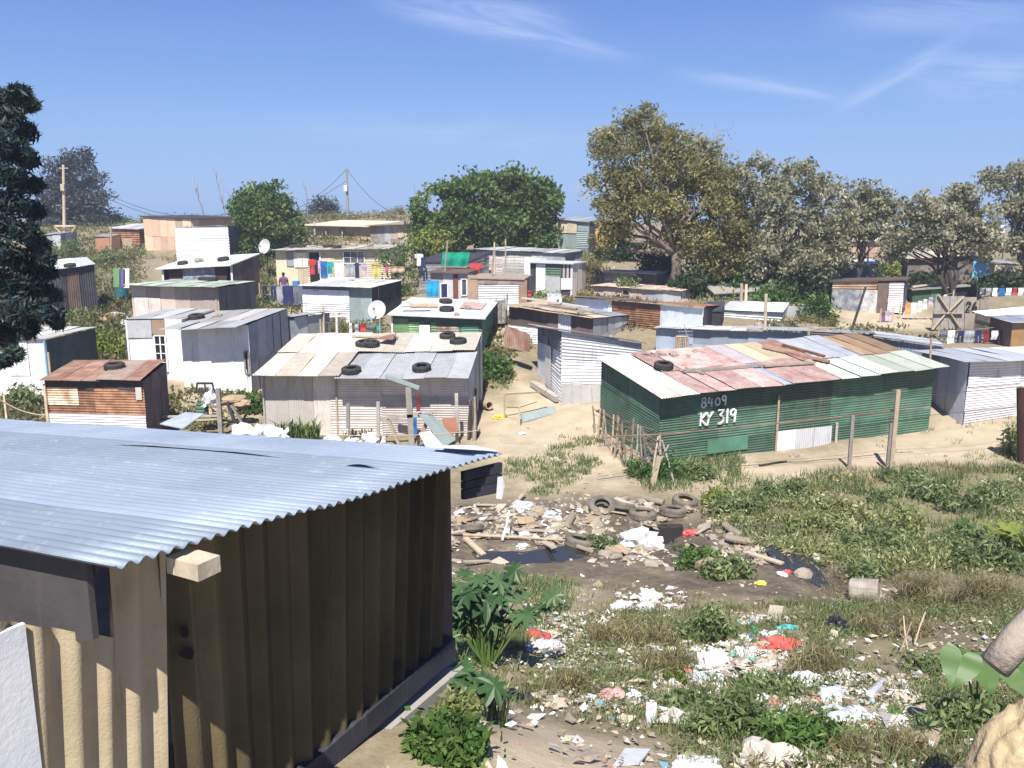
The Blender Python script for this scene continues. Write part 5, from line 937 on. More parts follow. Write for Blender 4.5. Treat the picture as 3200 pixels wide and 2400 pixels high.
def stone(label,loc,s,mat=STONE,name='stone',cat='stone',group=None):
    bm=bmesh.new(); bmesh.ops.create_icosphere(bm,subdivisions=4 if s>.3 else 2,radius=s)
    sd_=rnd.random()*50
    for v_ in bm.verts:
        k=1+.45*mnoise.noise(v_.co*(1.6/s)+Vector((sd_,0,0)))+(.10*mnoise.noise(v_.co*(5/s)) if s>.3 else 0); v_.co=Vector((v_.co.x*k*1.25,v_.co.y*k,v_.co.z*k*.7))
    mb=MB(); mb.add([v_.co.copy() for v_ in bm.verts],[tuple(v_.index for v_ in f.verts) for f in bm.faces]); bm.free()
    o=mb.build(name,mat,None,local=True,smooth=s>.3); o.location=loc; o.rotation_euler=(0,0,rnd.random()*6); return tag(o,label,cat,group)
for h,u,v,s,lb in [(dishhut,1010,668,.16,'round stone beside the pink sheet on the white flat roof'),(dishhut,985,682,.12,'flat brown stone near the eave of the white flat roof'),(green,1425,770,.16,'brown stone at the back of the pale roof end'),(green,1455,771,.16,'second brown stone behind the roof tyre'),(green,1500,762,.1,'small stone on the rear edge of the faded red sheets'),(green,1655,793,.13,'stone at the left of the rubble row'),(green,1690,792,.15,'pale stone in the middle of the rubble row'),(green,1715,790,.13,'stone right of the middle of the rubble row'),(green,1745,787,.15,'stone at the right of the rubble row'),(green,1395,765,.15,'stone at the back corner of the patchwork roof'),(white,470,685,.14,'stone on the flat grey roof near its back edge'),(white,405,687,.14,'brick coloured stone beside the roof tyre of the white house'),(cream,763,533,.2,'stone on the cream house roof left of its window'),(cream,800,533,.2,'stone on the cream house roof above its window'),(ribbed,1290,722,.1,'small stone on the silver roof by the path'),(bluegrey,1640,700,.2,'white rounded block on the blue grey shack roof'),(rustwall,1500,655,.2,'pale stone on the reddish roof end'),(striped,760,608,.12,'stone on the curved white roof'),(mid,430,566,.2,'stone in the middle of the sagging slab roof')]:
    stone(lb,onroof(h,u,v,s*.4),s)
# --- satellite dishes
def dish(label,u,v,Y,Rr,pole,face):
    c=P(u,v,Y); root=thing('satellite_dish',label,'satellite dish',Vector((c.x,c.y+.2,c.z-pole)))
    mb=MB(); n_=Vector(face).normalized(); q=n_.to_track_quat('Z','Y').to_matrix().to_4x4(); m_=Matrix.Translation(c)@q
    pr=[(Rr*i/8,.28*Rr*(i/8)**2) for i in range(9)]; mb.lathe(pr+[(Rr*1.02,.285*Rr)]+[(Rr*i/8,.28*Rr*(i/8)**2-.02) for i in range(8,-1,-1)],m_,28); mb.build('dish',mk('dish_grey',(.66,.68,.68),(.6,.62,.62),dirt=.15,rough=.45),root,smooth=True)
    mb=MB(); lo=m_@Vector((0,-Rr*.95,.25*Rr)); f=m_@Vector((0,-Rr*.1,Rr*1.05)); mb.tube([lo,m_@Vector((0,-Rr*.8,Rr*.7)),f],.018,6); mb.build('arm',WOODG,root); mb=MB(); mb.tube([f,f+n_*.12],.05,8); mb.build('receiver',GREYCEM,root)
    mb=MB(); mb.tube([c-n_*.05,Vector((c.x,c.y+.2,c.z-.2)),Vector((c.x,c.y+.2,c.z-pole))],[.035,.035,.035],7); mb.build('mast',DARK,root)
dish('large round grey satellite dish beside the light green shack',816,670,35.5,.37,2.3,(-.25,-1,.35))
dish('pale satellite dish at the left end of the cream house',574,533,56,.45,1.6,(-.55,-1,.3))
dish('small white satellite dish on the brown roofed hilltop house',487,487,69,.5,.8,(0,-1,.4))
# --- utility poles and wires
def pole(label,u,vb,vt,Y,r,arm=False):
    b=P(u,vb,Y); t=P(u-2,vt,Y); b.z=min(b.z,g1(b.x,b.y)); root=thing('utility_pole',label,'utility pole',b)
    mb=MB(); mb.tube([b-Vector((0,0,.3)),t],[r,r*.7],8); mb.build('pole',WOODG if not arm else WOODL,root)
    mb=MB(); k=t-Vector((0,0,1.7)); mb.box(k+Vector((-.12,-.18,0)),(.28,.28,.5),var=.6); mb.build('transformer_box',WHITE if not arm else WOODL,root)
    mb=MB(); mb.bar(t+Vector((-.35,0,-.25)),t+Vector((.35,0,-.25)),.08); mb.build('crossarm',WOODG,root)
    if arm:
        mb=MB(); g=P(u+8,490,Y); 
        for a_,b__ in (((-22,488),(25,488)),((-22,488),(6,518)),((25,488),(6,518))): mb.bar(P(u+a_[0],a_[1],Y-.3),P(u+b__[0],b__[1],Y-.3),.12)
        mb.build('brace_frame',WOODL,root)
    return t
t1=pole('pale utility pole with a triangular brace in front of the dark pine',139,530,356,70,.14,True)
t2=pole('dark utility pole standing on the skyline between two trees',751,480,364,80,.13)
t3=pole('utility pole behind the trees at the right edge',2172,560,440,62,.10)
def wire(label,a,b,sag,r=.018,mat=DARK,name='power_line',cat='power line'):
    a=Vector(a);b=Vector(b); pts=[a.lerp(b,i/14)-Vector((0,0,sag*4*(i/14)*(1-i/14))) for i in range(15)]; mb=MB(); mb.tube(pts,r,5); tag(mb.build(name,mat),label,cat)
wire('power line sagging from the left pole towards the round green tree',t1-Vector((0,0,.2)),P(560,440,75),2.2)
wire('power line running from the skyline pole down to the left',t2,P(680,425,78),.2)
wire('power line running from the skyline pole down to the right',t2,P(870,465,76),.8)
wire('second power line sagging over the tan house to the skyline pole',P(240,432,72),t2-Vector((0,0,1)),2.8)
# dead saplings on the skyline
def bare(label,u,vb,vt,Y,n=9,lean=0,wid=25):
    b=P(u,vb,Y); t=P(u+lean,vt,Y); root=thing('bare_tree',label,'tree',b); mb=MB(); p=limb(mb,b-Vector((0,0,.5)),t,.07,.015,.05,7)
    for i in range(n):
        q=p[rnd.randrange(2,7)]; e=q+Vector((rnd.choice((-1,1))*rnd.uniform(.3,1)*wid*Y/FPX*.6,rnd.uniform(-.5,.5),rnd.uniform(.4,1.5))); limb(mb,q,e,.03,.008,.15,4,4)
    mb.build('trunk',TWIG,root)
bare('thin leafless sapling leaning left above the bright metal shack',450,480,405,74,4,-30,14); bare('thin leafless sapling right of the leaning one on the skyline',492,480,370,74,5,-25,16); bare('short leafless stem beside the round green tree',498,480,430,74,2,2,8)
bare('forked dead tree beside the small skyline conifer',668,470,400,80,5,-8,12); bare('pale dead tree rising at the left of the wide skyline tree',905,470,415,66,10,-5,14)
# --- people and clothes
def person(label,u,v_head,Y,h_=1.62,top=None,bottom=None,yaw=0):
    hd=P(u,v_head,Y); gzv=hd.z-h_*.93; root=thing('person',label,'person',Vector((hd.x,hd.y,gzv)))
    S=h_/1.7; J={}; pts=[];par=[];rad=[]
    def add(p,q,r): pts.append(Vector(p)*S); par.append(q); rad.append(r*S); return len(pts)-1
    pel=add((0,0,.92),-1,.15); ab=add((0,0,1.08),pel,.135); ch=add((0,.01,1.28),ab,.15); nk=add((0,0,1.44),ch,.065); hb_=add((0,-.01,1.52),nk,.075); add((0,-.01,1.62),hb_,.092)
    for s in(-1,1):
        sh=add((s*.17,0,1.39),ch,.07); el=add((s*.25,.02,1.12),sh,.05); wr=add((s*.27,-.08,.90),el,.035); hnd=add((s*.265,-.11,.82),wr,.038)
        hp=add((s*.09,0,.86),pel,.105); kn=add((s*.10,-.02,.48),hp,.07); an=add((s*.10,.02,.09),kn,.045); add((s*.10,-.11,.04),an,.04)
    me=bpy.data.meshes.new('body'); me.from_pydata([tuple(p) for p in pts],[(i,par[i]) for i in range(len(pts)) if par[i]>=0],[]); o=bpy.data.objects.new('body',me); C.objects.link(o); o.parent=root
    sk=o.modifiers.new('s','SKIN'); 
    for i,v_ in enumerate(me.skin_vertices[0].data): v_.radius=(rad[i],rad[i]); v_.use_root=(i==0)
    o.modifiers.new('sub','SUBSURF').levels=1; me.materials.append(mk('skin',(.10,.06,.045),dirt=0,bump=0))
    mb=MB(); 
    mb.lathe([(.19*S,.84*S),(.175*S,1.0*S),(.165*S,1.15*S),(.20*S,1.33*S),(.17*S,1.43*S),(.08*S,1.47*S)],Matrix.Translation(root.location)@Matrix.Diagonal((1.05,.78,1,1)),18)
    for s in(-1,1): mb.tube([Vector(root.location)+Vector((s*.16,0,1.40))*S,Vector(root.location)+Vector((s*.235,.01,1.2))*S],[.085*S,.075*S],10)
    mb.build('shirt',top,root,smooth=True)
    mb=MB(); mb.lathe([(.19*S,.99*S),(.21*S,.8*S),(.26*S,.42*S),(.27*S,.25*S)],Matrix.Translation(root.location)@Matrix.Diagonal((1,.8,1,1)),18); mb.build('skirt',bottom,root,smooth=True)
    mb=MB(); mb.lathe([(.101*S,1.60*S),(.105*S,1.66*S),(.08*S,1.725*S),(.03*S,1.745*S),(0,1.748*S)],Matrix.Translation(root.location+Vector((0,.015,0))),14); mb.build('hair',BLACK,root,smooth=True)
    root.rotation_euler.z=yaw; return root
cloth=lambda nm,c,c2=None: mk(nm,c,c2 or dk(c,.75),ns=5,rough=.95,dirt=0,bump=.1,bs=90,var=.1)
CL=dict(red=cloth('red_cloth',(.55,.06,.07)),blue=cloth('blue_cloth',(.03,.14,.42)),teal=cloth('teal_cloth',(.02,.36,.36)),white=cloth('white_cloth',(.84,.84,.86)),navy=cloth('navy_cloth',(.03,.04,.14)),grey=cloth('grey_cloth',(.38,.40,.44)),pink=cloth('pink_cloth',(.65,.17,.30)),
 yellow=cloth('yellow_cloth',(.62,.52,.16)),black=cloth('black_cloth',(.02,.02,.025)),tan=cloth('tan_cloth',(.52,.38,.26)),purple=cloth('purple_cloth',(.18,.09,.20)),orange=cloth('orange_cloth',(.80,.36,.16)),sky=cloth('bright_blue_cloth',(.02,.36,.68)),lav=cloth('lavender_cloth',(.52,.44,.56)),green=cloth('green_tarp',(.01,.33,.20)),slate=cloth('slate_cloth',(.14,.17,.21)),maroon=cloth('maroon_cloth',(.22,.03,.04)))
person('person in a purple top and pale skirt standing before the cream wall',612,594,52.5,1.62,CL['purple'],CL['grey'],.2)
def garment(label,kind,u,v,wpx,hpx,Y,col,name=None,group=None):
    c=P(u,v,Y); k=Y/FPX; W_=wpx*k; Hh=hpx*k; nx_=14;ny_=12; ph=rnd.random()*6; fld=W_*.05
    def outline(t):  # list of (x0,x1) spans at height fraction t from the top
        if kind=='shirt': return [(-.5,.5)] if t<.32 else [(-.28,.28)]
        if kind=='trousers': return [(-.42,.42)] if t<.3 else [(-.46,-.07),(.07,.46)]
        if kind=='dress': return [(-.26-.24*t,.26+.24*t)]
        return [(-.5+.03*math.sin(3*t+ph),.5+.03*math.sin(4*t+ph))]
    mb=MB()
    for j in range(ny_):
        t0,t1=j/ny_,(j+1)/ny_
        for (x0,x1) in outline((t0+t1)/2):
            for i in range(nx_):
                def pt(s,t):
                    x=x0+(x1-x0)*s; return c+Vector((x*W_,fld*math.sin(x*13+ph+t*1.5)*(.3+t)+.02*math.sin(t*7+ph),-t*Hh-.05*Hh*(1-math.cos(x*math.pi))*(kind!='towel')))
                mb.quad(pt(i/nx_,t0),pt(i/nx_,t1),pt((i+1)/nx_,t1),pt((i+1)/nx_,t0))
    nm=name or {'shirt':'shirt','trousers':'trousers','dress':'dress'}.get(kind,'cloth'); o=mb.build(nm,CL[col],None,smooth=True); tag(o,label,{'cloth':'laundry'}.get(nm,nm),group); return o
def line(label,u0,v0,Y0,u1,v1,Y1,sag=.05,r=.01,mat=WOODG,posts=True,ph=1.7):
    a,b=P(u0,v0,Y0),P(u1,v1,Y1); root=thing('washing_line',label,'washing line',Vector((a.x,a.y,g1(a.x,a.y))))
    mb=MB(); mb.tube([a.lerp(b,i/10)-Vector((0,0,sag*4*i/10*(1-i/10))) for i in range(11)],r,5); mb.build('rope',mat,root)
    if posts:
        for p in(a,b): mb=MB(); mb.tube([Vector((p.x,p.y,g1(p.x,p.y)-.2)),p+Vector((0,0,.12))],[.04,.035],6); mb.build('post',WOODL,root)
gL='washing on the cream house line'
line('washing line strung along the front of the cream house',653,563,53.4,850,566,53,.08)
for u,v,w_,h_,kd,c,lb in [(674,560,17,32,'shirt','red','red shirt hung in front of the dark doorway'),(690,562,8,28,'towel','lav','narrow lavender cloth beside the red shirt'),(699,564,15,36,'towel','blue','blue towel left of the teal shirt'),(712,566,17,30,'shirt','teal','teal shirt on the cream house line'),(714,592,11,20,'towel','white','pale cloth below the teal shirt'),(732,568,20,32,'towel','white','white striped cloth right of the teal shirt'),(755,570,18,28,'towel','grey','pale grey cloth in the middle of the cream house line'),(771,568,9,40,'towel','navy','narrow navy cloth on the cream house line'),(787,570,15,24,'shirt','lav','pale lavender shirt right of the navy cloth'),(813,569,20,30,'shirt','yellow','dull yellow shirt on the cream house line'),(835,570,14,18,'shirt','pink','pink shirt near the young tree'),(848,570,12,20,'shirt','pink','pink top at the right end of the line')]:
    garment(lb,kd,u,v,w_,h_,53.2,c,group=gL)
gL='blankets and trousers on the lower line'
line('washing line below the person in the purple top',560,616,48.3,690,610,48,.06)
for u,v,w_,h_,kd,c,lb in [(572,617,12,30,'trousers','black','black trousers hung left of the white edged pair'),(590,617,13,28,'trousers','navy','navy trousers with a pale edge'),(604,619,14,42,'towel','grey','pale grey cloth beside the dark blue blanket'),(622,617,24,42,'towel','navy','dark blue blanket hung below the person'),(646,617,24,40,'towel','slate','slate coloured blanket right of the dark blue one'),(673,614,22,36,'towel','tan','tan blanket hung at the corner of the bright white shack')]:
    garment(lb,kd,u,v,w_,h_,48.1,c,group=gL)
gL='washing behind the wide pale shack'
line('washing line behind the wide pale shack roof',692,696,35,820,694,35,.06)
for u,v,w_,h_,kd,c,lb in [(757,698,6,22,'towel','white','narrow white cloth left of the red cloth'),(770,700,8,18,'towel','grey','grey cloth beside the small red cloth'),(784,700,12,20,'towel','red','small red cloth behind the wide pale roof'),(801,702,18,18,'shirt','slate','dark shirt right of the small red cloth'),(818,698,10,18,'towel','teal','small teal cloth near the satellite dish')]:
    garment(lb,kd,u,v,w_,h_,35,c,group=gL)
gL='washing by the sandy yard'
line('washing line rising across the sandy yard',1945,664,41.5,2060,632,41,.06)
for u,v,w_,h_,kd,c,lb in [(1962,655,12,24,'towel','orange','orange cloth at the lower end of the yard line'),(1975,653,16,26,'shirt','white','white shirt next to the orange cloth'),(1988,650,9,24,'towel','white','narrow white cloth third from the orange end'),(1999,646,10,22,'trousers','white','white trousers in the middle of the yard line'),(2011,642,9,18,'towel','lav','pale lavender cloth on the yard line'),(2027,637,9,36,'trousers','white','long white trousers at the upper end of the yard line'),(2043,636,9,28,'trousers','white','white trousers beside the wooden gate')]:
    garment(lb,kd,u,v,w_,h_,41.2,c,group=gL)
garment('lavender shirt hung low over the sandy yard','shirt',1920,672,16,22,40.5,'lav'); garment('purple cloth beside the lavender shirt','towel',1909,675,8,24,40.5,'purple')
line('short washing line low over the sandy yard',1903,672,40.5,1930,670,40.5,.02)
gL='washing in front of the wooden gate'
line('washing line in front of the wooden gate and plank hut',2028,714,36.2,2165,705,34.5,.05)
for u,v,w_,h_,kd,c,lb in [(2040,714,14,18,'towel','slate','dark grey cloth at the left end of the gate line'),(2056,714,15,30,'towel','white','white towel on the gate line'),(2076,714,16,36,'trousers','navy','navy trousers left of the grey towel'),(2095,714,20,26,'towel','grey','grey towel on the gate line'),(2115,714,16,34,'trousers','navy','navy trousers left of the maroon towel'),(2132,714,13,26,'towel','maroon','maroon towel on the gate line'),(2150,714,15,20,'towel','white','white cloth right of the maroon towel'),(2168,712,20,42,'trousers','black','black trousers right of the white cloth'),(2185,708,16,42,'trousers','purple','dark purple trousers at the right of the gate line')]:
    garment(lb,kd,u,v,w_,h_,35.2-(u-2040)*.008,c,group=gL)
garment('bright green tarpaulin draped over the grey wooden shack roof','towel',983,545,58,30,47.4,'green',name='tarpaulin')
garment('red shirt hung beside the green tarpaulin','shirt',1028,568,28,26,47,'red'); garment('bright blue cloth hung at the plastered house','towel',934,607,26,34,44.8,'sky'); garment('white shirt hung by the grey wooden shack','shirt',905,548,18,26,48.5,'white'); garment('navy trousers next to the white shirt','trousers',914,556,12,24,48.4,'navy')
garment('crumpled white washing bundle below the lean-to','towel',1198,634,30,24,43,'white'); garment('small red cloth below the lean-to','towel',1143,628,8,12,43,'red')
garment('rust coloured cloth hanging by the young tree','towel',858,575,30,14,51,'tan')
gL='distant washing at the far right'
line('distant washing line at the far right edge',2112,622,47,2230,620,47,.05)
for u,w_,h_,c,lb in [(2122,10,18,'white','white cloth at the left of the distant line'),(2136,12,14,'grey','grey cloth on the distant line'),(2150,10,18,'white','white cloth between grey and blue on the distant line'),(2165,13,22,'blue','blue cloth on the distant line'),(2180,12,16,'white','white cloth right of the blue one on the distant line'),(2193,8,18,'red','red cloth at the right end of the distant line'),(2206,11,20,'white','white cloth cut by the right edge')]:
    garment(lb,'towel',u,622,w_,h_,46.9,c,group=gL)
garment('red and blue cloth bundle hung on the pole before the wide pale shack','dress',903,850,9,40,25.2,'maroon'); garment('blue strip of cloth below the maroon one','towel',897,902,7,40,25,'blue')
# --- wooden gate with a painted number
Yg=38.3; root=thing('gate','big weathered plank gate with crossed braces and the painted number 26','gate',P(2060,712,Yg)); 
def bd(nm,q,mat,Y=Yg,th=.05):
    p=[P(u,v,Y) for u,v in q]; o_=Vector((0,th,0)); mb=MB(); mb.add(p+[x+o_ for x in p],[(0,1,2,3),(7,6,5,4),(0,4,5,1),(1,5,6,2),(2,6,7,3),(3,7,4,0)]); return mb.build(nm,mat,root)
for (a,b,c,d) in [((2012,712),(2030,712),(2036,640),(2022,640)),((2031,712),(2048,712),(2052,640),(2037,640)),((2049,712),(2064,712),(2068,640),(2053,640)),((2065,712),(2082,712),(2084,640),(2069,640))]: bd('plank',(a,b,c,d),WOODG)
bd('panel',[(2083,711),(2112,711),(2110,642),(2085,642)],mk('grey_panel',(.36,.32,.27),(.3,.265,.22),dirt=.35)); bd('plank',[(2113,712),(2134,712),(2136,646),(2118,646)],WOOD,Yg-.1)
mb=MB()
for a,b in (((2026,636),(2076,712)),((2082,640),(2046,676)),((2040,680),(2014,712)),((2016,677),(2080,677))): mb.bar(P(*a,Yg-.08),P(*b,Yg-.08),.11,.04)
mb.build('brace',WOODL,root)
mb=MB(); k=.30; o_=P(2086,671,Yg-.06)
for st in (arc(.25,.75,.22,.22,170,-30,8)+[(.03,.02),(.52,.02)],[(1.12,.93),(.92,.85),(.80,.62),(.74,.3)]+arc(.97,.24,.22,.23,170,530,12)): mb.tube([o_+Vector((x*k*1.3,0,y*k*1.3)) for x,y in st],.028,5)
mb.build('painted_number',BLACK,root)
# --- fences, poles and clutter in the middle distance
def sticks(label,name,cat,pts,mat,r=.025,wirez=(),Wm=RUST):
    root=thing(name,label,cat,G(*pts[0][:2])); tops=[]
    for (u,v,hpx,du) in pts:
        b=G(u,v); k=b.y/FPX; t=b+Vector((du*k,0,hpx*k)); mb=MB(); mb.tube([b-Vector((0,0,.2)),b.lerp(t,.5)+Vector((rnd.uniform(-.03,.03),0,0)),t],[r*rnd.uniform(.9,1.5),r,r*.8],6); mb.build('post',mat[rnd.randrange(len(mat))],root); tops.append((b,t))
    for z in wirez:
        mb=MB(); mb.tube([b.lerp(t,z) for b,t in tops],.009,4); mb.build('wire',Wm,root)
    return root
sticks('crooked stick and wire fence at the corner of the green shack','fence','fence',[(1285,935,62,-6),(1302,945,60,2),(1318,985,95,6),(1345,1000,95,-3),(1372,1010,100,4),(1388,1018,105,-8),(1405,1045,110,14),(1425,1030,100,-3),(1418,1000,80,6),(1336,968,75,-4),(1292,948,70,4),(1310,965,85,-8),(1325,990,95,10),(1352,1008,80,-10),(1360,1002,105,6),(1380,1015,75,14),(1396,1028,115,-12),(1412,1036,80,10),(1432,1026,70,-8),(1340,985,60,12)],[WOODG,WOODL,WOOD],.03,(.35,.7,.9))
for i,(u0,v0,u1,v1) in enumerate([(1405,1040,1445,960),(1380,1030,1430,950),(1440,1035,1395,955),(1455,1040,1430,950),(1365,1030,1412,975)]):
    a=G(u0,v0); b=P(u1,v1,a.y+.3); mb=MB(); mb.tube([a,b],[.03,.022],6); tag(mb.build('stick',WOODG),['thick grey stick leaning right in the fence tangle','long grey stick behind the thick leaning one','grey stick leaning left across the fence tangle','outer grey stick at the right of the fence tangle','short grey stick at the left of the fence tangle'][i],'stick')
a=G(1408,1050); mb=MB(); mb.bar(a-Vector((0,0,.1)),P(1424,985,a.y+.1),.13,.05); tag(mb.build('post',WOODL),'pale plank post standing in front of the fence tangle','post')
# rusty rail fence passing in front of the green shack
root=thing('fence','rusty rail and barbed wire fence passing in front of the green shack','fence',G(1925,1035)); 
rail=[(1290,948,21.8),(1335,942,22),(1430,938,22.4),(1540,928,22.8),(1650,917,23.2),(1790,903,23.6),(1935,886,24),(2010,880,24.2)]
mb=MB(); mb.tube([P(*q) for q in rail],.018,6); mb.build('rail',RUSTP,root)
for dv,lab in ((-44,''),(28,'')):
    mb=MB(); mb.tube([P(u,v+dv*.6,Y) for u,v,Y in rail]+[P(2230,858+dv*.6,24.6)],.007,4); mb.build('wire',DARK,root)
for (u,v,ut,vt,Y,r,mt) in [(1922,1040,1940,842,23.6,.055,WOODL),(1838,965,1842,898,23.7,.045,WOODG)]:
    b=P(u,v,Y); b.z=g1(b.x,b.y)-.1; mb=MB(); mb.bar(b,P(ut,vt,Y),r*2,r*1.6); mb.build('post',mt,root)
b=P(1905,1000,23.5); mb=MB(); mb.bar(Vector((b.x+.15,b.y,g1(b.x,b.y))),P(1925,915,23.5),.07,.06); mb.build('prop',WOODG,root)
b=G(2210,1000); mb=MB(); mb.tube([b-Vector((0,0,.2)),P(2205,838,b.y)],[.13,.11],9); tag(mb.build('post',mk('dark_red_post',(.07,.03,.025),(.05,.02,.02))),'dark reddish post with creeper at the right edge','post')
sticks('leaning dark stick fence along the right side of the wide pale shack','fence','fence',[(1012,950,90,6),(1018,945,85,-2),(1024,952,100,2),(1030,945,90,-4),(1022,920,70,6),(1028,915,80,0),(1018,900,70,5)],[BARKD,WOOD,WOODG],.045)
root=thing('frame','rough timber pole frame standing before the wide pale shack','frame',P(880,940,25.6))
for a,b,w_,mt in [((890,965),(882,835),.17,WOODG),((832,812),(905,838),.13,GREENG),((820,905),(935,893),.10,WOODG),((930,895),(890,985),.12,WOODL),((838,905),(862,960),.09,WOOD)]:
    mb=MB(); mb.bar(P(*a,25.4),P(*b,25.4),w_,.1); mb.build('post',mt,root)
for u0,v0,u1,v1,lb in [(752,905,752,872,'short dark post left of the pole frame'),(817,960,817,868,'dark post beside the pole frame'),(988,965,986,850,'grey post at the right end of the wide pale shack')]:
    mb=MB(); mb.bar(P(u0,v0+20,25.8),P(u1,v1,25.8),.1); tag(mb.build('post',WOODG),lb,'post')
mb=MB(); q=[P(905,895,25.2),P(940,900,25.3),P(985,950,25),P(960,965,24.8)]; patch(mb,*q,'v',.3,.02); tag(mb.build('sheet',GREENG),'curved green and white sheet lying before the wide pale shack','sheet')
mb=MB(); q=[P(905,935,25.1),P(935,930,25.1),P(960,968,24.8),P(925,975,24.8)]; slab(mb,*q,.02); tag(mb.build('sheet',WHITE),'bent white sheet below the curved green one','sheet')
mb=MB(); q=[P(955,905,25.6),P(985,900,25.6),P(990,930,25.5),P(965,945,25.5)]; slab(mb,*q,.03); tag(mb.build('sheet',mk('terracotta',(.45,.22,.14),(.38,.18,.11))),'terracotta coloured board beside the curved green sheet','sheet')
# plastic covered low wall in front of the wide pale shack, left
def crumple(label,loc,sx,sy,sz,mat,name='plastic_bag',cat='plastic bag',rough=.5,group=None,sub=3,nzs=2.2):
    bm=bmesh.new(); bmesh.ops.create_icosphere(bm,subdivisions=sub,radius=1); sd_=rnd.random()*90
    for v_ in bm.verts:
        k=1+rough*mnoise.noise(v_.co*nzs+Vector((sd_,0,0)))+rough*.6*mnoise.noise(v_.co*5+Vector((0,sd_,0))); v_.co=Vector((v_.co.x*k*sx,v_.co.y*k*sy,max(-.25,v_.co.z)*k*sz))
    mb=MB(); mb.add([v_.co.copy() for v_ in bm.verts],[tuple(v_.index for v_ in f.verts) for f in bm.faces]); bm.free()
    o=mb.build(name,mat,None,local=True); o.location=loc; o.rotation_euler=(0,0,rnd.random()*6.28); 
    if label: tag(o,label,cat,group)
    return o
PL=dict(white=mk('white_plastic',(.82,.83,.86),(.70,.72,.78),ns=8,rough=.4,dirt=.15,bump=.2),clear=mk('pale_plastic',(.62,.66,.70),(.5,.53,.56),ns=8,rough=.3,dirt=.2),red=mk('red_plastic',(.62,.12,.10),(.5,.09,.08),rough=.5,dirt=.15),teal=mk('teal_plastic',(.10,.45,.42),(.07,.36,.34),rough=.4,dirt=.15),green=mk('green_plastic',(.06,.34,.15),(.05,.26,.11),rough=.4,dirt=.1),blue=mk('blue_plastic',(.05,.28,.58),(.04,.2,.45),rough=.4,dirt=.1),black=mk('black_plastic',(.02,.02,.03),(.04,.04,.06),rough=.35,dirt=.1),yellow=mk('yellow_plastic',(.75,.58,.12),(.65,.5,.1),dirt=.1),lime=mk('lime_plastic',(.45,.62,.15),(.36,.52,.1),dirt=.1),cream=mk('cream_paper',(.68,.60,.46),(.58,.5,.37),dirt=.2),card=mk('cardboard',(.45,.33,.21),(.37,.27,.17),dirt=.3),pinkp=mk('pink_plastic',(.62,.36,.34),(.52,.3,.28),dirt=.2),purple=mk('violet_plastic',(.22,.17,.42),(.17,.12,.32),dirt=.1))
for i,(u,v,sx) in enumerate([(525,925,.45),(560,928,.4),(590,932,.5),(720,950,.5),(760,955,.6),(805,945,.4)]):
    c=P(u,v,26); crumple(['crumpled pale plastic sheeting left end of the low heap','grey plastic sheeting second from the left of the low heap','pale plastic sheeting beside the reed like leaves','shiny plastic sheeting right of the reed like leaves','long crumpled silver plastic before the wide pale shack','white plastic scrap on the low heap by the pole frame'][i],Vector((c.x,c.y,c.z-.15)),sx,.3,.28,PL['clear' if i%2 else 'white'],'plastic_sheet','plastic sheet')
# yard clutter left of the wide shack
for (u,v,hp,lb) in [(476,915,80,'thick grey post in the yard left of the wide pale shack'),(15,905,55,'pale leaning post behind the near roof at far left'),(108,800,40,'thin leaning pole by the rusty shack')]:
    c=P(u,v,26.5); mb=MB(); mb.bar(c-Vector((0,0,.4)),c+Vector((.0,0,hp*26.5/FPX)),.13 if 'thick' in lb else .06); tag(mb.build('post',WOODG if 'thick' in lb else WOODL),lb,'post')
mb=MB(); q=[P(424,905,27),P(452,905,27),P(450,868,27.2),P(425,866,27.2)]; patch(mb,*q,'h',.12); tag(mb.build('sheet',GREEN),'small green corrugated sheet standing in the yard','sheet')
o=crumple('white cloth bundle over the green sheet in the yard',P(455,868,27.1),.3,.2,.35,PL['white'],'cloth','cloth')
mb=MB(); c=P(443,840,27.6)
for dx in(-.3,.3): mb.bar(c+Vector((dx,0,-.15)),c+Vector((dx*.8,0,.18)),.05)
mb.bar(c+Vector((-.26,0,.18)),c+Vector((.26,0,.18)),.06); mb.bar(c+Vector((-.3,0,-.1)),c+Vector((.3,0,-.1)),.06); mb.bar(c+Vector((0,0,-.1)),c+Vector((0,0,.18)),.04); tag(mb.build('chair_frame',DARK),'dark metal chair frame in front of the white house','chair frame')
for i,(a,b) in enumerate([((490,868),(515,930)),((500,875),(530,925)),((350,900),(480,898)),((330,912),(470,905))]):
    mb=MB(); mb.bar(P(*a,26.6),P(*b,26.6),.09,.05); tag(mb.build('plank',[DARK,WOODG,WOODG,WOODL][i]),['dark plank leaning in the yard right of the thick post','grey plank leaning beside the dark one','long grey rail crossing the yard behind the near roof','pale rail below the long grey rail'][i],'plank')
for i,(u,v) in enumerate([(505,862),(520,870),(505,878)]): c=P(u,v,28); crumple(['folded tan sack on top of the yard heap','tan sack in the middle of the yard heap','tan sack at the bottom of the yard heap'][i],c,.4,.3,.14,PL['card'],'sack','sack',.25)
mb=MB(); q=[P(345,915,25.8),P(395,925,25.6),P(440,893,26.2),P(400,890,26.4)]; slab(mb,*q,.03); tag(mb.build('sheet',GALVB),'flat blue grey sheet lying in the yard behind the near roof','sheet')
wire('pale rope drooping to the rusty shack at the left edge',P(-20,850,24),P(98,897,24.5),.15,.025,WOODL,'rope','rope')
wire('pale rope strung above the near roof edge',P(735,940,21),P(1035,930,21.5),.06,.012,WOODL,'rope','rope')
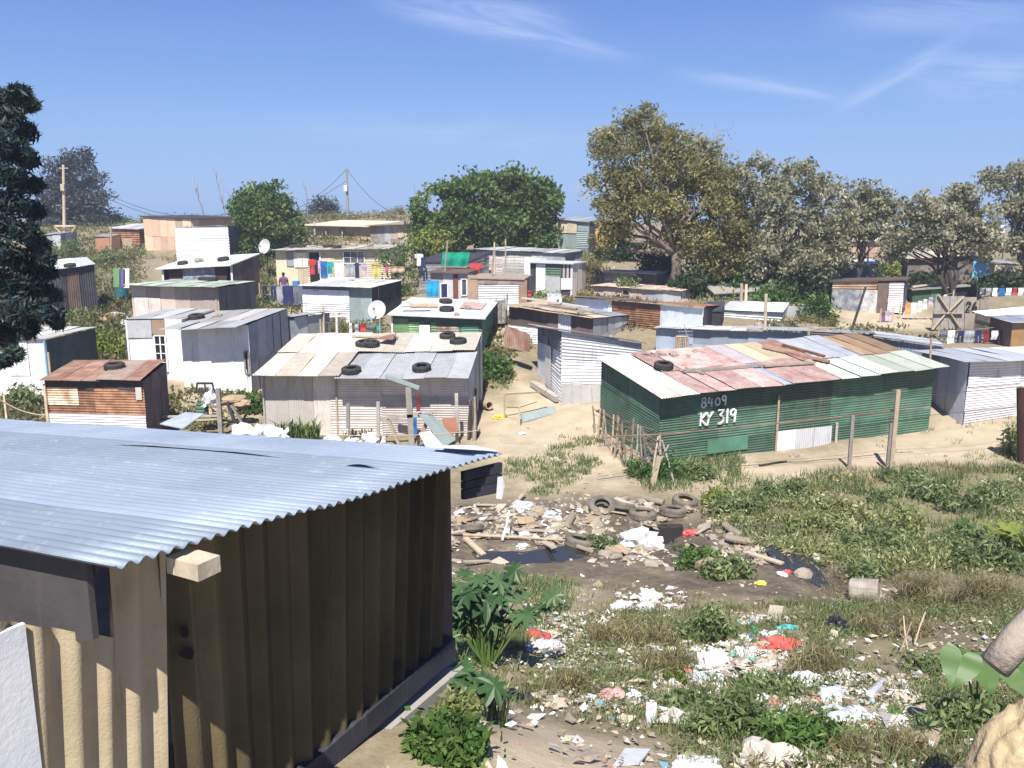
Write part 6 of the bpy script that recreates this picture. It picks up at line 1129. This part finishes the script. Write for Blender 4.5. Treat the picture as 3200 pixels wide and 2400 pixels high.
# rust sheet fence and grey slat fence by the path
def panel3(label,q,mat,mode,pitch=.1,name='sheet_fence',cat='fence'):
    mb=MB(); patch(mb,*q,mode,pitch); tag(mb.build(name,mat),label,cat)
panel3('rust brown sheet fence beside the dirt path',[P(1088,750,33.5),P(1146,760,32.5),P(1146,722,32.5),P(1092,702,33.5)],RUSTP,'v')
panel3('row of grey and brown upright slats below the shuttered garage',[P(1043,700,39.5),P(1093,698,39),P(1093,648,39),P(1045,652,39.5)],mk('slat_mix',(.50,.49,.47),(.25,.18,.15),ns=7,dirt=.2),'v',.2)
panel3('pale grey low fence left of the whitewashed shed',[P(1695,690,41),P(1790,700,40.5),P(1790,668,40.5),P(1700,660,41)],GREYCEM,'flat')
sticks('line of thin dark poles beside the upright slats','fence','fence',[(1046,690,40,0),(1058,690,44,2),(1072,690,46,0),(1086,690,44,4),(1092,690,55,4)],[DARK,WOODG],.03,(.8,))
for u,vb,vt,Y,r,mt,lb in [(698,715,660,37,.06,WOODL,'pale post left of the washing behind the wide pale shack'),(727,718,676,36.5,.06,WHITE,'white cross shaped post behind the wide pale shack'),(1068,560,523,49,.06,WOODL,'pale pole rising beside the green tarpaulin roof'),(1092,560,516,49,.05,WOODL,'thin pole rising above the pale grey plank house'),(1655,700,635,33,.07,WOODL,'pale post rising behind the blue grey shack'),(1662,745,700,33,.05,GREYCEM,'bent grey pipe on the blue grey shack'),(1602,640,612,42,.08,WOODL,'white stake in the dark shrubs'),(1612,640,614,42,.08,WOODL,'second white stake in the dark shrubs'),(240,600,490,62,.07,WOODL,'thin pole on the slope below the tan house'),(1840,705,620,39,.06,BARKD,'dark leaning pole in the sandy yard'),(2012,795,730,29,.04,RUSTP,'thin rusty pipe before the pale blue side wall'),(1520,560,470,52,.05,WOODG,'thin stake'),(955,640,520,46,.06,WOODG,'slanting grey pole before the grey wooden shack'),(1055,640,540,44,.05,WOODG,'dark slanting pole in front of the pale planks')]:
    if lb=='thin stake': continue
    b=P(u,vb,Y); t=P(u+(12 if 'slanting' in lb else (30 if 'leaning' in lb else 0)),vt,Y); b.z=min(b.z,g1(b.x,b.y)); mb=MB(); mb.tube([b-Vector((0,0,.1)),t],[r,r*.85],7)
    if 'cross' in lb: mb.bar(t+Vector((-.3,0,-.15)),t+Vector((.35,0,-.12)),.06,.05)
    o=mb.build('pole' if 'pole' in lb or 'pipe' in lb else 'post',mt); tag(o,lb,'pole' if 'pole' in lb or 'pipe' in lb else 'post')
for u,v,Y,s,c,lb in [(375,720,31.8,0,0,0)]: pass
# teal drum, boxes, buckets on the slope
def drum(label,p,r,h_,mat,rot=(0,0,0),name='drum',cat='drum'):
    mb=MB(); mb.lathe([(0,0),(r*.96,0),(r,.02),(r,h_*.32),(r*1.03,h_*.34),(r,h_*.36),(r,h_*.64),(r*1.03,h_*.66),(r,h_*.68),(r,h_-.02),(r*.96,h_),(r*.9,h_-.03),(0,h_-.03)],seg=22); o=mb.build(name,mat,None,local=True,smooth=False); o.location=p; o.rotation_euler=rot; tag(o,label,cat); return o
drum('teal water drum beside the pinkish plank shack',G(265,652),.32,.9,mk('teal_drum',(.03,.16,.2),(.025,.12,.15),rough=.5))
drum('blue bucket on the bank right of the person',P(640,622,50.5)+Vector((0,0,.05)),.2,.35,PL['blue'],name='bucket',cat='bucket')
drum('rusty pale drum lying on its side in the weeds',G(1850,1292)+Vector((-.1,0,.16)),.20,.46,mk('pale_drum',(.42,.39,.34),(.25,.21,.165),dirt=.6,rust=.25),(R(80),0,R(58)))
for (u0,u1,v0,v1,Y,mt,lb) in [(247,258,585,620,45,GREENL,'light green door sheet standing left of the pinkish shack'),(260,268,588,620,45,PL['purple'],'dull violet sheet beside the light green one'),(269,277,586,622,45,WHITE,'white upright sheet beside the violet one'),(1035,1060,570,590,46,PINKW,'x')]:
    if lb=='x': continue
    mb=MB(); q=[P(u0-2,v1,Y),P(u1+2,v1,Y),P(u1+2,v0-6,Y),P(u0-2,v0-6,Y)]; o_=Vector((0,.05,0)); mb.add([a+o_ for a in q]+q,[(3,2,1,0),(4,5,6,7),(0,1,5,4),(2,3,7,6),(1,2,6,5),(3,0,4,7)]); tag(mb.build('sheet',mt),lb,'sheet')
sticks('rail fence climbing the slope left of the teal drum','fence','fence',[(225,640,30,0),(238,628,30,2),(250,615,30,0),(205,655,26,0)],[WOODG],.04,(.9,))
crumple('orange plastic basin on the slope below the tan house',G(415-0,560)+Vector((0,0,.1)),.5,.35,.3,PL['red'],'basin','basin',.15)
for i,(u,v,s,c) in enumerate([(240,695,.6,'card'),(255,690,.5,'white'),(225,700,.5,'card'),(265,705,.4,'clear')]): crumple(['brown rubbish heap beside the yellow green bush','white bag on the rubbish heap uphill of the yellow green bush','small brown rubbish heap left of the white bag','pale bag at the right of the uphill rubbish heap'][i],G(u,v)+Vector((0,0,.1)),s,s*.8,s*.45,PL[c],'rubbish_bag','rubbish')
# gate frame, boards and pipe by the path
root=thing('frame','low wire frame of thin posts beside the ribbed shack','frame',G(1090,905)); 
for a,b in (((1090,905),(1090,850)),((1122,920),(1122,875))):
    p=G(*a); mb=MB(); mb.bar(p-Vector((0,0,.1)),p+Vector((0,0,(a[1]-b[1])*p.y/FPX)),.06); mb.build('post',WOODL,root)
mb=MB(); mb.bar(P(1092,852,28.2),P(1180,846,29),.05); mb.build('rail',WOODL,root)
mb=MB(); mb.tube([P(1094,880,28.2),P(1122,880,27.6),P(1160,868,28.6)],.012,5); mb.build('wire',DARK,root)
p=G(1130,905); mb=MB(); q=[G(1122,915)+Vector((0,0,.02)),G(1200,893)+Vector((0,0,.02))]; slab(mb,q[0],q[1],q[1]+Vector((0,.15,.22)),q[0]+Vector((0,.15,.24)),.03); tag(mb.build('board',GREENG),'grey green board on edge below the low wire frame','board')
p=G(1208,875); mb=MB(); mb.bar(G(1150,835)+Vector((0,0,.12)),G(1205,872)+Vector((0,0,.15)),.22,.18); tag(mb.build('beam',WOODG),'thick grey timber at the foot of the ribbed shack','beam')
p=G(1043,880); mb=MB(); mb.lathe([(.14,-.5),(.14,.5),(.115,.5),(.115,-.5)],Matrix.Translation(p+Vector((0,0,.1)))@Matrix.Rotation(R(82),4,Vector((.9,.5,0))),16); tag(mb.build('pipe',mk('clay_pipe',(.50,.38,.26),(.42,.31,.21),dirt=.3)),'short clay pipe lying by the dirt path','pipe')
# broken antenna behind the green roof
root=thing('antenna','thin comb shaped aerial behind the patchwork roof','aerial',P(1490,760,31)); mb=MB(); mb.tube([P(1500,790,31),P(1478,700,31)],.015,5); mb.build('mast',GREYCEM,root)
for i in range(6): mb=MB(); c=P(1480+i*1.5,712+i*8,31); mb.tube([c-Vector((.25,0,.06)),c+Vector((.25,0,-.06))],.01,4); mb.build('rod',GREYCEM,root)
# ================================================================== litter and the near ground
# rock at the lower right corner
c=P(2222,1668,3.9); bm=bmesh.new(); bmesh.ops.create_icosphere(bm,subdivisions=5,radius=1)
for v_ in bm.verts:
    p=v_.co.copy(); k=1+.22*mnoise.noise(p*1.3+Vector((4,1,7)))+.10*(1-2*abs(mnoise.noise(p*3.1)))+.05*mnoise.noise(p*8)+.02*mnoise.noise(p*20); t_=max(0,p.z); v_.co=Vector((p.x*k*.26*(1-.55*t_),p.y*k*.24*(1-.4*t_),p.z*k*.37))
mb=MB(); mb.add([v_.co.copy() for v_ in bm.verts],[tuple(v_.index for v_ in f.verts) for f in bm.faces]); bm.free()
o=mb.build('rock',mk('yellow_rock',(.54,.43,.26),(.40,.31,.18),ns=5,dirt=.4,rough=.95,bump=.7,bs=26),None,smooth=True,local=True); o.location=c; tag(o,'tall sandy yellow rock at the lower right corner','rock')
# uncountable small bits: one stuff object each
m,n,b,out=nt('litter_bits'); at=n.nodes.new('ShaderNodeAttribute'); at.attribute_name='var'
r=n.nodes.new('ShaderNodeValToRGB'); r.color_ramp.interpolation='CONSTANT'; e=r.color_ramp.elements
cols=[(0,(.33,.275,.20)),(.22,(.25,.205,.15)),(.42,(.43,.37,.28)),(.66,(.70,.68,.64)),(.76,(.48,.46,.43)),(.84,(.26,.22,.18)),(.92,(.82,.83,.87)),(.965,(.45,.16,.12)),(.98,(.12,.30,.45)),(.99,(.15,.38,.30))]
e[0].color=(*cols[0][1],1); e[1].position=cols[1][0]; e[1].color=(*cols[1][1],1)
for p_,c_ in cols[2:]: x=e.new(p_); x.color=(*c_,1)
n.links.new(at.outputs['Fac'],r.inputs[0]); n.links.new(r.outputs[0],b.inputs['Base Color']); b.inputs['Roughness'].default_value=.75; BITS=m
def dry(p):   # keep most scraps out of the open water
    ok=np.ones(len(p),bool)
    for pl in PUDW: ok&=(pdist(p[:,0],p[:,1],pl)>.05)|(rng.random(len(p))<.10)
    return ok
def bits(name,label,regs):
    V=[];tn=[]
    F_=[(0,2,4),(2,1,4),(1,3,4),(3,0,4),(2,0,5),(1,2,5),(3,1,5),(0,3,5)]
    for uv,k,s,lo,hi in regs:
        p=inner(uv,k); p=p[dry(p)]; k=len(p); z=gz(p[:,0],p[:,1]); sz=s*rng.lognormal(0,.45,k); a=rng.uniform(0,6.28,k); el=rng.uniform(.5,2.2,k); fl=rng.uniform(.12,.6,k)
        ax_=np.stack([np.cos(a),np.sin(a),rng.uniform(-.25,.25,k)],1); ay_=np.stack([-np.sin(a),np.cos(a),rng.uniform(-.25,.25,k)],1); az_=np.tile([0,0,1.],(k,1))
        O=[ax_*(sz*el)[:,None],-ax_*(sz*el)[:,None],ay_*sz[:,None],-ay_*sz[:,None],az_*(sz*fl)[:,None],-az_*(sz*fl)[:,None]]
        cen=np.stack([p[:,0],p[:,1],z+sz*.12+(.06 if 'near weeds' in label else 0)*rng.random(k)],1); O=[cen+o*rng.uniform(.6,1.3,(k,1))+rng.normal(size=(k,3))*sz[:,None]*.18 for o in O]
        tri=np.stack([np.stack([O[i] for i in f],1) for f in F_],1); V.append(tri.reshape(-1,3)); tn.append(np.repeat(rng.uniform(lo,hi,k),8))
    o=npmesh(name,np.concatenate(V),3,BITS,np.concatenate(tn)); tag(o,label,'litter',kind='stuff')
DUMP=[(965,1095),(1120,1078),(1300,1075),(1560,1085),(1640,1140),(1700,1200),(1600,1245),(1400,1225),(1250,1215),(960,1215)]
bits('litter','pale muddy scraps strewn through the wet dip',[(DUMP,750,.042,0,.95),([(985,1090),(1300,1085),(1330,1150),(1100,1165),(975,1160)],420,.055,0,.9),([(1280,1150),(1420,1180),(1400,1225),(1280,1225)],130,.045,0,.95),([(1560,1150),(1680,1170),(1720,1210),(1560,1230)],140,.055,0,.8),([(1680,1210),(1900,1260),(2010,1290),(1800,1300)],110,.045,0,.95)])
bits('litter','small stones and paper scraps across the bare soil',[([(960,1215),(1600,1250),(1900,1300),(2560,1330),(2560,1400),(1000,1330)],420,.030,0,.97),([(1090,900),(1400,1000),(2560,900),(2560,1020),(1600,1080),(1000,1090)],260,.035,0,.9),([(560,640),(1000,700),(2560,690),(2560,620),(560,600)],120,.07,0,.9)])
bits('litter','white paper and plastic scraps among the near weeds',[([(1130,1320),(1330,1330),(1400,1450),(1180,1470)],700,.032,.3,1),([(1330,1280),(1480,1280),(1480,1320),(1330,1320)],110,.035,.42,1),([(1380,1370),(1700,1380),(1720,1560),(1450,1560)],1500,.034,.4,1),([(1590,1330),(1740,1340),(1740,1430),(1590,1420)],220,.035,.2,1),([(1700,1440),(2000,1460),(1990,1640),(1740,1620)],1200,.03,.3,1),([(1200,1470),(1480,1490),(1480,1540),(1180,1530)],220,.028,.3,1),([(1000,1400),(2560,1300),(2560,1659),(1000,1659)],1700,.024,.2,1),([(1480,1590),(1800,1600),(1800,1659),(1480,1659)],150,.03,.3,.9)])
# things one can point at
def bag(label,u,v,s,col,flat=.5,name='plastic_bag',cat='plastic bag',rough=.6): 
    p=G(u,v); crumple(label,p+Vector((0,0,s*flat*.25)),s,s*.75,s*flat,PL[col],name,cat,rough)
for a in [('big white plastic bag on the bare soil in front of the puddles',1404,1300,.20,'white',.8),('white bag lying left of the big white plastic bag',1340,1314,.19,'white',.35),('lilac white bag at the foot of the big white bag',1395,1318,.16,'clear',.6),('heap of white plastic at the edge of the far puddle',1383,1176,.42,'white',.6),('white bag crumpled beside the castor plant',1205,1308,.13,'white',.6),
 ('red plastic scrap beside the castor leaves',1160,1382,.20,'red',.35),('shiny pale plastic heap right of the castor leaves',1190,1405,.20,'clear',.5),('bright blue scrap on the shiny pale plastic',1203,1402,.06,'blue',.7),('white plastic lying below the red scrap',1150,1405,.12,'white',.5),('cream slab of foam on the bare soil',1280,1350,.17,'cream',.3),('small white cup shaped scrap on the bare soil',1248,1372,.08,'white',.7),
 ('small white scrap in the dry grass mound',1232,1450,.08,'white',.6),('white bag with dark marks in the dry grass',1395,1390,.17,'white',.5),('green scrap beside the white bag with dark marks',1445,1408,.10,'lime',.5),('pale blue bag beside the lime green scrap',1422,1412,.13,'clear',.5),('teal bag beside the pale litter drift',1480,1422,.10,'teal',.6),('green bottle shaped scrap above the litter drift',1490,1408,.07,'green',.9),
 ('tall white plastic drift in the middle of the near litter',1535,1440,.25,'white',.5),('pale plastic drift below the tall white one',1505,1475,.22,'clear',.35),('white bag left of the grey green bush',1505,1522,.14,'white',.6),('dark flecked white bag at the bare sandy edge',1378,1520,.13,'white',.6),('pinkish plastic pile at the bare sandy edge',1320,1518,.2,'pinkp',.4),('clear plastic ball at the bare sandy edge',1270,1522,.14,'clear',.5),
 ('wide red plastic sheet in the near litter',1680,1400,.26,'red',.35),('orange edged red scrap right of the wide red sheet',1712,1395,.12,'red',.5),('crumpled teal plastic behind the wide red sheet',1702,1370,.18,'teal',.6),('green packet left of the teal plastic',1635,1372,.14,'green',.5),('white packet between green and teal plastic',1665,1378,.13,'white',.6),('second white packet below the green packet',1620,1390,.12,'white',.4),('dark violet bag in the olive grass',1806,1355,.20,'black',.6),('white box scrap left of the wide red sheet',1600,1415,.12,'white',.6),
 ('white tattered plastic among the near weeds',1745,1480,.22,'white',.4),('pale tattered plastic below the white one',1800,1510,.2,'clear',.35),('white litter drift beside the rusty strip',1840,1560,.25,'clear',.3),('violet scrap in the pale dry weeds',1985,1590,.08,'purple',.6),('white scrap on the right near the heart shaped leaves',2080,1475,.10,'white',.6),('grey plastic bag beside the yellow rock',2060,1590,.16,'clear',.5),('white bag at the top right of the litter',1925,1360,.10,'white',.5),
 ('red packet floating in the right puddle',1700,1237,.10,'red',.4),('white packet beside the red one in the right puddle',1690,1242,.10,'white',.4),('red rag by the far puddle',1490,1156,.16,'red',.6),('pink packet at the edge of the left puddle',1108,1212,.10,'pinkp',.3),('pale bag at the left of the wet dip',1130,1098,.28,'clear',.5),('white jug in the wet dip',1190,1118,.16,'clear',.9),('white bundle with a dark hole beside the broad leaved plants',2052,1130-0+45,.2,'white',.6),('yellow scrap inside a muddy tyre',1478,1088,.14,'yellow',.5),('yellow cloth on the dirt path',1080,903,.28,'yellow',.3),('white scrap on the path below the yellow cloth',1128,938,.10,'white',.5),('pale yellow packet beside the right puddle',1642,1262,.10,'yellow',.5)]:
    bag(*a[:1],*a[1:])
# a pale flat stones row at the bottom edge
for u,v,s,lb in [(1640,1640,.14,'pale square stone at the bottom edge below the grey green bush'),(1690,1650,.15,'white stone right of the pale square one'),(1665,1615,.10,'cream stone above the pale square one'),(1700,1208+10,.16,'brown rock at the edge of the right puddle'),(1735,1246,.16,'dark rock half in the right puddle'),(1420,1185,.14,'pale stone by the white plastic heap'),(1715,985,.12,'small stone on the sandy bank'),(1760,1208,.12,'pale stone at the far side of the right puddle')]:
    p=G(u,v); stone(lb,p+Vector((0,0,s*.3)),s,STONE if 'pale' not in lb and 'white' not in lb and 'cream' not in lb else mk('pale_stone',(.62,.57,.49),(.52,.47,.40),ns=4,rough=.95,dirt=.1))
def flat(label,uv,mat,h=.05,tilt=0,name='board',cat='board'):
    mb=MB(); q=[G(*p)+Vector((0,0,h)) for p in uv]; q[2].z+=tilt; q[3].z+=tilt; slab(mb,*q,.02); tag(mb.build(name,mat),label,cat)
flat('white flattened sack at the bottom edge of the sandy patch',[(1325,1659),(1380,1655),(1405,1632),(1350,1630)],PL['white'],.03,.03,'sack','sack')
flat('white board lying at the bottom edge right of the flattened sack',[(1450,1672),(1560,1672),(1545,1650),(1462,1648)],WHITE,.05,.02)
flat('square white card with a grey disc standing by the sandy patch',[(1393,1566),(1418,1568),(1418,1545),(1396,1545)],PL['white'],.04,.10,'card','card')
flat('cream carton at the edge of the near litter',[(1655,1345),(1685,1348),(1692,1325),(1662,1322)],PL['cream'],.06,.06,'carton','carton')
def stick(label,u0,v0,u1,v1,r,mat,lift=.05,lift1=None,name='stick',cat='stick',sq=False):
    a=G(u0,v0)+Vector((0,0,lift)); b_=G(u1,v1)+Vector((0,0,lift if lift1 is None else lift1)); mb=MB()
    (mb.bar(a,b_,r*2.4,r) if sq else mb.tube([a,a.lerp(b_,.5)+Vector((rnd.uniform(-.02,.02),0,rnd.uniform(-.01,.03))),b_],[r,r*.9,r*.7],7)); tag(mb.build(name,mat),label,cat)
stick('rusty brown metal strip slanting out of the white litter',1825,1530,1880,1585,.03,RUST,.10,.02,'metal_strip','metal strip',True)
stick('thin dark stick continuing below the rusty strip',1870,1575,1930,1640,.012,BARKD,.03)
stick('pale splintered plank lying right of the near litter',1905,1485,1990,1492,.03,WOODL,.06,.04,'plank','plank',True)
stick('crumpled pale bottle shaped roll beside the splintered plank',1880,1515,1905,1485,.055,PL['white'],.08,.08,'roll','roll')
for i,(u0,v0,u1,v1) in enumerate([(1940,1420,1985,1330),(1960,1405,1930,1340),(1975,1395,2010,1345),(1985,1400,2060,1385)]): stick(['pale dry stick standing left in the olive weeds','pale dry stick leaning left in the olive weeds','pale dry stick crossing behind the leaning one','pale dry stick lying at the foot of the others'][i],u0,v0,u0+(u1-u0)*.5,v0-6,.012,WOODL,.02,.45 if i<3 else .05)
stick('thin grey pole lying across the mud by the far puddle',1310,1175,1400,1150,.025,WOODG,.08)
stick('long pale pole lying along the rim of the left puddle',1000,1165,1240,1178,.03,WOODL,.10)
stick('white bent pipe in the left puddle',1085,1172,1100,1155,.03,PL['white'],.05,.55,'pipe','pipe')
bag('white cap on top of the bent pipe',1102,1150,.14,'white',.5); stick('pale plank sloping down into the left puddle at its near end',1005,1172,1045,1205,.05,WOODL,.1,.06,'plank','plank',True)
stick('pale plank at the right end of the wet dip',1560,1118,1640,1128,.045,WOODL,.08,.08,'plank','plank',True)
stick('curved root on the sandy bank below the green shack',1640,1008,1700,998,.03,BARKD,.03)
# mid-sized scraps of the wet dip: alike, so they share a label and a group
def proto_carton():
    mb=MB(); mb.box((0,0,.09),(.36,.26,.18),jit=.03,var=.5); mb.quad((-.18,.13,.18),(.18,.13,.18),(.2,.3,.24),(-.16,.3,.22),.7); return mb.build('carton',PL['card'])
def proto_rag(): return crumple(None,(0,0,0),.26,.18,.10,mk('mud_rag',(.42,.36,.27),(.30,.255,.19),ns=6,dirt=.3),'rag',rough=.7)
def proto_plank(): mb=MB(); mb.bar((-.35,0,.04),(.35,.03,.08),.11,.04); return mb.build('board',mk('mud_board',(.40,.34,.25),(.29,.245,.18),dirt=.4))
def proto_roll(): mb=MB(); mb.tube([(-.3,0,.08),(0,.02,.09),(.28,0,.1)],[.085,.09,.08],10); return mb.build('roll',mk('muddy_roll',(.33,.28,.21),(.25,.21,.16),dirt=.3))
def proto_stone(): return stone(None,(0,0,0),.13,STONE,'stone')
def proto_bag(): return crumple(None,(0,0,0),.17,.13,.10,PL['white'],'plastic_bag',rough=.7)
for mkp,cnt,lb,cat,grp in [(proto_carton,10,'flattened brown carton lying in the rubbish of the wet dip','carton','cartons in the wet dip'),(proto_rag,22,'mud caked cream rag lying in the rubbish of the wet dip','rag','rags in the wet dip'),(proto_plank,18,'short pale board end lying in the rubbish of the wet dip','board','board ends in the wet dip'),(proto_roll,10,'muddy curved roll lying in the rubbish of the wet dip','roll','muddy rolls in the wet dip'),(proto_stone,30,'mud coloured stone lying in the rubbish of the wet dip','stone','stones in the wet dip'),(proto_bag,10,'small dirty white bag lying in the rubbish of the wet dip','plastic bag','small bags in the wet dip')]:
    pt=inner(DUMP,cnt*3); pt=pt[dry(pt)][:cnt]; cnt=len(pt); o0=mkp()
    for i in range(cnt):
        o=o0 if i==0 else o0.copy()
        if i: C.objects.link(o)
        s=rnd.uniform(.45,1.15); o.scale=(s,s,s*.8); o.location=(pt[i,0],pt[i,1],g1(*pt[i])+.03); o.rotation_euler=(rnd.uniform(-.25,.25),rnd.uniform(-.25,.25),rnd.uniform(0,6.28)); tag(o,lb,cat,grp)
# leafy ground cover between the bushes
def cover(label,regs,mat,ll,lw,thr=.47):
    P_=[];tn=[]
    for uv,k,h,cl in regs:
        c=inner(uv,k); c=c[fbm(c[:,0],c[:,1],.7,33)>thr]; hh=h*rng.uniform(.3,1,len(c)); q=np.repeat(np.stack([c[:,0],c[:,1],gz(c[:,0],c[:,1])],1),cl,0)+rng.normal(size=(len(c)*cl,3))*np.array([1,1,0])*h*.7
        q[:,2]=gz(q[:,0],q[:,1])+np.repeat(hh,cl)*rng.random(len(q)); P_.append(q); tn.append(np.repeat(rng.random(len(c)),cl)*.5+rng.random(len(q))*.5)
    o=npmesh('weeds',leafquads(np.concatenate(P_),ll,lw,(0,0,1),.7),4,mat,np.concatenate(tn)); tag(o,label,'weeds',kind='stuff')
NEARV=[(1130,1500),(1250,1330),(1450,1300),(1700,1310),(2560,1280),(2560,1659),(1480,1659),(1460,1560)]
cover('low leafy weeds covering the near ground',[(NEARV,3000,.17,18),([(960,1240),(1230,1270),(1150,1400),(950,1480)],420,.15,14)],L_WEED,.07,.022)
cover('dry stalks and flattened straw among the near weeds',[(NEARV,2600,.15,14),([(1560,1070),(1800,1030),(2560,1000),(2560,1240),(1900,1235),(1680,1200)],1300,.3,12),([(1700,1225),(2560,1230),(2560,1330),(1900,1320)],700,.22,12)],L_DRY,.13,.010)
cover('low green weeds of the patch beside the puddles',[([(1540,1070),(1800,1040),(2560,1020),(2560,1250),(1900,1235),(1680,1200),(1560,1140)],4200,.30,22)],L_WEEDL,.12,.042,.57)

# scrub on the slopes between the shacks
L_HILL=leafm('hill_scrub',(.06,.065,.025),(.17,.17,.07),(.34,.31,.16),tr=.4)
cover('scrubby weeds on the slope between the shacks',[([(0,540),(300,555),(300,620),(270,680),(60,700),(0,700)],900,.5,16),([(150,680),(270,640),(275,780),(165,800)],500,.5,16),([(80,480),(330,490),(330,550),(60,570)],450,.6,14),([(500,540),(600,560),(590,670),(535,690),(505,600)],420,.4,14),([(620,490),(900,500),(880,540),(600,535)],420,.5,14),([(1180,520),(1300,540),(1320,640),(1250,640),(1190,590)],260,.35,12),([(1480,560),(2560,540),(2560,620),(1480,660)],900,.55,14),
  ([(1030,690),(1110,690),(1100,850),(1035,850)],260,.22,12),([(300,840),(560,850),(560,930),(350,930)],160,.25,12),([(640,700),(830,700),(830,720),(640,720)],120,.4,14),([(300,470),(900,470),(900,500),(300,500)],500,.7,14),([(900,540),(1200,540),(1200,600),(1000,640),(880,640)],300,.4,12),([(400,660),(640,650),(650,700),(500,740)],200,.35,12),([(1110,690),(1250,640),(1420,640),(1420,720),(1130,740)],260,.3,12),([(1650,680),(1800,680),(1800,740),(1650,740)],150,.3,12),([(1790,700),(2560,690),(2560,760),(1800,740)],200,.25,12),([(0,850),(95,850),(95,950),(0,950)],200,.4,14)],L_HILL,.24,.09,.42)

# hazy air over the valley: one closed box round everything
mb=MB(); mb.box((0,80,2),(306,286,46),var=.5); hz_=mb.build('haze',None); hz_['kind']='stuff'
m=bpy.data.materials.new('haze_air'); m.use_nodes=True; n=m.node_tree; n.nodes.clear(); out=n.nodes.new('ShaderNodeOutputMaterial'); pv=n.nodes.new('ShaderNodeVolumePrincipled'); pv.inputs['Color'].default_value=(.86,.92,1,1); pv.inputs['Density'].default_value=.0013; pv.inputs['Anisotropy'].default_value=.2; n.links.new(pv.outputs[0],out.inputs['Volume']); hz_.data.materials.append(m)
scene.cycles.volume_bounces=0
